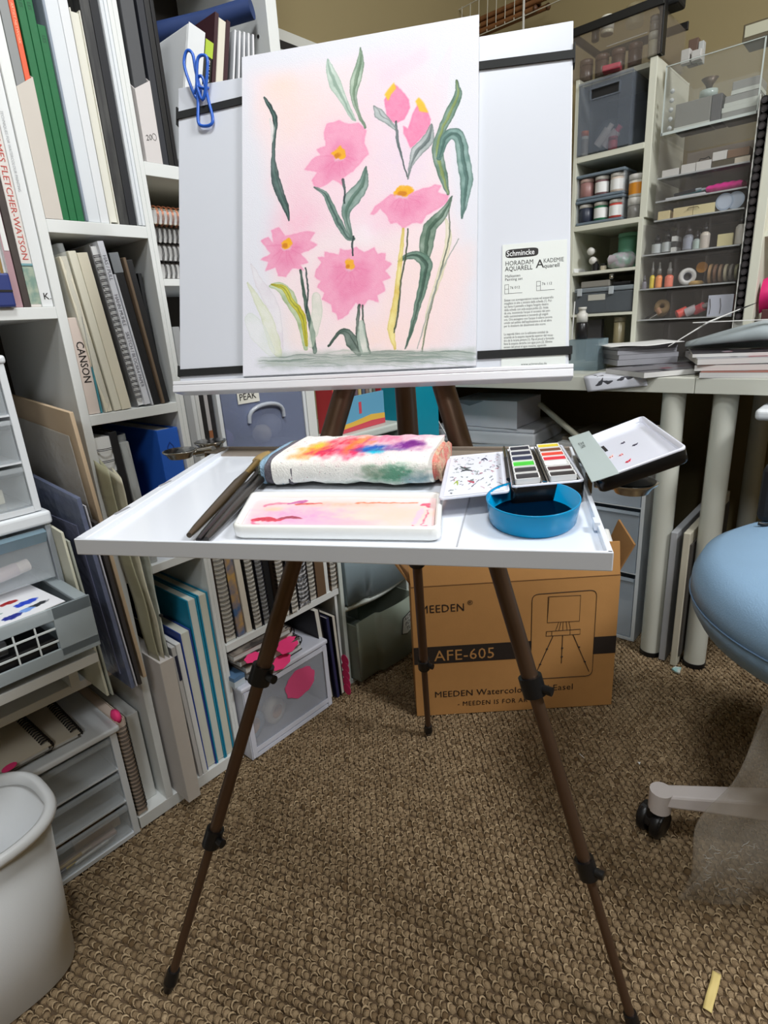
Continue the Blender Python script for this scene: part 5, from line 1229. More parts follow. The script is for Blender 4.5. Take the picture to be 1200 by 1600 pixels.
def lying(label, x, y, z, w_, d, t, rz, cov, coil=False, pgm=leavesh):
    o = T('sketchbook', label, 'sketchbook', (x, y, z), (0, 0, rz))
    c = .0018
    G().box((0, 0, 0), (w_, d, c)).obj('cover', cov, o); G().box((0, 0, t - c), (w_, d, t)).obj('cover', cov, o); G().box((.002, .002, c), (w_ - .002, d - .001, t - c)).obj('page_block', pgm, o)
    if coil:
        g = G()
        for i in range(16):
            y_ = .006 + i * (d - .012) / 15; r = t / 2 + .003
            for q in (-.001, .001): g.tube([(w_ - .003 + r * math.cos(a), y_ + q, t / 2 + r * math.sin(a)) for a in [-2.3 + 4.6 * k / 7 for k in range(8)]], .0007, 5)
        g.obj('wire_binding', wire, o)
    return o
# the pile lies with its coils towards the drawer tower
z = .1876
lying('lowest dark sketchbook of the pile on the small white drawer box', .588, .946, z, .155, .15, .020, .05, C('dark_cover_d', (50, 46, 44))); z += .0205
lying('second sketchbook of the pile with pink notes under it', .582, .948, z, .150, .15, .018, -.03, C('grey_cover_d', (110, 104, 98)), True); z += .0205
lying('third sketchbook of the pile with black coils', .572, .950, z, .156, .15, .016, .06, C('brown_cover_d', (84, 72, 62)), True); z += .0200
top = lying('photo covered sketchbook topping the pile on the small drawer box', .560, .952, z, .150, .145, .014, -.05, C('photo_cover', (70, 66, 64), .4, var=.9, vscale=30, c2=(160, 150, 140)), True)
def scallop(label, loc, rx, ry, rz, tilt=0):
    o = tag(G().prism([(rx * math.cos(t) * (1 + .07 * math.cos(7 * t)), ry * math.sin(t) * (1 + .07 * math.cos(7 * t))) for t in [k * .2244 for k in range(28)]], 'z', -.0006, .0006).obj('sticky_note', pinkm, None, loc, (tilt, 0, rz)), label, 'sticky note')
    return o
scallop('wide pink note poking out of the pile near the coils', (.695, .943, .2265), .034, .018, .3, .5)
scallop('small pink note poking out of the pile at the easel leg', (.598, .938, .2460), .020, .012, 0, .4)
scallop('long pink note hanging from the bottom of the pile', (.668, .937, .1990), .030, .014, .2, .9)
bt = T('small_box', 'small blue and white box on the small drawer box beside the pile', 'box', (.553, .952, .1876), (0, 0, .05))
G().box((0, 0, 0), (.028, .06, .024)).obj('carton', C('white_blue_carton', (196, 206, 214)), bt, bevel=.001); G().box((-.0003, -.0003, .015), (.0283, .0603, .0243)).obj('blue_band', C('carton_blue', (90, 124, 160)), bt)
nb = book('black sketchbook with a cream edge leaning behind the small drawer box', .8105, .0165, .0015, .262, .20, 4.0, cov=C('black_nb', (26, 22, 24)), face='pages', y=YF - .012)
rings(G(), .010, .002, .007, .09, .18, 10, rx=.0085).obj('wire_binding', wire, nb)
book('navy slim sketchbook beside the cream edged one on the carpet', .8312, .0085, .0015, .232, .20, 2.6, cov=C('navy_nb', (44, 46, 82)), y=YF - .020)
nb3 = book('ivory sketchbook with pink notes sticking out, against the drawer tower', .8448, .0125, .0015, .230, .20, 1.8, cov=C('black_nb_b', (40, 40, 42)), face='pages', pg=C('ivory_block_e', (206, 200, 186), .8), y=YF - .022, cover_t=.001)
for k in range(5):
    G().prism([(-.020 + .013 * math.cos(t), .026 + k * .021 + .016 * math.sin(t)) for t in [j * .5236 for j in range(12)]], 'x', .003 + .001 * k, .0036 + .001 * k).obj('pink_tab', pinkm, nb3)

# ------------------------------------------------------------------ drawer tower with the handwritten label
TW = T('drawer_tower', 'tall white drawer tower with translucent drawers and a handwritten label', 'drawer unit', (.888, YF - .006, 0))
tp = C('tower_plastic', (206, 214, 208), .35)
W3, H3, DD = .270, .655, .26
for x in (0, W3 - .012): G().box((x, 0, 0), (x + .012, DD, H3 - .02)).obj('side_panel', tp, TW, bevel=.002)
G().box((-.004, -.006, H3 - .02), (W3 + .004, DD, H3)).obj('top_panel', tp, TW, bevel=.005, seg=3); G().box((.012, 0, 0), (W3 - .012, DD, .012)).obj('bottom_panel', tp, TW); G().box((.012, DD - .003, .012), (W3 - .012, DD, H3 - .02)).obj('back_panel', tp, TW)
for zz in (.208, .425): G().sheet(lambda u, v, zz=zz: (.012 + (W3 - .024) * u, -.012 * math.sin(math.pi * u) + .03 * v, zz + (.009 if v < .99 else .009) - .004 * math.sin(math.pi * u)), 16, 2).obj('rail', tp, TW, solid=.010)
fr_ = mat('green_grey_plastic', (150, 160, 146), .3, alpha=.72); fr2 = mat('blue_grey_plastic', (150, 168, 176), .3, alpha=.72)
def tdrawer(z0, z1, pull, m):
    g = G(); a, b = .016, W3 - .016
    def front(u, v):
        return (a + (b - a) * u, -pull - (.010 if u > .30 else .0) - .012 * math.sin(math.pi * min(1, max(0, (u - .3) / .7))) * .6, z0 + (z1 - z0) * v)
    g.sheet(front, 30, 2)
    d_ = g.obj('drawer', m, TW, solid=.003)
    G().box((a, -pull + .001, z0), (a + .003, DD - .03 - pull, z1 - .01)).box((b - .003, -pull + .001, z0), (b, DD - .03 - pull, z1 - .01)).box((a, -pull + .001, z0), (b, DD - .03 - pull, z0 + .003)).obj('drawer_tray', m, d_)
    return d_
d1 = tdrawer(.014, .186, .030, fr_); tdrawer(.228, .412, .006, fr2); tdrawer(.445, .625, .006, fr2)
lb = G(); lx, lz = .205, .118
lb.prism([(lx - .042, lz - .026), (lx - .020, lz - .034), (lx + .036, lz - .016), (lx + .040, lz + .030), (lx + .012, lz + .034), (lx - .034, lz + .020)], 'y', -.0538, -.0528).obj('label_border', ink, d1)
lb = G(); lb.prism([(lx - .0395, lz - .0245), (lx - .020, lz - .0315), (lx + .0335, lz - .0145), (lx + .0375, lz + .028), (lx + .012, lz + .0315), (lx - .0315, lz + .018)], 'y', -.0542, -.0536).obj('label_paper', C('label_paper', (196, 198, 190)), d1)
for k, s in enumerate(('ACRYLIC', 'POUR', 'TUBES')): text(s, .0155, ink, d1, (lx - .030 + .004 * k, -.0546, lz + .008 - k * .0155), (1, 0, .22), (0, 0, 1), bold=.02)
for lb_, pos, r, c in (('yellow paint tube bundle in the labelled tower drawer', (.955, .975, .05), .03, (190, 180, 90)), ('olive bag in the labelled tower drawer', (1.02, 1.02, .06), .045, (120, 110, 70)), ('dark red bottle pack in the labelled tower drawer', (1.08, 1.01, .055), .04, (110, 40, 40)), ('pale roll in the labelled tower drawer', (1.115, .975, .04), .024, (200, 200, 190))):
    tag(G().lathe([(1e-7, -.9), (.6, -.8), (.95, -.2), (.9, .4), (.5, .95), (1e-7, 1.1)], 12).xf(Matrix.Scale(r, 4)).obj('paint_pouch', C('pp_%d_%d_%d' % c, c, .5, var=.3, vscale=60), None, (pos[0], pos[1], .0180 + r * .9)), lb_, 'pouch')
# on the tower: picture box with pencils
pbx = T('picture_box', 'blue, yellow and red box of colouring pencils on top of the drawer tower', 'box', (.944, YF + .012, .6556), (0, 0, .06))
G().box((0, .006, 0), (.185, .06, .006)).box((0, .006, .006), (.003, .06, .125)).box((.182, .006, .006), (.185, .06, .125)).box((.003, .057, .006), (.182, .06, .125)).obj('tray', C('red_carton', (200, 60, 66)), pbx)
fp = G().box((0, 0, .0), (.185, .006, .082)).obj('front_panel', C('box_blue', (104, 172, 208)), pbx)
G().prism([(0, .018), (.06, .022), (.13, .030), (.185, .026), (.185, .012), (.13, .014), (.06, .010), (0, .006)], 'y', -.0006, 0).obj('yellow_stripe', C('box_yellow', (236, 190, 80)), fp)
G().prism([(0, .0), (.185, .0), (.185, .013), (.13, .015), (.06, .011), (0, .008)], 'y', -.0009, 0).obj('red_stripe', C('box_red', (214, 76, 92)), fp)
G().prism([(.026 + .019 * math.cos(t), .054 + .021 * math.sin(t)) for t in [k * .3927 for k in range(16)]], 'y', -.0006, 0).obj('pale_disc', C('pale_disc', (200, 224, 226)), fp)
G().box((.084, -.0006, .038), (.094, 0, .066)).obj('red_print', C('box_red', 0), fp)
pc = [(206, 200, 90), (150, 150, 160), (96, 96, 104), (180, 150, 150), (120, 130, 150), (170, 170, 176), (110, 90, 100), (200, 180, 120), (90, 100, 120), (140, 120, 110), (160, 160, 150), (100, 110, 100)]
pn = ('lime', 'lilac grey', 'charcoal', 'dusty pink', 'slate blue', 'silver', 'plum', 'ochre', 'steel blue', 'brown', 'pale grey', 'dark sage')
for k, c in enumerate(pc):
    p_ = T('colouring_pencil', pn[k] + ' colouring pencil standing in the row inside the blue picture box', 'pencil', (.955 + k * .0140, YF + .030 + .0008 * k, .6620), (0, 0, 0), 'pencils in the picture box')
    G().cyl((0, 0, 0), (0, 0, .128 + .004 * (k % 3)), .0056, n=6).obj('barrel', C('pencil_%d' % k, c, .5), p_); G().cyl((0, 0, .128 + .004 * (k % 3)), (0, 0, .143 + .004 * (k % 3)), .0056, .0008, n=6).obj('point', C('pencil_wood', (196, 170, 130)), p_)
tag(G().box((0, 0, 0), (.30, .05, .004)).obj('white_tray', plast, None, (.900, YF - .014 + .0, .6560), bevel=.001), 'thin white strip lying along the front of the tower top', 'strip') if False else None
# ------------------------------------------------------------------ desk side
def TR(name, label, cat, x, y, z, rz=0, group=None):
    """frame facing the room from the desk side: local x = -Y (towards the stool), y = +X (into the wall)"""
    return T(name, label, cat, (x, y, z), (0, 0, R90 + rz), group)
deskm = mat('desk_laminate', (206, 207, 196), .4, var=.02, vscale=10)
legm = mat('desk_leg_paint', (204, 205, 194), .4)
ZD = .741
def desk(label, y0, y1, legs):
    o = T('desk', label, 'desk', (XD, y0, 0))
    G().box((0, 0, ZD - .0345), (.60, y1 - y0, ZD)).obj('desktop', deskm, o, bevel=.0012)
    for x, y in legs:
        lg = G().cyl((x - XD, y - y0, .012), (x - XD, y - y0, ZD - .0345), .0255, n=24).obj('leg', legm, o)
        G().cyl((x - XD, y - y0, 0), (x - XD, y - y0, .012), .027, n=24).obj('rubber_foot', blackp, lg)
desk('white desk in the room corner, its front leg beside the cardboard box', .3435, 1.262, [(1.488, .392), (2.0, .392), (1.488, 1.232)])
desk('white desk joined on the stool side, its front leg behind the blue stool', -.95, .3425, [(1.496, .285), (2.0, .285), (1.50, -.9)])
kt = T('keyboard_tray', 'white rounded tray edge hanging under the desk by the stool', 'tray', (1.40, -.35, .662))
G().box((0, 0, 0), (.28, .562, .024)).obj('tray', plast, kt, bevel=.009, seg=4)
for y in (.05, .45): G().box((.12, y, .024), (.15, y + .03, .0440)).obj('bracket', blackp, kt)

# --- cubby shelf on the desk
cb = TR('cubby_shelf', 'narrow cream cubby shelf standing on the desk beside the acrylic drawers', 'shelf', XC, .781, ZD)
cs = [('side_panel', (0, 0, 0), (.010, .28, .745)), ('side_panel', (.189, 0, 0), (.2015, .28, .384)), ('side_panel', (.190, .002, .384), (.2075, .28, .743)),
      ('shelf', (.010, 0, .140), (.189, .27, .1475)), ('shelf', (.010, 0, .256), (.189, .27, .264)), ('shelf', (.010, 0, .374), (.190, .27, .387)), ('shelf', (.010, 0, .547), (.190, .27, .561)), ('shelf', (0, .03, .733), (.190, .28, .745)), ('shelf', (.010, 0, 0), (.189, .27, .010)),
      ('back_panel', (.0, .28, 0), (.2075, .284, .745))]
for n, a, b in cs: G().box(a, b).obj(n, cream, cb, bevel=.0008)
# storage bin
sbm = mat('frosted_grey_plastic', (128, 136, 148), .35, alpha=.34)
sb_ = TR('storage_bin', 'frosted grey storage bin with a dark handle slot in the top cubby', 'bin', XC - .004, .7695, 1.3025)
W, H, Dp = .1415, .168, .20
G().hexa([(.004, .004, 0), (W - .004, .004, 0), (W - .004, Dp - .004, 0), (.004, Dp - .004, 0), (0, 0, .003), (W, 0, .003), (W, Dp, .003), (0, Dp, .003)]).obj('bottom', sbm, sb_)
fr = G().box((0, 0, .003), (.034, .003, H)).box((.106, 0, .003), (W, .003, H)).box((.034, 0, .003), (.106, .003, .128)).box((.034, 0, .150), (.106, .003, H)).obj('front_panel', sbm, sb_)
G().box((0, .003, .003), (.003, Dp, H)).obj('side_panel', sbm, sb_); G().box((W - .003, .003, .003), (W, Dp, H)).obj('side_panel', sbm, sb_); G().box((.003, Dp - .003, .003), (W - .003, Dp, H)).obj('back_panel', sbm, sb_)
hr = G()
for a, b in (((.031, -.002, .125), (.111, .001, .128)), ((.031, -.002, .150), (.111, .001, .153)), ((.031, -.002, .128), (.034, .001, .150)), ((.108, -.002, .128), (.111, .001, .150))): hr.box(a, b)
hr.obj('handle_rim', sbm, sb_); G().box((0, -.004, H - .004), (W, -.0002, H + .002)).obj('top_rim', sbm, sb_)
G().box((.034, .006, .126), (.108, .010, .152)).obj('handle_shadow_card', C('slot_shade_dark', (26, 26, 28)), sb_)  # dark card added behind the slot as its inner shade
def jar(label, x, y, z, r, h, body, lid, lid_h=.35, n=18, name='paint_jar', cat='jar', band=None, group=None):
    o = T(name, label, cat, (x, y, z), (0, 0, 0), group)
    G().lathe([(1e-7, 0), (r * .93, 0), (r, .002), (r, h * (1 - lid_h)), (r * .9, h * (1 - lid_h) + .001), (1e-7, h * (1 - lid_h) + .001)], n).obj('body', body, o)
    G().lathe([(1e-7, h * (1 - lid_h) + .001), (r * 1.03, h * (1 - lid_h) + .001), (r * 1.03, h - .001), (r * .97, h), (1e-7, h)], n).obj('lid', lid, o)
    if band: G().lathe([(r * 1.008, h * .12), (r * 1.008, h * (.9 - lid_h))], n).obj('label', band, o)
    return o
wj = C('white_jar', (206, 204, 198), .35)
o = jar('orange lidded bottle inside the frosted bin', XC + .03, .763, 1.3065, .0105, .062, wj, C('orange_lid', (226, 110, 50), .4), .22, band=C('grey_label', (150, 146, 140)))
for k, (y, z, rx, lb, c) in enumerate(((.712, 1.345, .7, 'white bottle lying tilted in the frosted bin', (214, 208, 206)), (.690, 1.337, .75, 'white bottle leaning on its neighbour in the frosted bin', (216, 206, 208)))):
    o = T('paint_bottle', lb, 'bottle', (XC + .035, y, z), (rx, 0, 0))
    G().cyl((0, 0, -.024), (0, 0, .020), .0125).obj('body', C('bottle_%d' % k, c, .4), o); G().cyl((0, 0, .020), (0, 0, .034), .007).obj('cap', C('pink_cap' if k else 'white_cap', (214, 70, 100) if k else (220, 216, 212), .4), o)
o = jar('red jar at the bottom of the frosted bin', XC + .03, .684, 1.3065, .012, .032, C('red_jar', (200, 40, 60), .4), C('red_jar_lid', (170, 40, 60), .4), .3)
tag(G().lathe([(1e-7, -.9), (.6, -.75), (.95, -.2), (.9, .4), (.5, .85), (1e-7, .95)], 12).xf(Matrix.Scale(.05, 4)).obj('grey_pouch', C('grey_blue_pouch', (84, 92, 100), .6, var=.3), None, (XC + .10, .715, 1.3525)), 'grey blue pouch at the back of the frosted bin', 'pouch')
tag(G().box((0, 0, 0), (.03, .045, .014)).obj('pink_packet', C('pink_packet', (206, 60, 90), .4), None, (XC + .01, .668, 1.4870), (0, 0, .2), bevel=.003), 'pink packet on the cubby top above the frosted bin', 'packet')
# clear display box with a black lid
cbx = TR('display_box', 'clear acrylic box with a thick black lid on top of the cubby shelf', 'box', XC - .005, .800, 1.4865)
g = G().box((0, 0, 0), (.232, .003, .096)).box((.0, .003, 0), (.003, .2, .096)).box((.229, .003, 0), (.232, .2, .096)).box((.003, .197, 0), (.229, .2, .096)).box((.003, .003, 0), (.229, .197, .003)).obj('body', smoke, cbx)
bl_ = C('black_lid', (14, 14, 14), .5)
lidp = G().box((.004, .004, .0965), (.228, .196, .099)).obj('lid', smoke, cbx)
for a, b in (((-.004, -.004, .0965), (.236, .004, .116)), ((-.004, .196, .0965), (.236, .204, .116)), ((-.004, .004, .0965), (.004, .196, .116)), ((.224, .004, .0), (.236, .030, .116))): G().box(a, b).obj('lid_rim', bl_, lidp, bevel=.0015)
G().box((.1, .0, .05), (.2, .001, .052)).obj('rim_line', clear, cbx)
jar('cream lidded jar inside the clear box at its post end', XC + .025, .593, 1.4905, .013, .052, C('cream_jar', (196, 192, 170), .4), C('cream_lid', (206, 204, 190), .4), .35)
jar('white lidded jar standing on another jar in the clear box', XC + .025, .5930, 1.5440, .0115, .032, C('grey_jar', (150, 144, 134), .3), C('grey_lid', (170, 166, 158), .35), .4)
for k in range(4): jar(('dark little jar inside the clear box, nearest the drawing board', 'second dark little jar inside the clear box', 'third dark little jar inside the clear box', 'dark little jar next to the cream lidded jar')[k], XC + .05, .775 - k * .043, 1.4905, .017, .05, C('brown_jar', (84, 66, 56), .3), C('brown_lid', (110, 90, 78), .3), .3)
jar('white capped glass jar on the black lid', XC + .06, .727, 1.5870, .0165, .040, C('pale_glass_jar', (186, 182, 160), .2), C('white_lid_b', (214, 212, 200), .3), .78)
jar('faint glass jar on the black lid beside the white capped one', XC + .07, .660, 1.5870, .022, .045, mat('thin_glass', (200, 200, 180), .05, alpha=.2), mat('thin_glass_lid', (190, 180, 150), .1, alpha=.3), .3)
o = jar('dark bottle on the black lid, touching the white capped jar', XC + .075, .7640, 1.5870, .010, .03, C('dark_bottle', (70, 60, 48), .3), C('dark_bottle_cap', (60, 52, 44), .3), .3)
tag(G().box((0, 0, 0), (.06, .05, .10)).obj('black_case', C('matt_black', (12, 12, 12), .7), None, (XC + .02, .540, 1.5870), bevel=.006), 'black case at the stool end of the black lid', 'case')

# second cubby: two lidded paint sets and stacked jars
def paintset(label, z, cols, y1=.770, w_=.130):
    o = TR('jar_tray', label, 'paint set', XC + .004, y1 - .0015, z)
    tm_ = mat('blue_grey_tray', (126, 140, 152), .3, alpha=.8)
    G().box((0, 0, 0), (w_, .09, .007)).obj('tray', tm_, o, bevel=.002)
    G().box((-.002, -.002, .0555), (w_ + .002, .092, .063)).obj('lid', tm_, o, bevel=.002)
    for x in (0, w_ - .0025): G().box((x, .002, .007), (x + .0025, .088, .0555)).obj('side_wall', clear, o)
    for k, (bc, lc) in enumerate(cols):
        jar('%s lidded %s jar in the %s' % (lc[1], bc[1], label.split(' with')[0]), XC + .026, y1 - .022 - k * .0425, z + .0075, .0185, .046, C('jar_' + bc[1], bc[0], .4), C('lid_' + lc[1], lc[0], .4), .22, band=paper if k else None)
LW, LP = ((212, 208, 200), 'white'), ((200, 170, 160), 'pinkish')
paintset('lower paint set of the second cubby with dark, green and red jars', 1.1295, [(((44, 50, 66), 'navy'), LW), (((40, 110, 76), 'green'), LW), (((190, 70, 60), 'red'), LW)])
paintset('upper paint set of the second cubby with mauve and tan jars', 1.1935, [(((150, 110, 106), 'mauve'), LP), (((120, 90, 92), 'plum'), LW), (((206, 190, 176), 'tan'), LW)])
jar('white lidded grey glass jar at the bottom of the short stack, second cubby', XC + .03, .612, 1.1295, .0205, .050, C('grey_glass', (130, 128, 124), .3), wj, .4)
jar('white lidded jar with an orange band on the short stack in the second cubby', XC + .03, .612, 1.1805, .0205, .055, C('white_jar_b', (210, 206, 196), .4), wj, .28, band=C('orange_band', (214, 140, 40), .4))
# third cubby
jar('tall mint green canister at the back of the third cubby', XC + .10, .650, 1.0060, .0270, .096, C('mint', (110, 176, 146), .5), C('mint_lid', (124, 186, 158), .5), .12, name='canister', cat='canister')
o = T('wrapped_bundle', 'pale green and lilac bundle in clear wrap before the mint canister', 'bundle', (XC + .035, .642, 1.0055))
def bundle(u, v):
    a = 2 * math.pi * u; c, s = math.cos(a), math.sin(a); b = math.pi * (v - .5)
    k = 1 + .06 * math.sin(5 * a + 3 * v * 6) + .04 * math.sin(11 * a)
    return (.026 * math.cos(b) ** .6 * c * k, .040 * math.cos(b) ** .6 * s * k, .0210 + .021 * math.sin(b) * k)
G().sheet(bundle, 28, 14).obj('wrap', mat('mint_wrap', (160, 190, 176), .25, alpha=.8, var=.3, vscale=60, c2=(190, 180, 190)), o)
G().cyl((-.012, .030, .024), (-.012, .004, .024), .014, n=14).obj('lilac_roll', C('lilac_roll', (170, 160, 166), .5), o)
for k, (y, z) in enumerate(((.730, 1.060), (.723, 1.0345))):
    o = T('white_knob_bottle', ('upper white capped bottle lying on the leaning white card', 'lower white capped bottle lying against the leaning white card')[k], 'bottle', (XC + .03, y, z), (0, math.pi / 2, .25))
    G().cyl((0, 0, .004), (0, 0, .045), .0105).obj('body', C('tan_bottle', (170, 160, 140), .3), o); G().lathe([(1e-7, -.012), (.007, -.011), (.0105, -.006), (.0105, .004)], 16).obj('cap', wj, o)
o = T('black_bottle', 'little black bottle with a white cap in the third cubby', 'bottle', (XC + .03, .715, 1.0056)); G().cyl((0, 0, 0), (0, 0, .018), .010).obj('body', blackp, o); G().cyl((0, 0, .018), (0, 0, .026), .006).obj('cap', blackp, o)
jar('small cream jar between black bottle and wrapped bundle', XC + .028, .6905, 1.0056, .0085, .018, C('cream_jar_s', (200, 190, 170), .4), blackp, .35)
o = T('leaning_card', 'white picture card leaning on the cubby side', 'card', (XC + .006, .770, 1.0056), (-.33, 0, 0)); G().box((0, -.0015, 0), (.10, 0, .108)).obj('card', C('grey_white_card', (190, 192, 188), .6, var=.05, vscale=40), o); G().box((.002, -.003, .0), (.08, -.0017, .056)).obj('inset_card', paper, o)
# fourth cubby: latch box
lbx = TR('latch_box', 'grey translucent lidded box with two latches in the fourth cubby', 'box', XC + .004, .7615, .8892)
G().box((0, 0, 0), (.166, .16, .058)).obj('body', mat('grey_clear_plastic', (110, 116, 122), .25, alpha=.6), lbx, bevel=.004)
G().box((-.002, -.002, .0585), (.168, .162, .071)).obj('lid', mat('grey_lid_plastic', (138, 146, 152), .3, alpha=.85), lbx, bevel=.003)
for x in (.008, .100): G().box((x, -.0055, .050), (x + .014, -.0022, .071)).obj('latch', C('latch_grey', (180, 186, 190), .3), lbx, bevel=.001)
G().box((.040, -.001, .036), (.090, 0, .052)).obj('label', C('label_grey', (186, 184, 174)), lbx)
tag(G().box((0, 0, 0), (.10, .085, .018)).obj('grey_case', C('grey_case', (140, 136, 128), .5), None, (XC + .012, .664, .9608), bevel=.003), 'flat grey case lying on the latch box', 'case')
tag(G().box((0, 0, 0), (.12, .05, .010)).obj('black_case', C('black_case', (20, 20, 22), .5), None, (XC + .012, .606, .9608), bevel=.003), 'flat black case lying on the latch box beside the grey one', 'case')
jar('small steel cup on the flat grey case in the fourth cubby', XC + .02, .6620, .9794, .0075, .014, steel, steel, .3)
# lowest cubby
jar('brassy jar in the dark lowest cubby', XC + .03, .635, .7515, .016, .124, C('brass_jar', (140, 130, 100), .3), C('brass_lid', (120, 112, 90), .3), .12)
tag(G().box((0, 0, 0), (.02, .045, .12)).obj('dark_box', C('dark_box', (60, 58, 60), .5), None, (XC + .03, .688, .7515), bevel=.001), 'dark picture box in the lowest cubby', 'box')

# --- acrylic drawers
ac = TR('acrylic_drawer_tower', 'tall clear acrylic drawer tower full of ink bottles and stationery on the desk', 'drawer unit', XC, .579, ZD)
rows = [(.0, .118, 0), (.120, .198, 0), (.200, .284, 0), (.286, .366, 0), (.367, .411, .024), (.412, .464, .024), (.466, .562, .024)]
Wd = .2375
acm = mat('clear_acrylic', (168, 162, 158), .08, alpha=.07); ace = mat('acrylic_edge', (190, 192, 192), .15, alpha=.55)
for x in (0, Wd - .003): G().box((x, .004, 0), (x + .003, .26, .366)).obj('side_panel', acm, ac)
for x in (.024, Wd - .003): G().box((x, .004, .366), (x + .003, .26, .564)).obj('side_panel', acm, ac)
G().box((0, .258, 0), (Wd, .261, .366)).box((.024, .258, .366), (Wd, .261, .564)).obj('back_panel', C('acrylic_back', (150, 140, 130), .5), ac)
for i, (z0, z1, xo) in enumerate(rows):
    d_ = G().box((xo + .0035, 0, z0 + .001), (Wd - .0035, .0025, z1 - .004)).obj('drawer', acm, ac)
    G().box((xo + .0035, .0025, z0 + .001), (Wd - .0035, .25, z0 + .0035)).obj('drawer_floor', ace, d_)
    G().box((xo + .0035, -.0006, z0 + .001), (Wd - .0035, .0002, z0 + .0045)).obj('front_edge', ace, d_); 
    G().box((xo, .003, z1 - .003), (Wd, .256, z1 - .001)).obj('shelf', acm, ac)
    if i < 4:
        for x in (.086, .160): G().box((x, .003, z0 + .0036), (x + .0018, .22, z1 - .008)).obj('divider', acm, d_)
# big top compartment
bx = TR('clear_case', 'large clear case holding grey boxes on top of the acrylic drawers', 'case', XC, .550, 1.3058)
G().box((0, 0, 0), (.208, .003, .148)).box((0, .003, 0), (.003, .24, .148)).box((.205, .003, 0), (.208, .24, .148)).box((.003, .237, 0), (.205, .24, .148)).box((.003, .003, 0), (.205, .237, .003)).obj('body', mat('case_acrylic', (176, 180, 176), .06, alpha=.12), bx)
G().box((-.001, -.001, .1485), (.209, .241, .1515)).obj('lid', acm, bx)
for a, b in (((-.001, -.0012, 0), (.002, .0015, .148)), ((.206, -.0012, 0), (.209, .0015, .148)), ((0, -.0012, -.0), (.208, .001, .006)), ((0, -.0012, .1465), (.208, .001, .1482))):
    G().box(a, b).obj('edge_strip', C('edge_highlight', (196, 204, 200), .15), bx)
zc = 1.3094
def inbox(label, name, y, w_, d, h, z, m, x=XC + .01, cat='box', bevel=.0015, band=None):
    o = TR(name, label, cat, x, y, z)
    G().box((0, 0, 0), (w_, d, h)).obj('carton', m, o, bevel=bevel)
    if band: G().box((-.0004, -.0006, band[0]), (w_ + .0004, d, band[1])).obj('pale_band', C('pale_band', (206, 210, 202)), o)
    return o
gb = C('grey_box', (132, 130, 124), .6); gb2 = C('grey_white_box', (150, 150, 146), .6)
inbox('large grey box in the clear case, with a brown figure on it', 'grey_box', .524, .080, .07, .060, zc, gb, band=(.0, .009))
inbox('dark grey box beside the large grey one in the clear case', 'dark_box', .443, .022, .07, .060, zc, C('dark_grey_box', (84, 80, 84), .6))
inbox('lowest pale banded grey box of the three in the clear case', 'grey_box', .4185, .072, .08, .026, zc, gb2, band=(.016, .0262))
inbox('middle pale banded grey box of the three in the clear case', 'grey_box', .4150, .069, .08, .022, zc + .0267, gb2, band=(-.0004, .008))
inbox('top pale banded grey box of the three in the clear case', 'grey_box', .4020, .056, .08, .026, zc + .0494, gb2, band=(-.0004, .008))
for k, z in enumerate((zc + .009, zc + .039, zc + .066)):
    pass
o = TR('glass_jar', 'pale glass jar with a bronze stopper on the large grey box', 'jar', XC + .035, .458, zc + .0608)
G().lathe([(1e-7, 0), (.020, 0), (.020, .017), (.012, .019), (1e-7, .019)], 18).obj('body', C('pale_jar', (176, 190, 184), .2), o); G().lathe([(1e-7, .0195), (.006, .0195), (.008, .028), (.019, .042), (1e-7, .042)], 16).obj('stopper', C('bronze_stopper', (88, 70, 54), .4, metal=.3), o)
o = TR('bubble_sleeve', 'clear sleeve of shiny beads at the near end of the clear case', 'sleeve', XC + .012, .5455, zc)
for k in range(5): G().lathe([(1e-7, -.006), (.005, -.003), (.006, 0), (.005, .003), (1e-7, .006)], 10, c=(.010, 0, .012 + k * .020)).obj('bead', mat('shiny_bead', (196, 200, 200), .1), o)
# on top of the clear case
inbox('white cube box on the clear case lid, nearest the black case', 'white_box', .528, .020, .02, .030, 1.4578, C('white_box_a', (180, 178, 174)), x=XC + .03)
inbox('second white box on the clear case lid', 'white_box', .504, .022, .02, .022, 1.4578, C('white_box_b', (190, 188, 184)), x=XC + .03)
inbox('brown bottle box between white boxes on the clear case lid', 'brown_box', .520, .022, .02, .055, 1.4578, C('brown_box', (96, 74, 62)), x=XC + .055)
inbox('tall white box at the back of the clear case lid', 'white_box', .497, .012, .02, .045, 1.4578, C('white_box_c', (176, 178, 176)), x=XC + .055)
o = inbox('cream framed drawer box at the stool end of the clear case lid', 'cream_box', .392, .075, .08, .034, 1.4578, C('olive_frame', (88, 78, 56)), x=XC + .01)
G().box((.004, -.0008, .008), (.073, 0, .030)).obj('cream_panel', C('cream_panel', (184, 182, 160)), o)
for k, (y, lb) in enumerate(((.520, 'white jar at the very top, above the acrylic tower'), (.490, 'second white jar at the very top, above the acrylic tower'))):
    pass
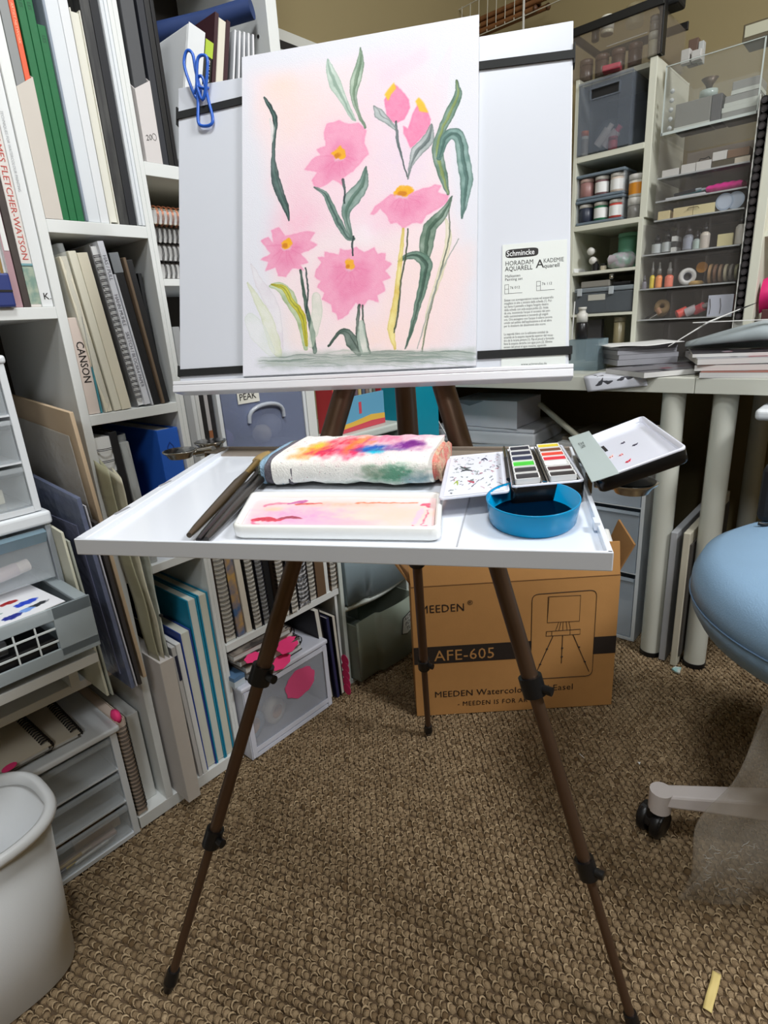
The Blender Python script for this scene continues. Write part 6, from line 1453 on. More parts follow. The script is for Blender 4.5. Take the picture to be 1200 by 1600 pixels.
# row items
def card(label, y, w_, h, z, m, x=XC + .008, d=.05, name='card_box', rz=0, cat='card'):
    o = TR(name, label, cat, x, y, z, rz); G().box((0, 0, 0), (w_, d, h)).obj('cards', m, o, bevel=.0006); return o
wc_ = C('white_cards', (206, 204, 200), .6)
z = 1.2110
card('white card box in the third acrylic drawer from the top, nearest the post', .5435, .040, .017, z, wc_)
card('second white card box, between the post side one and the black clip', .4985, .033, .021, z, wc_); card('black tin behind the second white card box', .495, .045, .030, z, C('black_tin_s', (40, 34, 30), .5), x=XC + .065)
card('white card box with a black clip in the acrylic drawer', .4640, .034, .021, z, wc_)
o = TR('binder_clip', 'black binder clip on the white card box', 'clip', XC + .010, .459, z + .0213); G().tube([(.0, 0, 0), (.003, 0, .006), (.012, 0, .004), (.022, 0, .007), (.026, 0, 0)], .0011, 6).obj('handle', wire, o)
card('dark olive tin under a white box in the acrylic drawer', .4285, .078, .015, z, C('olive_tin', (72, 64, 44), .5)); card('white box lying on the dark olive tin', .4285, .031, .019, z + .0155, wc_); card('brown wooden box lying on the dark olive tin', .3965, .046, .017, z + .0155, C('brown_wood_box', (120, 92, 68), .5, var=.1)); card('thin cream box at the end of the olive tin', .3785, .032, .012, z + .0005, C('cream_box_s', (196, 186, 168)), x=XC + .0045, d=.0034)
card('black flat case in the empty looking drawer under the clear case', .420, .058, .016, 1.2095 + .0 + .0315, C('black_flat', (34, 30, 26), .5), x=XC + .07, d=.08) if False else None
z = 1.1565
o = card('curved white card lying under pens in the pink pouch drawer', .530, .092, .006, z, C('white_strip', (196, 198, 200))); 
pch = TR('pink_pouch', 'shiny pink pouch in the acrylic drawer above the cream bars', 'pouch', XC + .012, .437, z)
G().sheet(lambda u, v: (.078 * u + .001 * math.sin(v * 9), .03 + .028 * math.cos(2 * math.pi * v), .0125 + .0115 * math.sin(2 * math.pi * v) * (1 - .3 * abs(2 * u - 1) ** 3) + .001 * math.sin(u * 30)), 20, 16).obj('pouch', mat('pink_gloss', (214, 36, 140), .12, var=.3, vscale=50), pch)
for k, (c, dx, lb) in enumerate((((20, 24, 34), .0, 'black pen on the curved white card'), ((50, 130, 136), .010, 'teal pen on the curved white card'), ((30, 60, 74), .022, 'dark teal pen on the curved white card'))):
    o = TR('pen', lb, 'pen', XC + .012 + k * .014, .500 - dx, z + .0100); G().cyl((-.01, 0, 0), (.040, 0, .004), .0038).obj('barrel', C('row_pen_%d' % k, c, .3), o); G().cyl((.04, 0, .004), (.053, 0, .005), .0036, .002).obj('tip', C('row_pen_tip', (150, 160, 166), .3), o)
z = 1.1122
cw = C('pale_wood_bar', (212, 196, 150), .6, var=.06)
card('short pale wooden bar in the drawer of cream bars', .5455, .029, .021, z, cw, name='wood_bar', cat='bar'); card('tan wooden bar behind the short pale one', .526, .018, .018, z, C('tan_wood', (176, 140, 100), .6), x=XC + .03, name='wood_bar', cat='bar')
card('long pale wooden bar in the drawer of cream bars', .508, .046, .023, z, cw, name='wood_bar', cat='bar'); card('second long pale wooden bar beside it', .461, .049, .023, z, C('pale_wood_bar_b', (214, 202, 156), .6, var=.06), name='wood_bar', cat='bar')
o = TR('metal_clip', 'thin metal handle lying before the long wooden bars', 'handle', XC + .0055, .474, z + .015); G().tube([(0, 0, 0), (.003, -.0008, .004), (.024, -.0008, .004), (.027, 0, 0)], .0009, 6).obj('bar', C('brass_wire', (120, 104, 60), .3, metal=.8), o)
for k, (y, lb) in enumerate(((.392, 'pale blue round tin lid leaning in the drawer'), (.3685, 'second pale blue round tin lid leaning in the drawer'))):
    o = TR('tin_cover', lb, 'lid', XC + .010 + .002 * k, y, z + .0205); G().cyl((0, 0, 0), (0, .004, 0), .0195, n=24).obj('disc', C('pale_blue_lid_%d' % k, (160 + 12 * k, 176 + 12 * k, 196 + 10 * k), .4), o); G().cyl((0, -.0006, 0), (0, 0, 0), .016, n=24).obj('face', C('pale_blue_face', (186, 198, 214), .4), o)
# dropper bottles
def dropper(label, y, r, h, z, body, labelm, cap, x=XC + .022, neck=.42, name='ink_bottle'):
    o = TR(name, label, 'bottle', x, y, z)
    G().lathe([(1e-7, 0), (r * .95, 0), (r, .002), (r, h * (1 - neck) * .86), (r * .5, h * (1 - neck)), (1e-7, h * (1 - neck))], 18).obj('body', body, o)
    G().lathe([(1e-7, h * (1 - neck)), (r * .62, h * (1 - neck)), (r * .6, h * (1 - neck * .55)), (r * .36, h * (1 - neck * .5)), (r * .30, h * .96), (1e-7, h)], 14).obj('dropper_cap', cap, o)
    G().lathe([(r * 1.01, h * .06), (r * 1.01, h * (1 - neck) * .78)], 18).obj('label', labelm, o)
    return o
bb_, lw = C('black_bottle', (24, 24, 26), .25), C('pale_bottle_label', (186, 192, 192), .6)
z = 1.0307
dropper('round black ink bottle with a white label, at the post end of the bottle drawer', .5460, .0125, .050, z, bb_, lw, bb_, neck=.35)
dropper('taller black dropper bottle with a white label', .5205, .0125, .060, z, bb_, lw, bb_)
for k in range(3): card(('lowest', 'middle', 'top')[k] + ' black and white striped little box in the bottle drawer', .5065, .011, .0125, z + k * .0131, C('striped_box_%d' % (k % 2), ((214, 214, 210), (60, 60, 60))[k % 2]), name='little_box', cat='box')
dropper('grey dropper bottle behind the divider', .4690, .0125, .068, z, C('grey_bottle', (120, 122, 130), .25), C('grey_label_b', (150, 154, 166), .6), C('dark_cap', (44, 38, 38), .4))
dropper('small pale dropper bottle between grey and cream ones', .4480, .0085, .046, z, C('pale_bottle', (150, 160, 158), .25), C('mint_label', (170, 186, 180), .6), C('dark_cap_b', (40, 36, 38), .4), x=XC + .018)
dropper('brown dropper bottle behind the small pale one', .4480, .009, .055, z, C('brown_bottle', (70, 56, 46), .3), C('brown_label', (100, 90, 84), .6), C('dark_cap_c', (50, 44, 44), .4), x=XC + .045)
dropper('cream dropper bottle against the second divider', .4300, .0115, .064, z, C('cream_bottle', (206, 196, 182), .4), C('cream_label', (200, 190, 180), .6), C('black_cap_d', (30, 28, 28), .4), neck=.36)
o = card('yellow note pad leaning in the bottle drawer', .398, .034, .028, z + .001, C('yellow_notes', (206, 196, 150), .7), d=.012, name='note_pad', cat='note pad', rz=0); o.rotation_euler = (0, .0, R90); 
dropper('white ribbed bottle with a black spout at the marker end', .3510, .0115, .072, z, C('white_ribbed', (190, 186, 178), .4), C('white_ribbed_label', (200, 196, 188), .5), C('black_spout', (28, 26, 26), .5), neck=.34)
z = .9447
dropper('lilac grey bottle at the post end of the ink drawer', .5690, .0060, .036, z, C('lilac_bottle', (120, 116, 126), .3), C('lilac_label', (130, 128, 138), .6), C('grey_cap', (90, 88, 92), .4), x=XC + .014)
for k, (y, c, lb) in enumerate(((.5515, (214, 190, 60), 'yellow ink bottle with a grey dropper'), (.5340, (226, 140, 80), 'orange ink bottle with a grey dropper'), (.5080, (226, 120, 96), 'coral ink bottle with a grey dropper'))):
    dropper(lb + ' in the ink drawer', y, (.0065, .0085, .0105)[k], .070 - .003 * k, z, C('ink_%d' % k, c, .3), C('ink_label_%d' % k, tuple(min(255, v + 14) for v in c), .6), C('clear_dropper', (120, 118, 114), .3), neck=.5)
o = TR('tape_roll', 'white roll of tape standing in the middle of the ink drawer', 'tape', XC + .030, .466, z + .0235, .4)
G().lathe([(.010, -.010), (.021, -.010), (.021, .010), (.010, .010), (.010, -.010)], 24).xf(Matrix.Rotation(math.pi / 2, 4, 'X')).obj('roll', C('white_tape', (200, 198, 194), .4), o); G().lathe([(.0085, -.0103), (.010, -.0103), (.010, .0103), (.0085, .0103), (.0085, -.0103)], 20).xf(Matrix.Rotation(math.pi / 2, 4, 'X')).obj('core', C('tape_core', (84, 84, 96)), o)
o = TR('amber_disc', 'amber disc leaning above the tan sponge', 'disc', XC + .05, .437, z + .044, .2); G().cyl((0, 0, 0), (0, .006, 0), .0135, n=20).obj('disc', C('amber_disc', (206, 140, 50), .3), o)
tag(G().lathe([(1e-7, 0), (.014, .001), (.018, .006), (.012, .011), (1e-7, .012)], 14, sx=.8, sy=1.1).obj('tan_sponge', C('tan_sponge', (186, 152, 96), .9, var=.1), None, (XC + .030, .443, z)), 'tan sponge lying beside the white tape roll', 'sponge')
for k in range(6):
    o = TR('ribbon_roll', ('tan', 'brown', 'pale brown', 'ivory', 'grey', 'olive')[k] + ' ribbon spool standing in the marker end of the ink drawer', 'ribbon', XC + .030, .412 - k * .0118, z + .0245, .0); G().cyl((0, 0, 0), (.006, 0, 0), .0240 - .0012 * k, n=22).obj('spool', C('ribbon_%d' % k, ((150, 120, 84), (110, 80, 60), (130, 104, 80), (176, 166, 140), (120, 116, 108), (112, 110, 80))[k], .5), o); G().cyl((-.0006, 0, 0), (.0066, 0, 0), .008, n=14).obj('hub', C('ribbon_hub', (90, 74, 60)), o)
z = .8647
o = TR('tape_roll', 'brown roll of twine lying in the lowest acrylic drawer', 'twine', XC + .035, .5240, z + .028, .3); G().lathe([(.007, -.014), (.019, -.013), (.020, 0), (.019, .013), (.007, .014), (.007, -.014)], 20).xf(Matrix.Rotation(1.1, 4, 'X')).obj('roll', C('twine', (120, 96, 60), .8, var=.2, vscale=200), o); G().cyl((-.012, -.02, -.0), (-.004, -.02, -.014), .007).obj('bobbin', C('bobbin', (150, 110, 80), .4), o)
for k, (lb) in enumerate(('black scissors blade in the lowest acrylic drawer', 'silver tweezers in the lowest acrylic drawer')):
    o = TR('tweezers', lb, 'tool', XC + .012, .560 - k * .012, z + .002); G().tube([(0, 0, 0), (.032, .001, .019)], [.0018, .001], 6).obj('blade', blackp if k == 0 else steel, o); G().tube([(0, .004, 0), (.032, .003, .017)], [.0018, .001], 6).obj('blade', blackp if k == 0 else steel, o)
for k, (y, z_, c, lb) in enumerate(((.4700, z + .0125, (214, 84, 74), 'coral red bottle lying in the lowest acrylic drawer'), (.448, z + .016, (176, 168, 172), 'grey bottle lying across the coral red one'), (.428, z + .020, (196, 70, 80), 'red labelled bottle in the lowest acrylic drawer'))):
    o = TR('paint_bottle', lb, 'bottle', XC + .028, y, z_, .6 - .5 * k); G().cyl((-.012, 0, -.004), (.012, 0, .006), .0115).obj('body', C('low_bottle_%d' % k, c, .35), o); G().cyl((.012, 0, .006), (.022, 0, .010), .006).obj('cap', C('low_cap', (150, 146, 146), .4), o)
o = card('white card printed with strokes in the marker end of the lowest drawer', .404, .058, .052, z, C('blue_white_card', (190, 194, 208), .6), d=.003, name='stroke_card')
for x in (.006, .030): G().tube([(x, -.0006, .006), (x + .001, -.0006, .024), (x - .002, -.0006, .044)], .0008, 5).obj('ink_stroke', ink, o)
card('dark red card behind the printed stroke card', .356, .014, .050, z, C('dark_red_card', (76, 40, 36)), d=.003, x=XC + .014)

# --- marker rack
mr = TR('marker_rack', 'tall white rack of black marker pens stacked on their sides', 'rack', XC - .01, .3385, ZD)
G().box((0, 0, 0), (.0022, .15, .60)).obj('side_strip', C('rack_white', (210, 210, 204)), mr); G().box((.0212, 0, 0), (.0234, .15, .60)).obj('side_strip', C('rack_white', 0), mr); G().box((.0022, .147, 0), (.0212, .15, .60)).obj('back_strip', C('rack_white', 0), mr); G().box((.0022, .01, 0), (.0212, .147, .113)).obj('foot_block', C('rack_white', 0), mr)
mk = T('marker', 'black capped marker lying in the tall white marker rack', 'marker', (XC - .014, .3268, .8627), (0, 0, R90), 'markers in the rack')
G().cyl((0, 0, 0), (0, .12, 0), .0080, n=14).obj('barrel', C('marker_black', (30, 28, 30), .3), mk); G().lathe([(1e-7, .0), (.0045, 0), (.0050, .0012), (.0078, .0012)], 14).xf(Matrix.Rotation(math.pi / 2, 4, 'X')).obj('cap_end', C('marker_end', (70, 66, 68), .25), mk)
for k in range(1, 28):
    dup(mk, (XC - .014 + .002 * (k % 3), .3268, .8627 + k * .0172))
# white side panel beyond the rack
sp_ = TR('white_shelf_unit', 'white shelf side beyond the marker rack, with a pink bag hanging on it', 'shelf', XC - .02, .3145, ZD)
G().box((0, 0, 0), (.020, .28, .62)).obj('side_panel', cream, sp_, bevel=.001); G().box((.020, .20, 0), (.40, .22, .62)).obj('back_panel', C('mauve_board', (150, 136, 134), .7, var=.1), sp_); G().box((.02, .02, .30), (.40, .20, .312)).obj('shelf', cream, sp_); G().box((.02, .02, .0), (.40, .20, .012)).obj('shelf', cream, sp_)
o = TR('pink_bag', 'bright magenta bag at the frame edge beyond the marker rack', 'bag', XC - .012, .288, ZD + .125)
G().sheet(lambda u, v: (.10 * u, .03 + .025 * math.sin(2 * math.pi * v), .10 * (v if v < .5 else 1 - v) * 1.6 + .004 * math.sin(u * 12)), 12, 14).obj('bag', C('magenta', (214, 30, 110), .5), o)
tag(G().box((0, 0, 0), (.06, .12, .122)).obj('red_brown_box', C('red_brown_box', (84, 44, 44), .6), None, (XC - .0, .16, ZD + .0125), bevel=.002), 'dark red box under the magenta bag', 'box')
tag(G().box((0, 0, 0), (.004, .05, .07)).obj('tan_picture', C('tan_picture', (176, 150, 110), .7, var=.3, vscale=40), None, (XC + .15, .215, ZD + .3125)), 'tan picture card on the upper white shelf at the frame edge', 'card')

# --- on the desktop
ab = TR('acrylic_block', 'clear acrylic box on the desk holding a black bottle, beside the paper stack', 'box', 1.60, .7090, ZD)
G().box((0, 0, 0), (.085, .0025, .083)).box((0, .0025, 0), (.0025, .07, .083)).box((.0825, .0025, 0), (.085, .07, .083)).box((.0025, .0675, 0), (.0825, .07, .083)).box((.0025, .0025, 0), (.0825, .0675, .003)).box((.0025, .0025, .080), (.0825, .0675, .083)).obj('box', mat('blue_clear_acrylic', (150, 172, 182), .08, alpha=.38), ab)
o = TR('bottle', 'black bottle with a white pump cap standing on the clear acrylic box', 'bottle', 1.640, .689, .8246)
G().lathe([(1e-7, 0), (.0155, 0), (.0165, .002), (.0165, .040), (.013, .044), (1e-7, .044)], 20).obj('body', C('black_bottle_b', (26, 24, 26), .3, var=.5, vscale=100), o); G().lathe([(1e-7, .0442), (.0150, .0442), (.0150, .066), (.010, .069), (.0085, .077), (.011, .078), (.011, .084), (1e-7, .084)], 20).obj('cap', C('white_cap_b', (206, 204, 196), .4), o)
tag(G().tube([(0, 0, 0), (.0, -.004, .10)], .0016, 6).obj('white_stick', paper, None, (1.630, .712, .8246)), 'thin white stick beside the black bottle', 'stick')
def cover_canvas(seed, base, cols, w_=200, h=150):
    cv = Canvas(w_, h, base); r = np.random.default_rng(seed)
    for k in range(16):
        x, y = r.uniform(0, w_), r.uniform(0, h); ww, hh = r.uniform(10, 60), r.uniform(4, 26)
        cv.lay(cv.poly([(x, y), (x + ww, y + r.uniform(-8, 8)), (x + ww + r.uniform(-10, 10), y + hh), (x + r.uniform(-10, 10), y + hh)], 3, 1), cols[r.integers(len(cols))], .85)
    return cv.a
def magazine(label, x, y, z, rz, w_, d, t, seed, base, cols, name='magazine', cat='magazine', edge=None):
    """corner at (x, y); extends w_ along its own x and d along its own y"""
    o = T(name, label, cat, (x, y, z), (0, 0, rz))
    G().box((0, 0, 0), (w_, d, t - .0006)).obj('page_block', edge or leavesh, o)
    G().sheet(lambda u, v: (w_ * u, d * v, t), 4, 4).obj('cover', pic('cover_%d' % seed, cover_canvas(seed, base, cols), .35), o)
    return o
GR = [(60, 60, 64), (200, 200, 206), (110, 90, 96), (150, 150, 160), (30, 30, 34), (120, 60, 70)]
# loose printed sheet hanging over the edge
ls = T('printed_sheet', 'white sheet with grey leaf sketches hanging over the desk edge', 'paper')
def leafcanvas():
    cv = Canvas(240, 200, (214, 216, 226)); r = np.random.default_rng(11)
    for (x, y, a) in ((40, 20, .3), (70, 35, -.4), (55, 50, 1.2), (130, 30, .2), (155, 50, -.6), (140, 65, .9), (100, 70, .1), (170, 30, .4), (40, 70, 2.), (190, 70, .3)):
        cv.lay(cv.stroke([(x, y), (x + 22 * math.cos(a), y + 22 * math.sin(a)), (x + 44 * math.cos(a + .3), y + 44 * math.sin(a + .3))], [1, 7, 1], 5, 1.2), (52, 52, 58), .9)
    return cv.a
def hang(u, v):
    # v 0 at the back on the desktop, 1 hanging in front
    y = .600 - .150 * u
    s = v * .135
    if s < .095 + .02 * u: return (XD + .095 + .02 * u - s + .0, y - .0, ZD + .0012)
    e = s - (.095 + .02 * u)
    return (XD - .0025 - .004 * math.sin(e * 40), y - .35 * e, ZD + .0012 - e * (.95 if u < 1.5 else 0))
G().sheet(hang, 10, 30).obj('sheet', pic('leaf_sketches', leafcanvas(), .7), ls, solid=.0005)
magazine('open magazine lying under the grey paper stack, poking past the desk edge', 1.395, .455, ZD + .0016, math.radians(40), .26, .16, .0125, 1, (120, 118, 122), GR).rotation_euler = (0, 0, math.radians(40))
mg = [o for o in bpy.data.objects if o.get('label', '').startswith('open magazine lying')][0]
mg.location = (1.425, .445, ZD + .0018); mg.rotation_euler = (0, 0, math.radians(-38))
# local x runs (0.79,-0.62) towards the stool side, local y into the desk
pgrey = C('grey_page_block', (150, 150, 156), .8, var=.12, vscale=6, stretch=(1, 1, 220))
st_z = ZD + .0150
for k, (t, dx, lb) in enumerate(((.0150, 0, 'lowest grey paper block of the desk stack'), (.0125, .002, 'second grey paper block of the desk stack'), (.0115, -.001, 'third grey paper block of the desk stack'), (.0085, .001, 'top grey paper block, under the loose white sheet'))):
    o = T('paper_block', lb, 'paper block', (1.572 + dx, .560 - dx, st_z), (0, 0, math.radians(-50 + 1.0 * k)))
    G().box((0, 0, 0), (.155, .175, t - .0006)).obj('pages', pgrey, o, bevel=.0006); st_z += t
tp_ = T('white_sheet', 'loose white sheet with a curled corner on the grey paper stack', 'paper', (1.562, .566, st_z + .0012), (0, 0, math.radians(-54)))
G().sheet(lambda u, v: (-.012 + .182 * u, -.006 + .18 * v, .0008 + .0035 * (u ** 6) + .0015 * math.sin(u * 9) * (1 - v)), 14, 8).obj('sheet', paper, tp_, solid=.0008)
tag(G().sheet(lambda u, v: (.06 * u, .10 * v, .001 + .002 * math.sin(3 * u)), 6, 4).obj('plastic_bag', film, None, (1.50, .60, ZD + .001)), 'flat clear plastic bag on the desk before the acrylic box', 'bag')
tag(G().box((0, 0, 0), (.09, .32, .006)).obj('black_mat', C('black_mat', (30, 32, 38), .5), None, (XD + .002, .690, ZD + .0004), bevel=.001), 'black cutting mat edge on the desk behind the drawing board', 'mat')
# magazines nearer the stool
zz = ZD + .0008
for k, (x, y, rz, t, b, lb) in enumerate(((1.452, .335, -84, .012, (140, 70, 50), 'lowest magazine of the stool side pile, with a brown and red cover'), (1.475, .352, -78, .013, (90, 86, 88), 'second magazine of the stool side pile'), (1.470, .346, -70, .013, (170, 170, 176), 'third magazine of the stool side pile'), (1.500, .365, -74, .008, (50, 46, 50), 'dark covered magazine on top of the stool side pile'))):
    magazine(lb, x, y, zz, math.radians(rz), .21, .26, t, 20 + k, b, GR + [(170, 40, 50)]); zz += t + .0008
rl = T('paper_roll', 'large grey paper roll with a lifted edge lying on the stool side magazines', 'paper roll', (1.60, .415, zz + .001), (0, 0, R90))
def roll(u, v):
    a = -math.pi / 2 + 5.2 * v; r = .0315 * (.28 + .72 * min(1, u * 2.2)) * (1 + .02 * math.sin(7 * u))
    return (.36 * u, .04 + 1.5 * r * math.cos(a), r + r * math.sin(a) + (.002 if v == 1 else 0))
G().sheet(roll, 26, 28).obj('roll', C('grey_roll_paper', (166, 176, 180), .45, var=.2, vscale=14), rl, solid=.0012)
G().box((.02, -.004, .0630), (.36, .003, .0650)).obj('white_edge', paper, rl)
o = T('long_brush', 'long thin brush propped on the grey paper roll, pointing to the white shelf side', 'brush', (1.575, .440, zz + .0120)); G().tube([(0, 0, 0), (.035, -.075, .052), (.060, -.135, .078)], [.0008, .0022, .0012], 8).obj('handle', paper, o); G().tube([(.060, -.135, .078), (.072, -.165, .090)], [.0020, .0006], 8).obj('bristles', blk_h, o)

# --- under the desk
UD = drawer_unit('clear plastic drawer tower under the desk, beside the desk leg', (1.515, .690, 0), .245, .530, .30, [(.012, .195), (.208, .388), (.398, .505)], frame=C('cool_white_plastic', (222, 228, 232), .35), front=mat('cool_clear_plastic', (206, 218, 230), .2, alpha=.45), rot=R90, wall=.010)
for lb, y, z, s, c in (('white craft bag in the lowest clear drawer under the desk', .52, .0155, (.05, .05, .07), (190, 190, 186)), ('blue grey packet in the middle clear drawer under the desk', .55, .2115, (.06, .06, .05), (130, 146, 170)), ('grey packet in the top clear drawer under the desk', .54, .4015, (.06, .09, .05), (150, 156, 164))):
    tag(G().lathe([(1e-7, 0), (.9, .02), (1, .3), (.85, .8), (1e-7, 1)], 12).xf(Matrix.Diagonal((*s, 1))).obj('craft_packet', C('packet_%d' % c[0], c, .5, var=.2), None, (1.60, y, z)), lb, 'packet')
cab = T('low_cabinet', 'low white cabinet under the desk corner carrying a scanner', 'cabinet', (1.474, .705, 0))
G().box((0, 0, 0), (.45, .48, .522)).obj('body', C('cabinet_white', (190, 190, 186), .5), cab, bevel=.002); G().box((-.016, .002, .02), (-.0005, .249, .512)).obj('door', C('cabinet_white', 0), cab, bevel=.002); G().box((-.016, .251, .02), (-.0005, .478, .512)).obj('door', C('cabinet_white', 0), cab, bevel=.002)
sc = TR('scanner', 'white flat scanner lying on the low cabinet under the desk', 'scanner', 1.512, 1.120, .5228, .10)
G().box((0, 0, 0), (.345, .24, .040)).obj('body', C('scanner_white', (232, 234, 240), .35), sc, bevel=.008, seg=3); G().box((.004, .004, .0405), (.341, .236, .052)).obj('lid', C('scanner_white_b', (226, 228, 236), .35), sc, bevel=.004)
text('dwb', .016, C('scanner_print', (90, 90, 96)), sc, (.03, -.0006, .012), (1, 0, 0), (0, 0, 1))
rm = TR('paper_ream', 'ream of white copy paper in a slipped wrapper on the scanner', 'paper', 1.530, 1.062, .5758, .05)
G().box((0, 0, 0), (.225, .18, .080)).obj('wrapped_ream', C('ream_white', (230, 230, 240), .5, var=.03), rm, bevel=.002); G().sheet(lambda u, v: (.11 + .12 * u, -.0012 - .001 * math.sin(u * 7), .082 * v + .0), 8, 4).obj('loose_wrapper', C('ream_wrapper', (232, 232, 240), .5), rm); G().prism([(0, .0805), (.12, .0805), (.07, .064)], 'y', -.002, -.0004).obj('wrapper_flap', C('ream_flap', (160, 162, 172), .5), rm)
cd = tag(G().tube([(1.490, 1.110, .703), (1.487, 1.096, .690), (1.485, 1.088, .645), (1.484, 1.082, .600), (1.490, 1.06, .560), (1.492, 1.03, .534)], .0022, 8).tube([(1.500, 1.065, .645), (1.495, 1.05, .615), (1.490, 1.02, .575), (1.491, 1.005, .545)], .0022, 8).obj('power_cable', paper), 'white cord looping down in front of the paper ream', 'cord')
ms = T('computer_mouse', 'white rounded mouse lying at the scanner front', 'mouse', (1.491, 1.000, .5226)); G().lathe([(1e-7, 0), (.022, .0), (.024, .006), (.018, .016), (1e-7, .020)], 20, sx=.7, sy=1.2).obj('shell', paper, ms)
tag(G().box((0, 0, 0), (.10, .32, .012)).obj('grey_plastic_tray', mat('grey_tray_plastic', (124, 132, 140), .25, alpha=.8), None, (1.500, .72, .4990 + .03), (0, -.0, .0), bevel=.003), 'flat grey plastic tray before the scanner', 'tray') if False else None
tl = T('plastic_cover', 'flat grey plastic lids stacked before the scanner on the cabinet', 'lid', (1.463, .735, .5225)); G().box((0, 0, 0), (.040, .22, .004)).obj('lid', C('grey_lid_sheet', (126, 134, 140), .3), tl, bevel=.001); G().hexa([(.002, .05, .0045), (.036, .05, .0045), (.036, .20, .0045), (.002, .20, .0045), (.006, .05, .020), (.034, .05, .020), (.034, .20, .008), (.006, .20, .008)]).obj('upper_lid', C('grey_lid_sheet_b', (140, 148, 154), .3), tl)
bf = TR('cardboard_folder', 'dull brown flat folder lying on the clear drawer tower under the desk', 'folder', 1.52, .695, .5315)
G().box((0, .03, 0), (.22, .28, .032)).obj('folder', C('dull_brown_card', (104, 94, 80), .7), bf, bevel=.001); G().box((.0, .0, 0), (.045, .05, .022)).obj('white_box_end', C('white_box_end', (196, 196, 196)), bf, bevel=.002); G().box((.10, .05, .0325), (.21, .25, .050)).obj('upper_folder', C('dull_brown_card_b', (90, 82, 72), .7), bf)
fb = T('foam_strip', 'long cream foam strip slanting across the brown folder under the desk', 'strip'); G().tube([(1.62, .800, .640), (1.50, .62, .572)], .0085, 4).obj('strip', C('foam_cream', (186, 182, 164), .7), fb)
tb2 = T('storage_box', 'tall teal storage box standing in the corner behind the easel legs', 'box', (1.262, 1.045, 0)); G().box((0, 0, 0), (.18, .19, .735)).obj('body', C('teal_box', (0, 150, 176), .5, var=.04), tb2, bevel=.003); G().box((-.003, -.003, .736), (.183, .193, .765)).obj('lid', C('teal_lid', (0, 160, 186), .5), tb2, bevel=.003)
o = T('paper_pile', 'sloping pile of white papers on the floor box before the teal box', 'paper', (1.180, 1.00, 0))
G().box((0, 0, 0), (.075, .23, .588)).obj('box_below', C('white_floor_box', (196, 200, 202), .5), o, bevel=.002)
for k in range(3): G().box((.002 * k, .004 * k, .589 + .006 * k), (.072 + .001 * k, .226 - .006 * k, .5945 + .006 * k)).obj('paper_layer', C('paper_layer_%d' % k, ((206, 210, 212), (90, 150, 160), (214, 216, 218))[k]), o)
# panels standing by the leg
for lb, y0, y1, h, m, x in (('grey white panel standing on edge beside the desk leg', .3480, .3640, .365, C('grey_panel', (176, 178, 182), .5), 1.465), ('cream framed panel standing on edge between the two desk legs', .3170, .3330, .372, C('cream_panel_b', (200, 194, 176), .6), 1.455), ):
    o = T('flat_panel', lb, 'panel', (x, y0, 0), (0, .0, 0)); G().box((0, 0, 0), (.42, y1 - y0, h)).obj('board', m, o, bevel=.002)
    if 'cream' in lb:
        G().box((.004, -.0045, .03), (.41, -.0005, h - .03)).obj('inner_board', C('dark_inner_board', (70, 66, 62), .6), o)
tag(G().box((0, 0, 0), (.10, .012, .045)).obj('blue_white_card', C('aqua_card', (150, 196, 196), .5, var=.4, vscale=60, c2=(214, 214, 206)), None, (1.47, .292 + .005, 0), (0, 0, 0)), 'little aqua and white packet on the carpet by the cream framed panel', 'packet') if False else None
# ------------------------------------------------------------------ cardboard box behind the easel
BR = math.atan2(-.748, .664)
cbox = T('cardboard_box', 'large brown cardboard easel box standing on the carpet behind the easel', 'box', (.896, .742, 0), (0, 0, BR))
BW, BD, BH = .467, .115, .341
for n, a, b in (('front_panel', (0, 0, 0), (BW, .004, BH)), ('back_panel', (0, BD - .004, 0), (BW, BD, BH)), ('side_panel', (0, .004, 0), (.004, BD - .004, BH)), ('side_panel', (BW - .004, .004, 0), (BW, BD - .004, BH)), ('bottom_panel', (.004, .004, 0), (BW - .004, BD - .004, .004))):
    G().box(a, b).obj(n, kraft, cbox, bevel=.0008)
G().hexa([(.001, .0005, BH + .001), (BW - .001, .0005, BH + .001), (BW - .001, .0045, BH + .001), (.001, .0045, BH + .001), (-.004, .010, BH + .085), (BW - .003, .010, BH + .075), (BW - .003, .014, BH + .075), (-.004, .014, BH + .085)]).obj('flap', kraft, cbox)
G().hexa([(BW - .004, .010, BH + .001), (BW, .010, BH + .001), (BW, BD - .01, BH + .001), (BW - .004, BD - .01, BH + .001), (BW + .024, .000, BH + .070), (BW + .028, .000, BH + .070), (BW + .030, BD - .02, BH + .095), (BW + .026, BD - .02, BH + .095)]).obj('flap', kraft_in, cbox)
G().hexa([(0, .010, BH + .001), (.004, .010, BH + .001), (.004, BD - .01, BH + .001), (0, BD - .01, BH + .001), (-.034, .004, BH + .060), (-.030, .004, BH + .060), (-.030, BD - .02, BH + .060), (-.034, BD - .02, BH + .060)]).obj('flap', kraft_in, cbox)
G().sheet(lambda u, v: (BW - .06 + .055 * u, .03 + .04 * v, BH + .05 + .03 * v + .004 * math.sin(9 * u)), 8, 6).obj('white_liner', paper, cbox, solid=.0008)
G().box((0, -.0004, BH - .001), (BW, .0004, BH + .0006)).obj('fold_line', C('fold_shadow', (120, 84, 46), .8), cbox)
bi = C('box_print', (40, 30, 24), .75)
fy = -.0006
G().box((.0, fy, .143), (.272, -.0001, .188)).obj('printed_band', bi, cbox); G().box((.415, fy, .143), (BW, -.0001, .188)).obj('printed_band', bi, cbox)
BX, BZ = (1, 0, 0), (0, 0, 1)
def bt_(s, size, x, z, **k): return text(s, size, k.pop('m', bi), cbox, (x, fy - .0003, z), BX, BZ, **k)
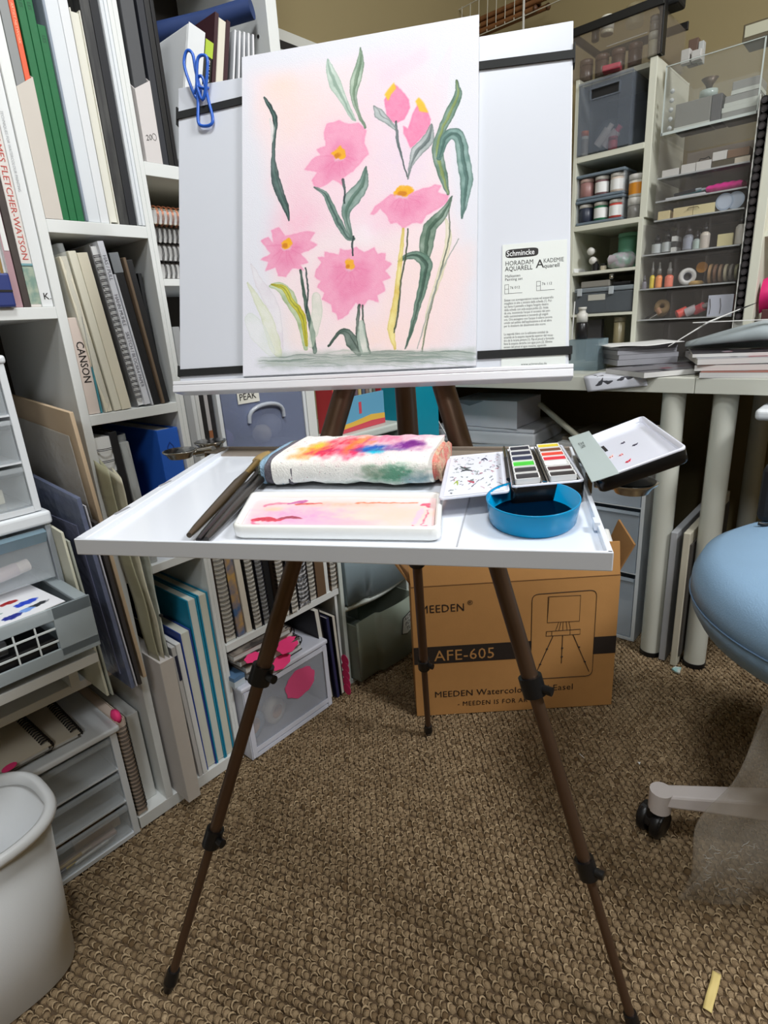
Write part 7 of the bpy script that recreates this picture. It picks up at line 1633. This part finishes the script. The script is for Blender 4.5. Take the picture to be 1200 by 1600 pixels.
bt_('MEEDEN', .0275, .0185, .276, bold=.03, spacing=1.08, width=.92); bt_('®', .0165, .126, .290)
bt_('AFE-605', .040, .0465, .1500, m=kraft, spacing=1.05, width=.98)
bt_('MEEDEN Watercolor Field Easel', .0236, .044, .0505, spacing=1.04, width=1.0, bold=.008)
bt_('- MEEDEN IS FOR ART -', .0175, .098, .0230, spacing=1.15, width=.92)
# line drawing of the easel in a round-cornered frame
fr = [Vector((x, fy, z)) for x, z in rquad([(.271, .085), (.416, .085), (.416, .308), (.271, .306)], .016, 4)]
G().tube(fr, .0008, 4, closed=True).obj('drawn_frame', bi, cbox)
dl = G()
def ln(*p, r=.00055): dl.tube([(x, fy, z) for x, z in p], r, 4)
ln((.307, .233), (.307, .298), (.380, .297), (.380, .232), (.307, .233), (.309, .296)); ln((.305, .198), (.305, .210), (.383, .211), (.383, .198), (.305, .198), (.306, .209))
ln((.333, .233), (.326, .210)); ln((.338, .233), (.334, .210)); ln((.350, .233), (.353, .210)); ln((.356, .233), (.361, .210)); ln((.343, .233), (.343, .210)); ln((.318, .210), (.318, .198)); ln((.360, .211), (.360, .199))
ln((.321, .198), (.282, .096), r=.0010); ln((.343, .198), (.3425, .124), r=.0009); ln((.367, .198), (.408, .097), r=.0010)
for x, z in ((.308, .165), (.293, .125), (.343, .165), (.343, .142), (.382, .165), (.397, .125)): dl.cyl((x - .002, fy, z), (x + .002, fy, z - .001), .0016, n=6)
dl.obj('drawn_easel', bi, cbox)

# ------------------------------------------------------------------ stool
st = T('stool', 'round blue upholstered stool on white castor arms beside the desk', 'stool', (1.060, -.068, 0))
blue_c = mat('blue_vinyl', (134, 166, 196), .55, var=.06, vscale=14, bump=.3, bscale=500)
prof = [(r * 1.118, z + .014) for r, z in [(1e-7, .372), (.16, .372), (.215, .377), (.240, .392), (.251, .414), (.255, .434), (.2535, .4365), (.255, .439), (.254, .462), (.244, .488), (.222, .504), (.17, .512), (1e-7, .516)]]
G().lathe(prof, 64).obj('seat', blue_c, st)
G().tube([(.2856 * math.cos(a), .2856 * math.sin(a), .4505) for a in [k * 2 * math.pi / 72 for k in range(72)]], .0014, 6, closed=True).obj('piping', C('seat_piping', (94, 120, 148), .5), st)
G().lathe([(1e-7, .365), (.10, .365), (.12, .372), (.12, .3855), (1e-7, .3855)], 28).obj('seat_plate', C('grey_metal_plate', (170, 170, 168), .4), st, bevel=.002)
G().cyl((0, 0, .085), (0, 0, .22), .030, n=20).cyl((0, 0, .22), (0, 0, .366), .018, n=20).obj('gas_column', blackp, st)
hub = G().cyl((0, 0, .055), (0, 0, .110), .042, n=24).obj('hub', C('chair_white', (212, 204, 202), .3), st, bevel=.006)
arm_m = C('chair_white', 0)
ca = math.atan2(.205 + .068, .887 - 1.060)
for k in range(4):
    a = ca + (0, math.radians(-104), math.pi, math.radians(76))[k]; R = Matrix.Rotation(a, 4, 'Z')
    ag = G(); n = 9; vs = []
    for i in range(n):
        t = i / (n - 1); x = .03 + t * .285; hw = .027 - .009 * t; z0, z1 = .062 + .016 * t, .104 - .004 * t
        vs += [(x, -hw, z0), (x, hw, z0), (x, hw * .8, z1), (x, -hw * .8, z1)]
    ag.add(vs, [(4 * i + j, 4 * i + (j + 1) % 4, 4 * i + 4 + (j + 1) % 4, 4 * i + 4 + j) for i in range(n - 1) for j in range(4)] + [(3, 2, 1, 0), tuple(4 * (n - 1) + j for j in range(4))])
    ag.cyl((.312, 0, .060), (.312, 0, .1005), .019, n=18)
    arm = ag.xf(R).obj('arm', arm_m, st, bevel=.004)
    wm = Matrix.Translation(R @ Vector((.325, 0, 0))) @ Matrix.Rotation(a + (.75 if k == 0 else 1.9 + k), 4, 'Z')
    for s in (-1, 1):
        w_ = G().lathe([(1e-7, -.0085), (.021, -.0085), (.0265, -.005), (.0265, .005), (.021, .0085), (1e-7, .0085)], 24).xf(wm @ Matrix.Translation((-.010, s * .0125, .0270)) @ Matrix.Rotation(math.pi / 2, 4, 'X'))
        w_.obj('castor_wheel', blackp, arm)
    hd = G().prism([(.022 * math.cos(t) - .010, .027 + .0275 * math.sin(t)) for t in [math.pi * j / 12 for j in range(13)]], 'y', -.0225, .0225).cyl((0, 0, .040), (0, 0, .062), .008).xf(wm)
    hd.obj('castor_hood', blackp, arm, bevel=.003)
bkr = G().box((.112, .176, .519), (.195, .222, .625)).obj('back_bracket', C('black_pad', (22, 22, 26), .6, bump=.4, bscale=300), st, bevel=.012)
G().tube([(.082 + .05 * (1 - math.cos(t)), .212 - .03 * math.sin(t * .8),   .5275 - .006 * math.sin(t)) for t in [k * .3 for k in range(12)]], .0035, 8).obj('black_cord', blackp, bkr)
# clear bag hanging under the stool
def sbag(u, v):
    a = 2 * math.pi * u; c, s = math.cos(a), math.sin(a)
    w_ = .030 + .045 * min(1, v * 1.5); k = 1 + .10 * math.sin(5 * a + 9 * v) + .06 * math.sin(17 * v + 3 * a)
    return (w_ * c * k * .9, (.010 + .012 * v) * s * k + .006 * math.sin(13 * v), .368 * (1 - v) + .002 + .003 * math.sin(7 * a) * v)
sb2 = T('clear_bag', 'crumpled clear plastic bag hanging from the stool to the carpet behind its arm', 'bag', (.905, .035, 0), (0, 0, -.85))
def sbag2(u, v):
    x, y, z = sbag(u, v); return (x - .075 * v - .0 * z, y - .02 * v, z)
G().sheet(sbag2, 64, 44).obj('film', mat('crinkled_film', (196, 188, 176), .1, alpha=.30, bump=1, bscale=70, spec=.8), sb2)
# glints of the crinkled film near the bottom, put in as thin whitish tubes
fg = G()
for k in range(60):
    x, z = rng.uniform(-.125, -.04), rng.uniform(.015, .115); a = rng.uniform(-1.5, 1.5); pts = []
    for j in range(4):
        pts.append((x, -.030 + rng.uniform(-.002, .002), z)); a += rng.uniform(-.7, .7); l = rng.uniform(.002, .006); x += l * math.cos(a); z += l * math.sin(a)
    fg.tube(pts, [.0002, rng.uniform(.0003, .0008), .0005, .0002], 4)
o_ = fg.obj('crinkle_glints', mat('glint_white', (230, 230, 226), .06, alpha=.55, spec=1), sb2); o_['kind'] = 'stuff'

# ------------------------------------------------------------------ waste bin
wb = T('waste_bin', 'white plastic waste bin with a rolled rim on the carpet by the bowed drawers', 'bin', (.052, .866, 0))
def oval(r, z, n=56):
    out = []
    for k in range(n):
        a = 2 * math.pi * k / n; c, s = math.cos(a), math.sin(a)
        out.append((.118 * r * math.copysign(abs(c) ** .72, c), .098 * r * math.copysign(abs(s) ** .72, s), z))
    return out
def loft(levels, mi=0):
    g = G(); n = len(levels[0]); vs = sum(levels, [])
    return g.add(vs, [(i * n + k, i * n + (k + 1) % n, (i + 1) * n + (k + 1) % n, (i + 1) * n + k) for i in range(len(levels) - 1) for k in range(n)], mi, True)
bm = mat('bin_plastic', (222, 224, 226), .4, bump=.15, bscale=900)
g = loft([oval(.70, .0005), oval(.735, .004), oval(.90, .265), oval(.885, .265), oval(.71, .008)])
g.add(oval(.70, .0005), [tuple(range(55, -1, -1))]); g.add(oval(.71, .008), [tuple(range(56))]); g.obj('body', bm, wb)
loft([oval(.885, .2655), oval(.985, .268), oval(1.0, .273), oval(.985, .279), oval(.93, .283), oval(.88, .281), oval(.872, .2655)]).obj('rim', bm, wb)

# ------------------------------------------------------------------ small things on the carpet
tp2 = T('masking_tape_strip', 'short strip of yellow masking tape stuck on the open carpet', 'tape', (.675, .057, .0022), (0, 0, .02))
G().sheet(lambda u, v: (-.030 + .060 * u, -.0055 + .011 * v + .0003 * math.sin(u * 7), .0006 * math.sin(u * 9 + v * 3)), 16, 3).obj('strip', mat('yellow_tape', (222, 200, 130), .6), tp2, solid=.0004)
for k, (x, y, lb) in enumerate(((1.046, .275, 'tiny white paper scrap on the carpet near the stool castor'), (.998, .372, 'thin white thread on the carpet before the cardboard box'), (.291, .472, 'tiny white paper scrap on the carpet inside the easel legs'))):
    tag(G().prism([(0, 0), (.008, .001), (.005, .006)] if k != 1 else [(0, 0), (.014, .002), (.014, .0032), (0, .0015)], 'z', .0005, .0012).obj('paper_scrap', paper, None, (x, y, .0005), (0, 0, k)), lb, 'scrap')
tag(G().prism([(0, 0), (.028, .004), (.024, .018), (.010, .022), (.002, .012)], 'z', 0, .004).obj('aqua_packet', C('aqua_card', (150, 196, 196), .5, var=.4, vscale=60, c2=(214, 214, 206)), None, (1.425, .300, .0005)), 'little aqua and white packet on the carpet by the cream framed panel', 'packet')

# ------------------------------------------------------------------ on the walls
wf = T('wall_picture', 'white and black picture frame on the olive wall above the drawing board', 'picture', (1.075, 1.2745, 1.345))
G().box((0, -.012, 0), (.235, 0, .246)).obj('outer_frame', C('frame_white', (206, 206, 200), .5), wf, bevel=.001); G().box((.012, -.0132, .012), (.223, -.0121, .222)).obj('black_frame', ink, wf); G().box((.022, -.0142, .022), (.213, -.0133, .203)).obj('picture', C('picture_pale', (176, 180, 176), .5, var=.1), wf)
wrk = T('wire_rack', 'white wire rack holding brown rods high in the corner of the room', 'rack', (1.94, 1.02, 1.70))
def wr(*p, r=.0016): return G().tube(list(p), r, 6)
wm_ = C('white_wire', (190, 186, 170), .4)
wr((0, .32, .135), (0, .30, .152), (0, .165, .157), (0, -.10, .160)).obj('top_rail', wm_, wrk); wr((0, .33, .06), (0, .0, .062), (0, -.10, .064)).obj('lower_rail', wm_, wrk); wr((.10, .32, .135), (.10, -.10, .160)).obj('top_rail', wm_, wrk)
wr((0, .022, .0), (0, .018, .30), r=.004).obj('upright', C('wire_upright', (196, 194, 186), .4), wrk)
for k in range(9): wr((0, .31 - k * .032, .060), (0, .306 - k * .032, .150 + .004 * min(k, 2)), r=.0012).obj('rung', wm_, wrk)
wr((.13, -.09, .160), (0, -.10, .160)).obj('wall_hook', wm_, wrk); wr((.13, .31, .150), (0, .30, .152)).obj('wall_hook', wm_, wrk)
wood_r = C('brown_rod', (120, 78, 44), .5, var=.15)
for k in range(5):
    z_ = 1.7665 + .0 + (k // 2) * .0175; x_ = 1.946 + (k % 2) * .020 + .003 * (k // 2)
    o = T('wooden_rod', ('lowest front', 'lowest back', 'middle front', 'middle back', 'top')[k] + ' brown wooden rod lying in the corner wire rack', 'rod', (x_, 1.235 - .02 * (k % 3), z_ + .0055))
    G().cyl((0, 0, 0), (0, -.225 - .012 * (k % 3), 0), .0078, n=10).obj('rod', wood_r, o); G().lathe([(1e-7, 0), (.009, .002), (.009, .007), (.006, .010), (1e-7, .012)], 12).xf(Matrix.Translation((0, -.225 - .012 * (k % 3), 0)) @ Matrix.Rotation(math.pi / 2, 4, 'X')).obj('end_cap', C('dark_rod_end', (84, 52, 30), .5), o)
# lamp the room is lit by, outside the frame
lmp = T('ceiling_light', 'round white ceiling lamp above the photographer', 'lamp', (.02, .12, 2.42)); G().lathe([(1e-7, -.030), (.20, -.030), (.23, -.012), (.23, 0), (1e-7, 0)], 32).obj('base', C('lamp_white', (230, 228, 220), .5), lmp)
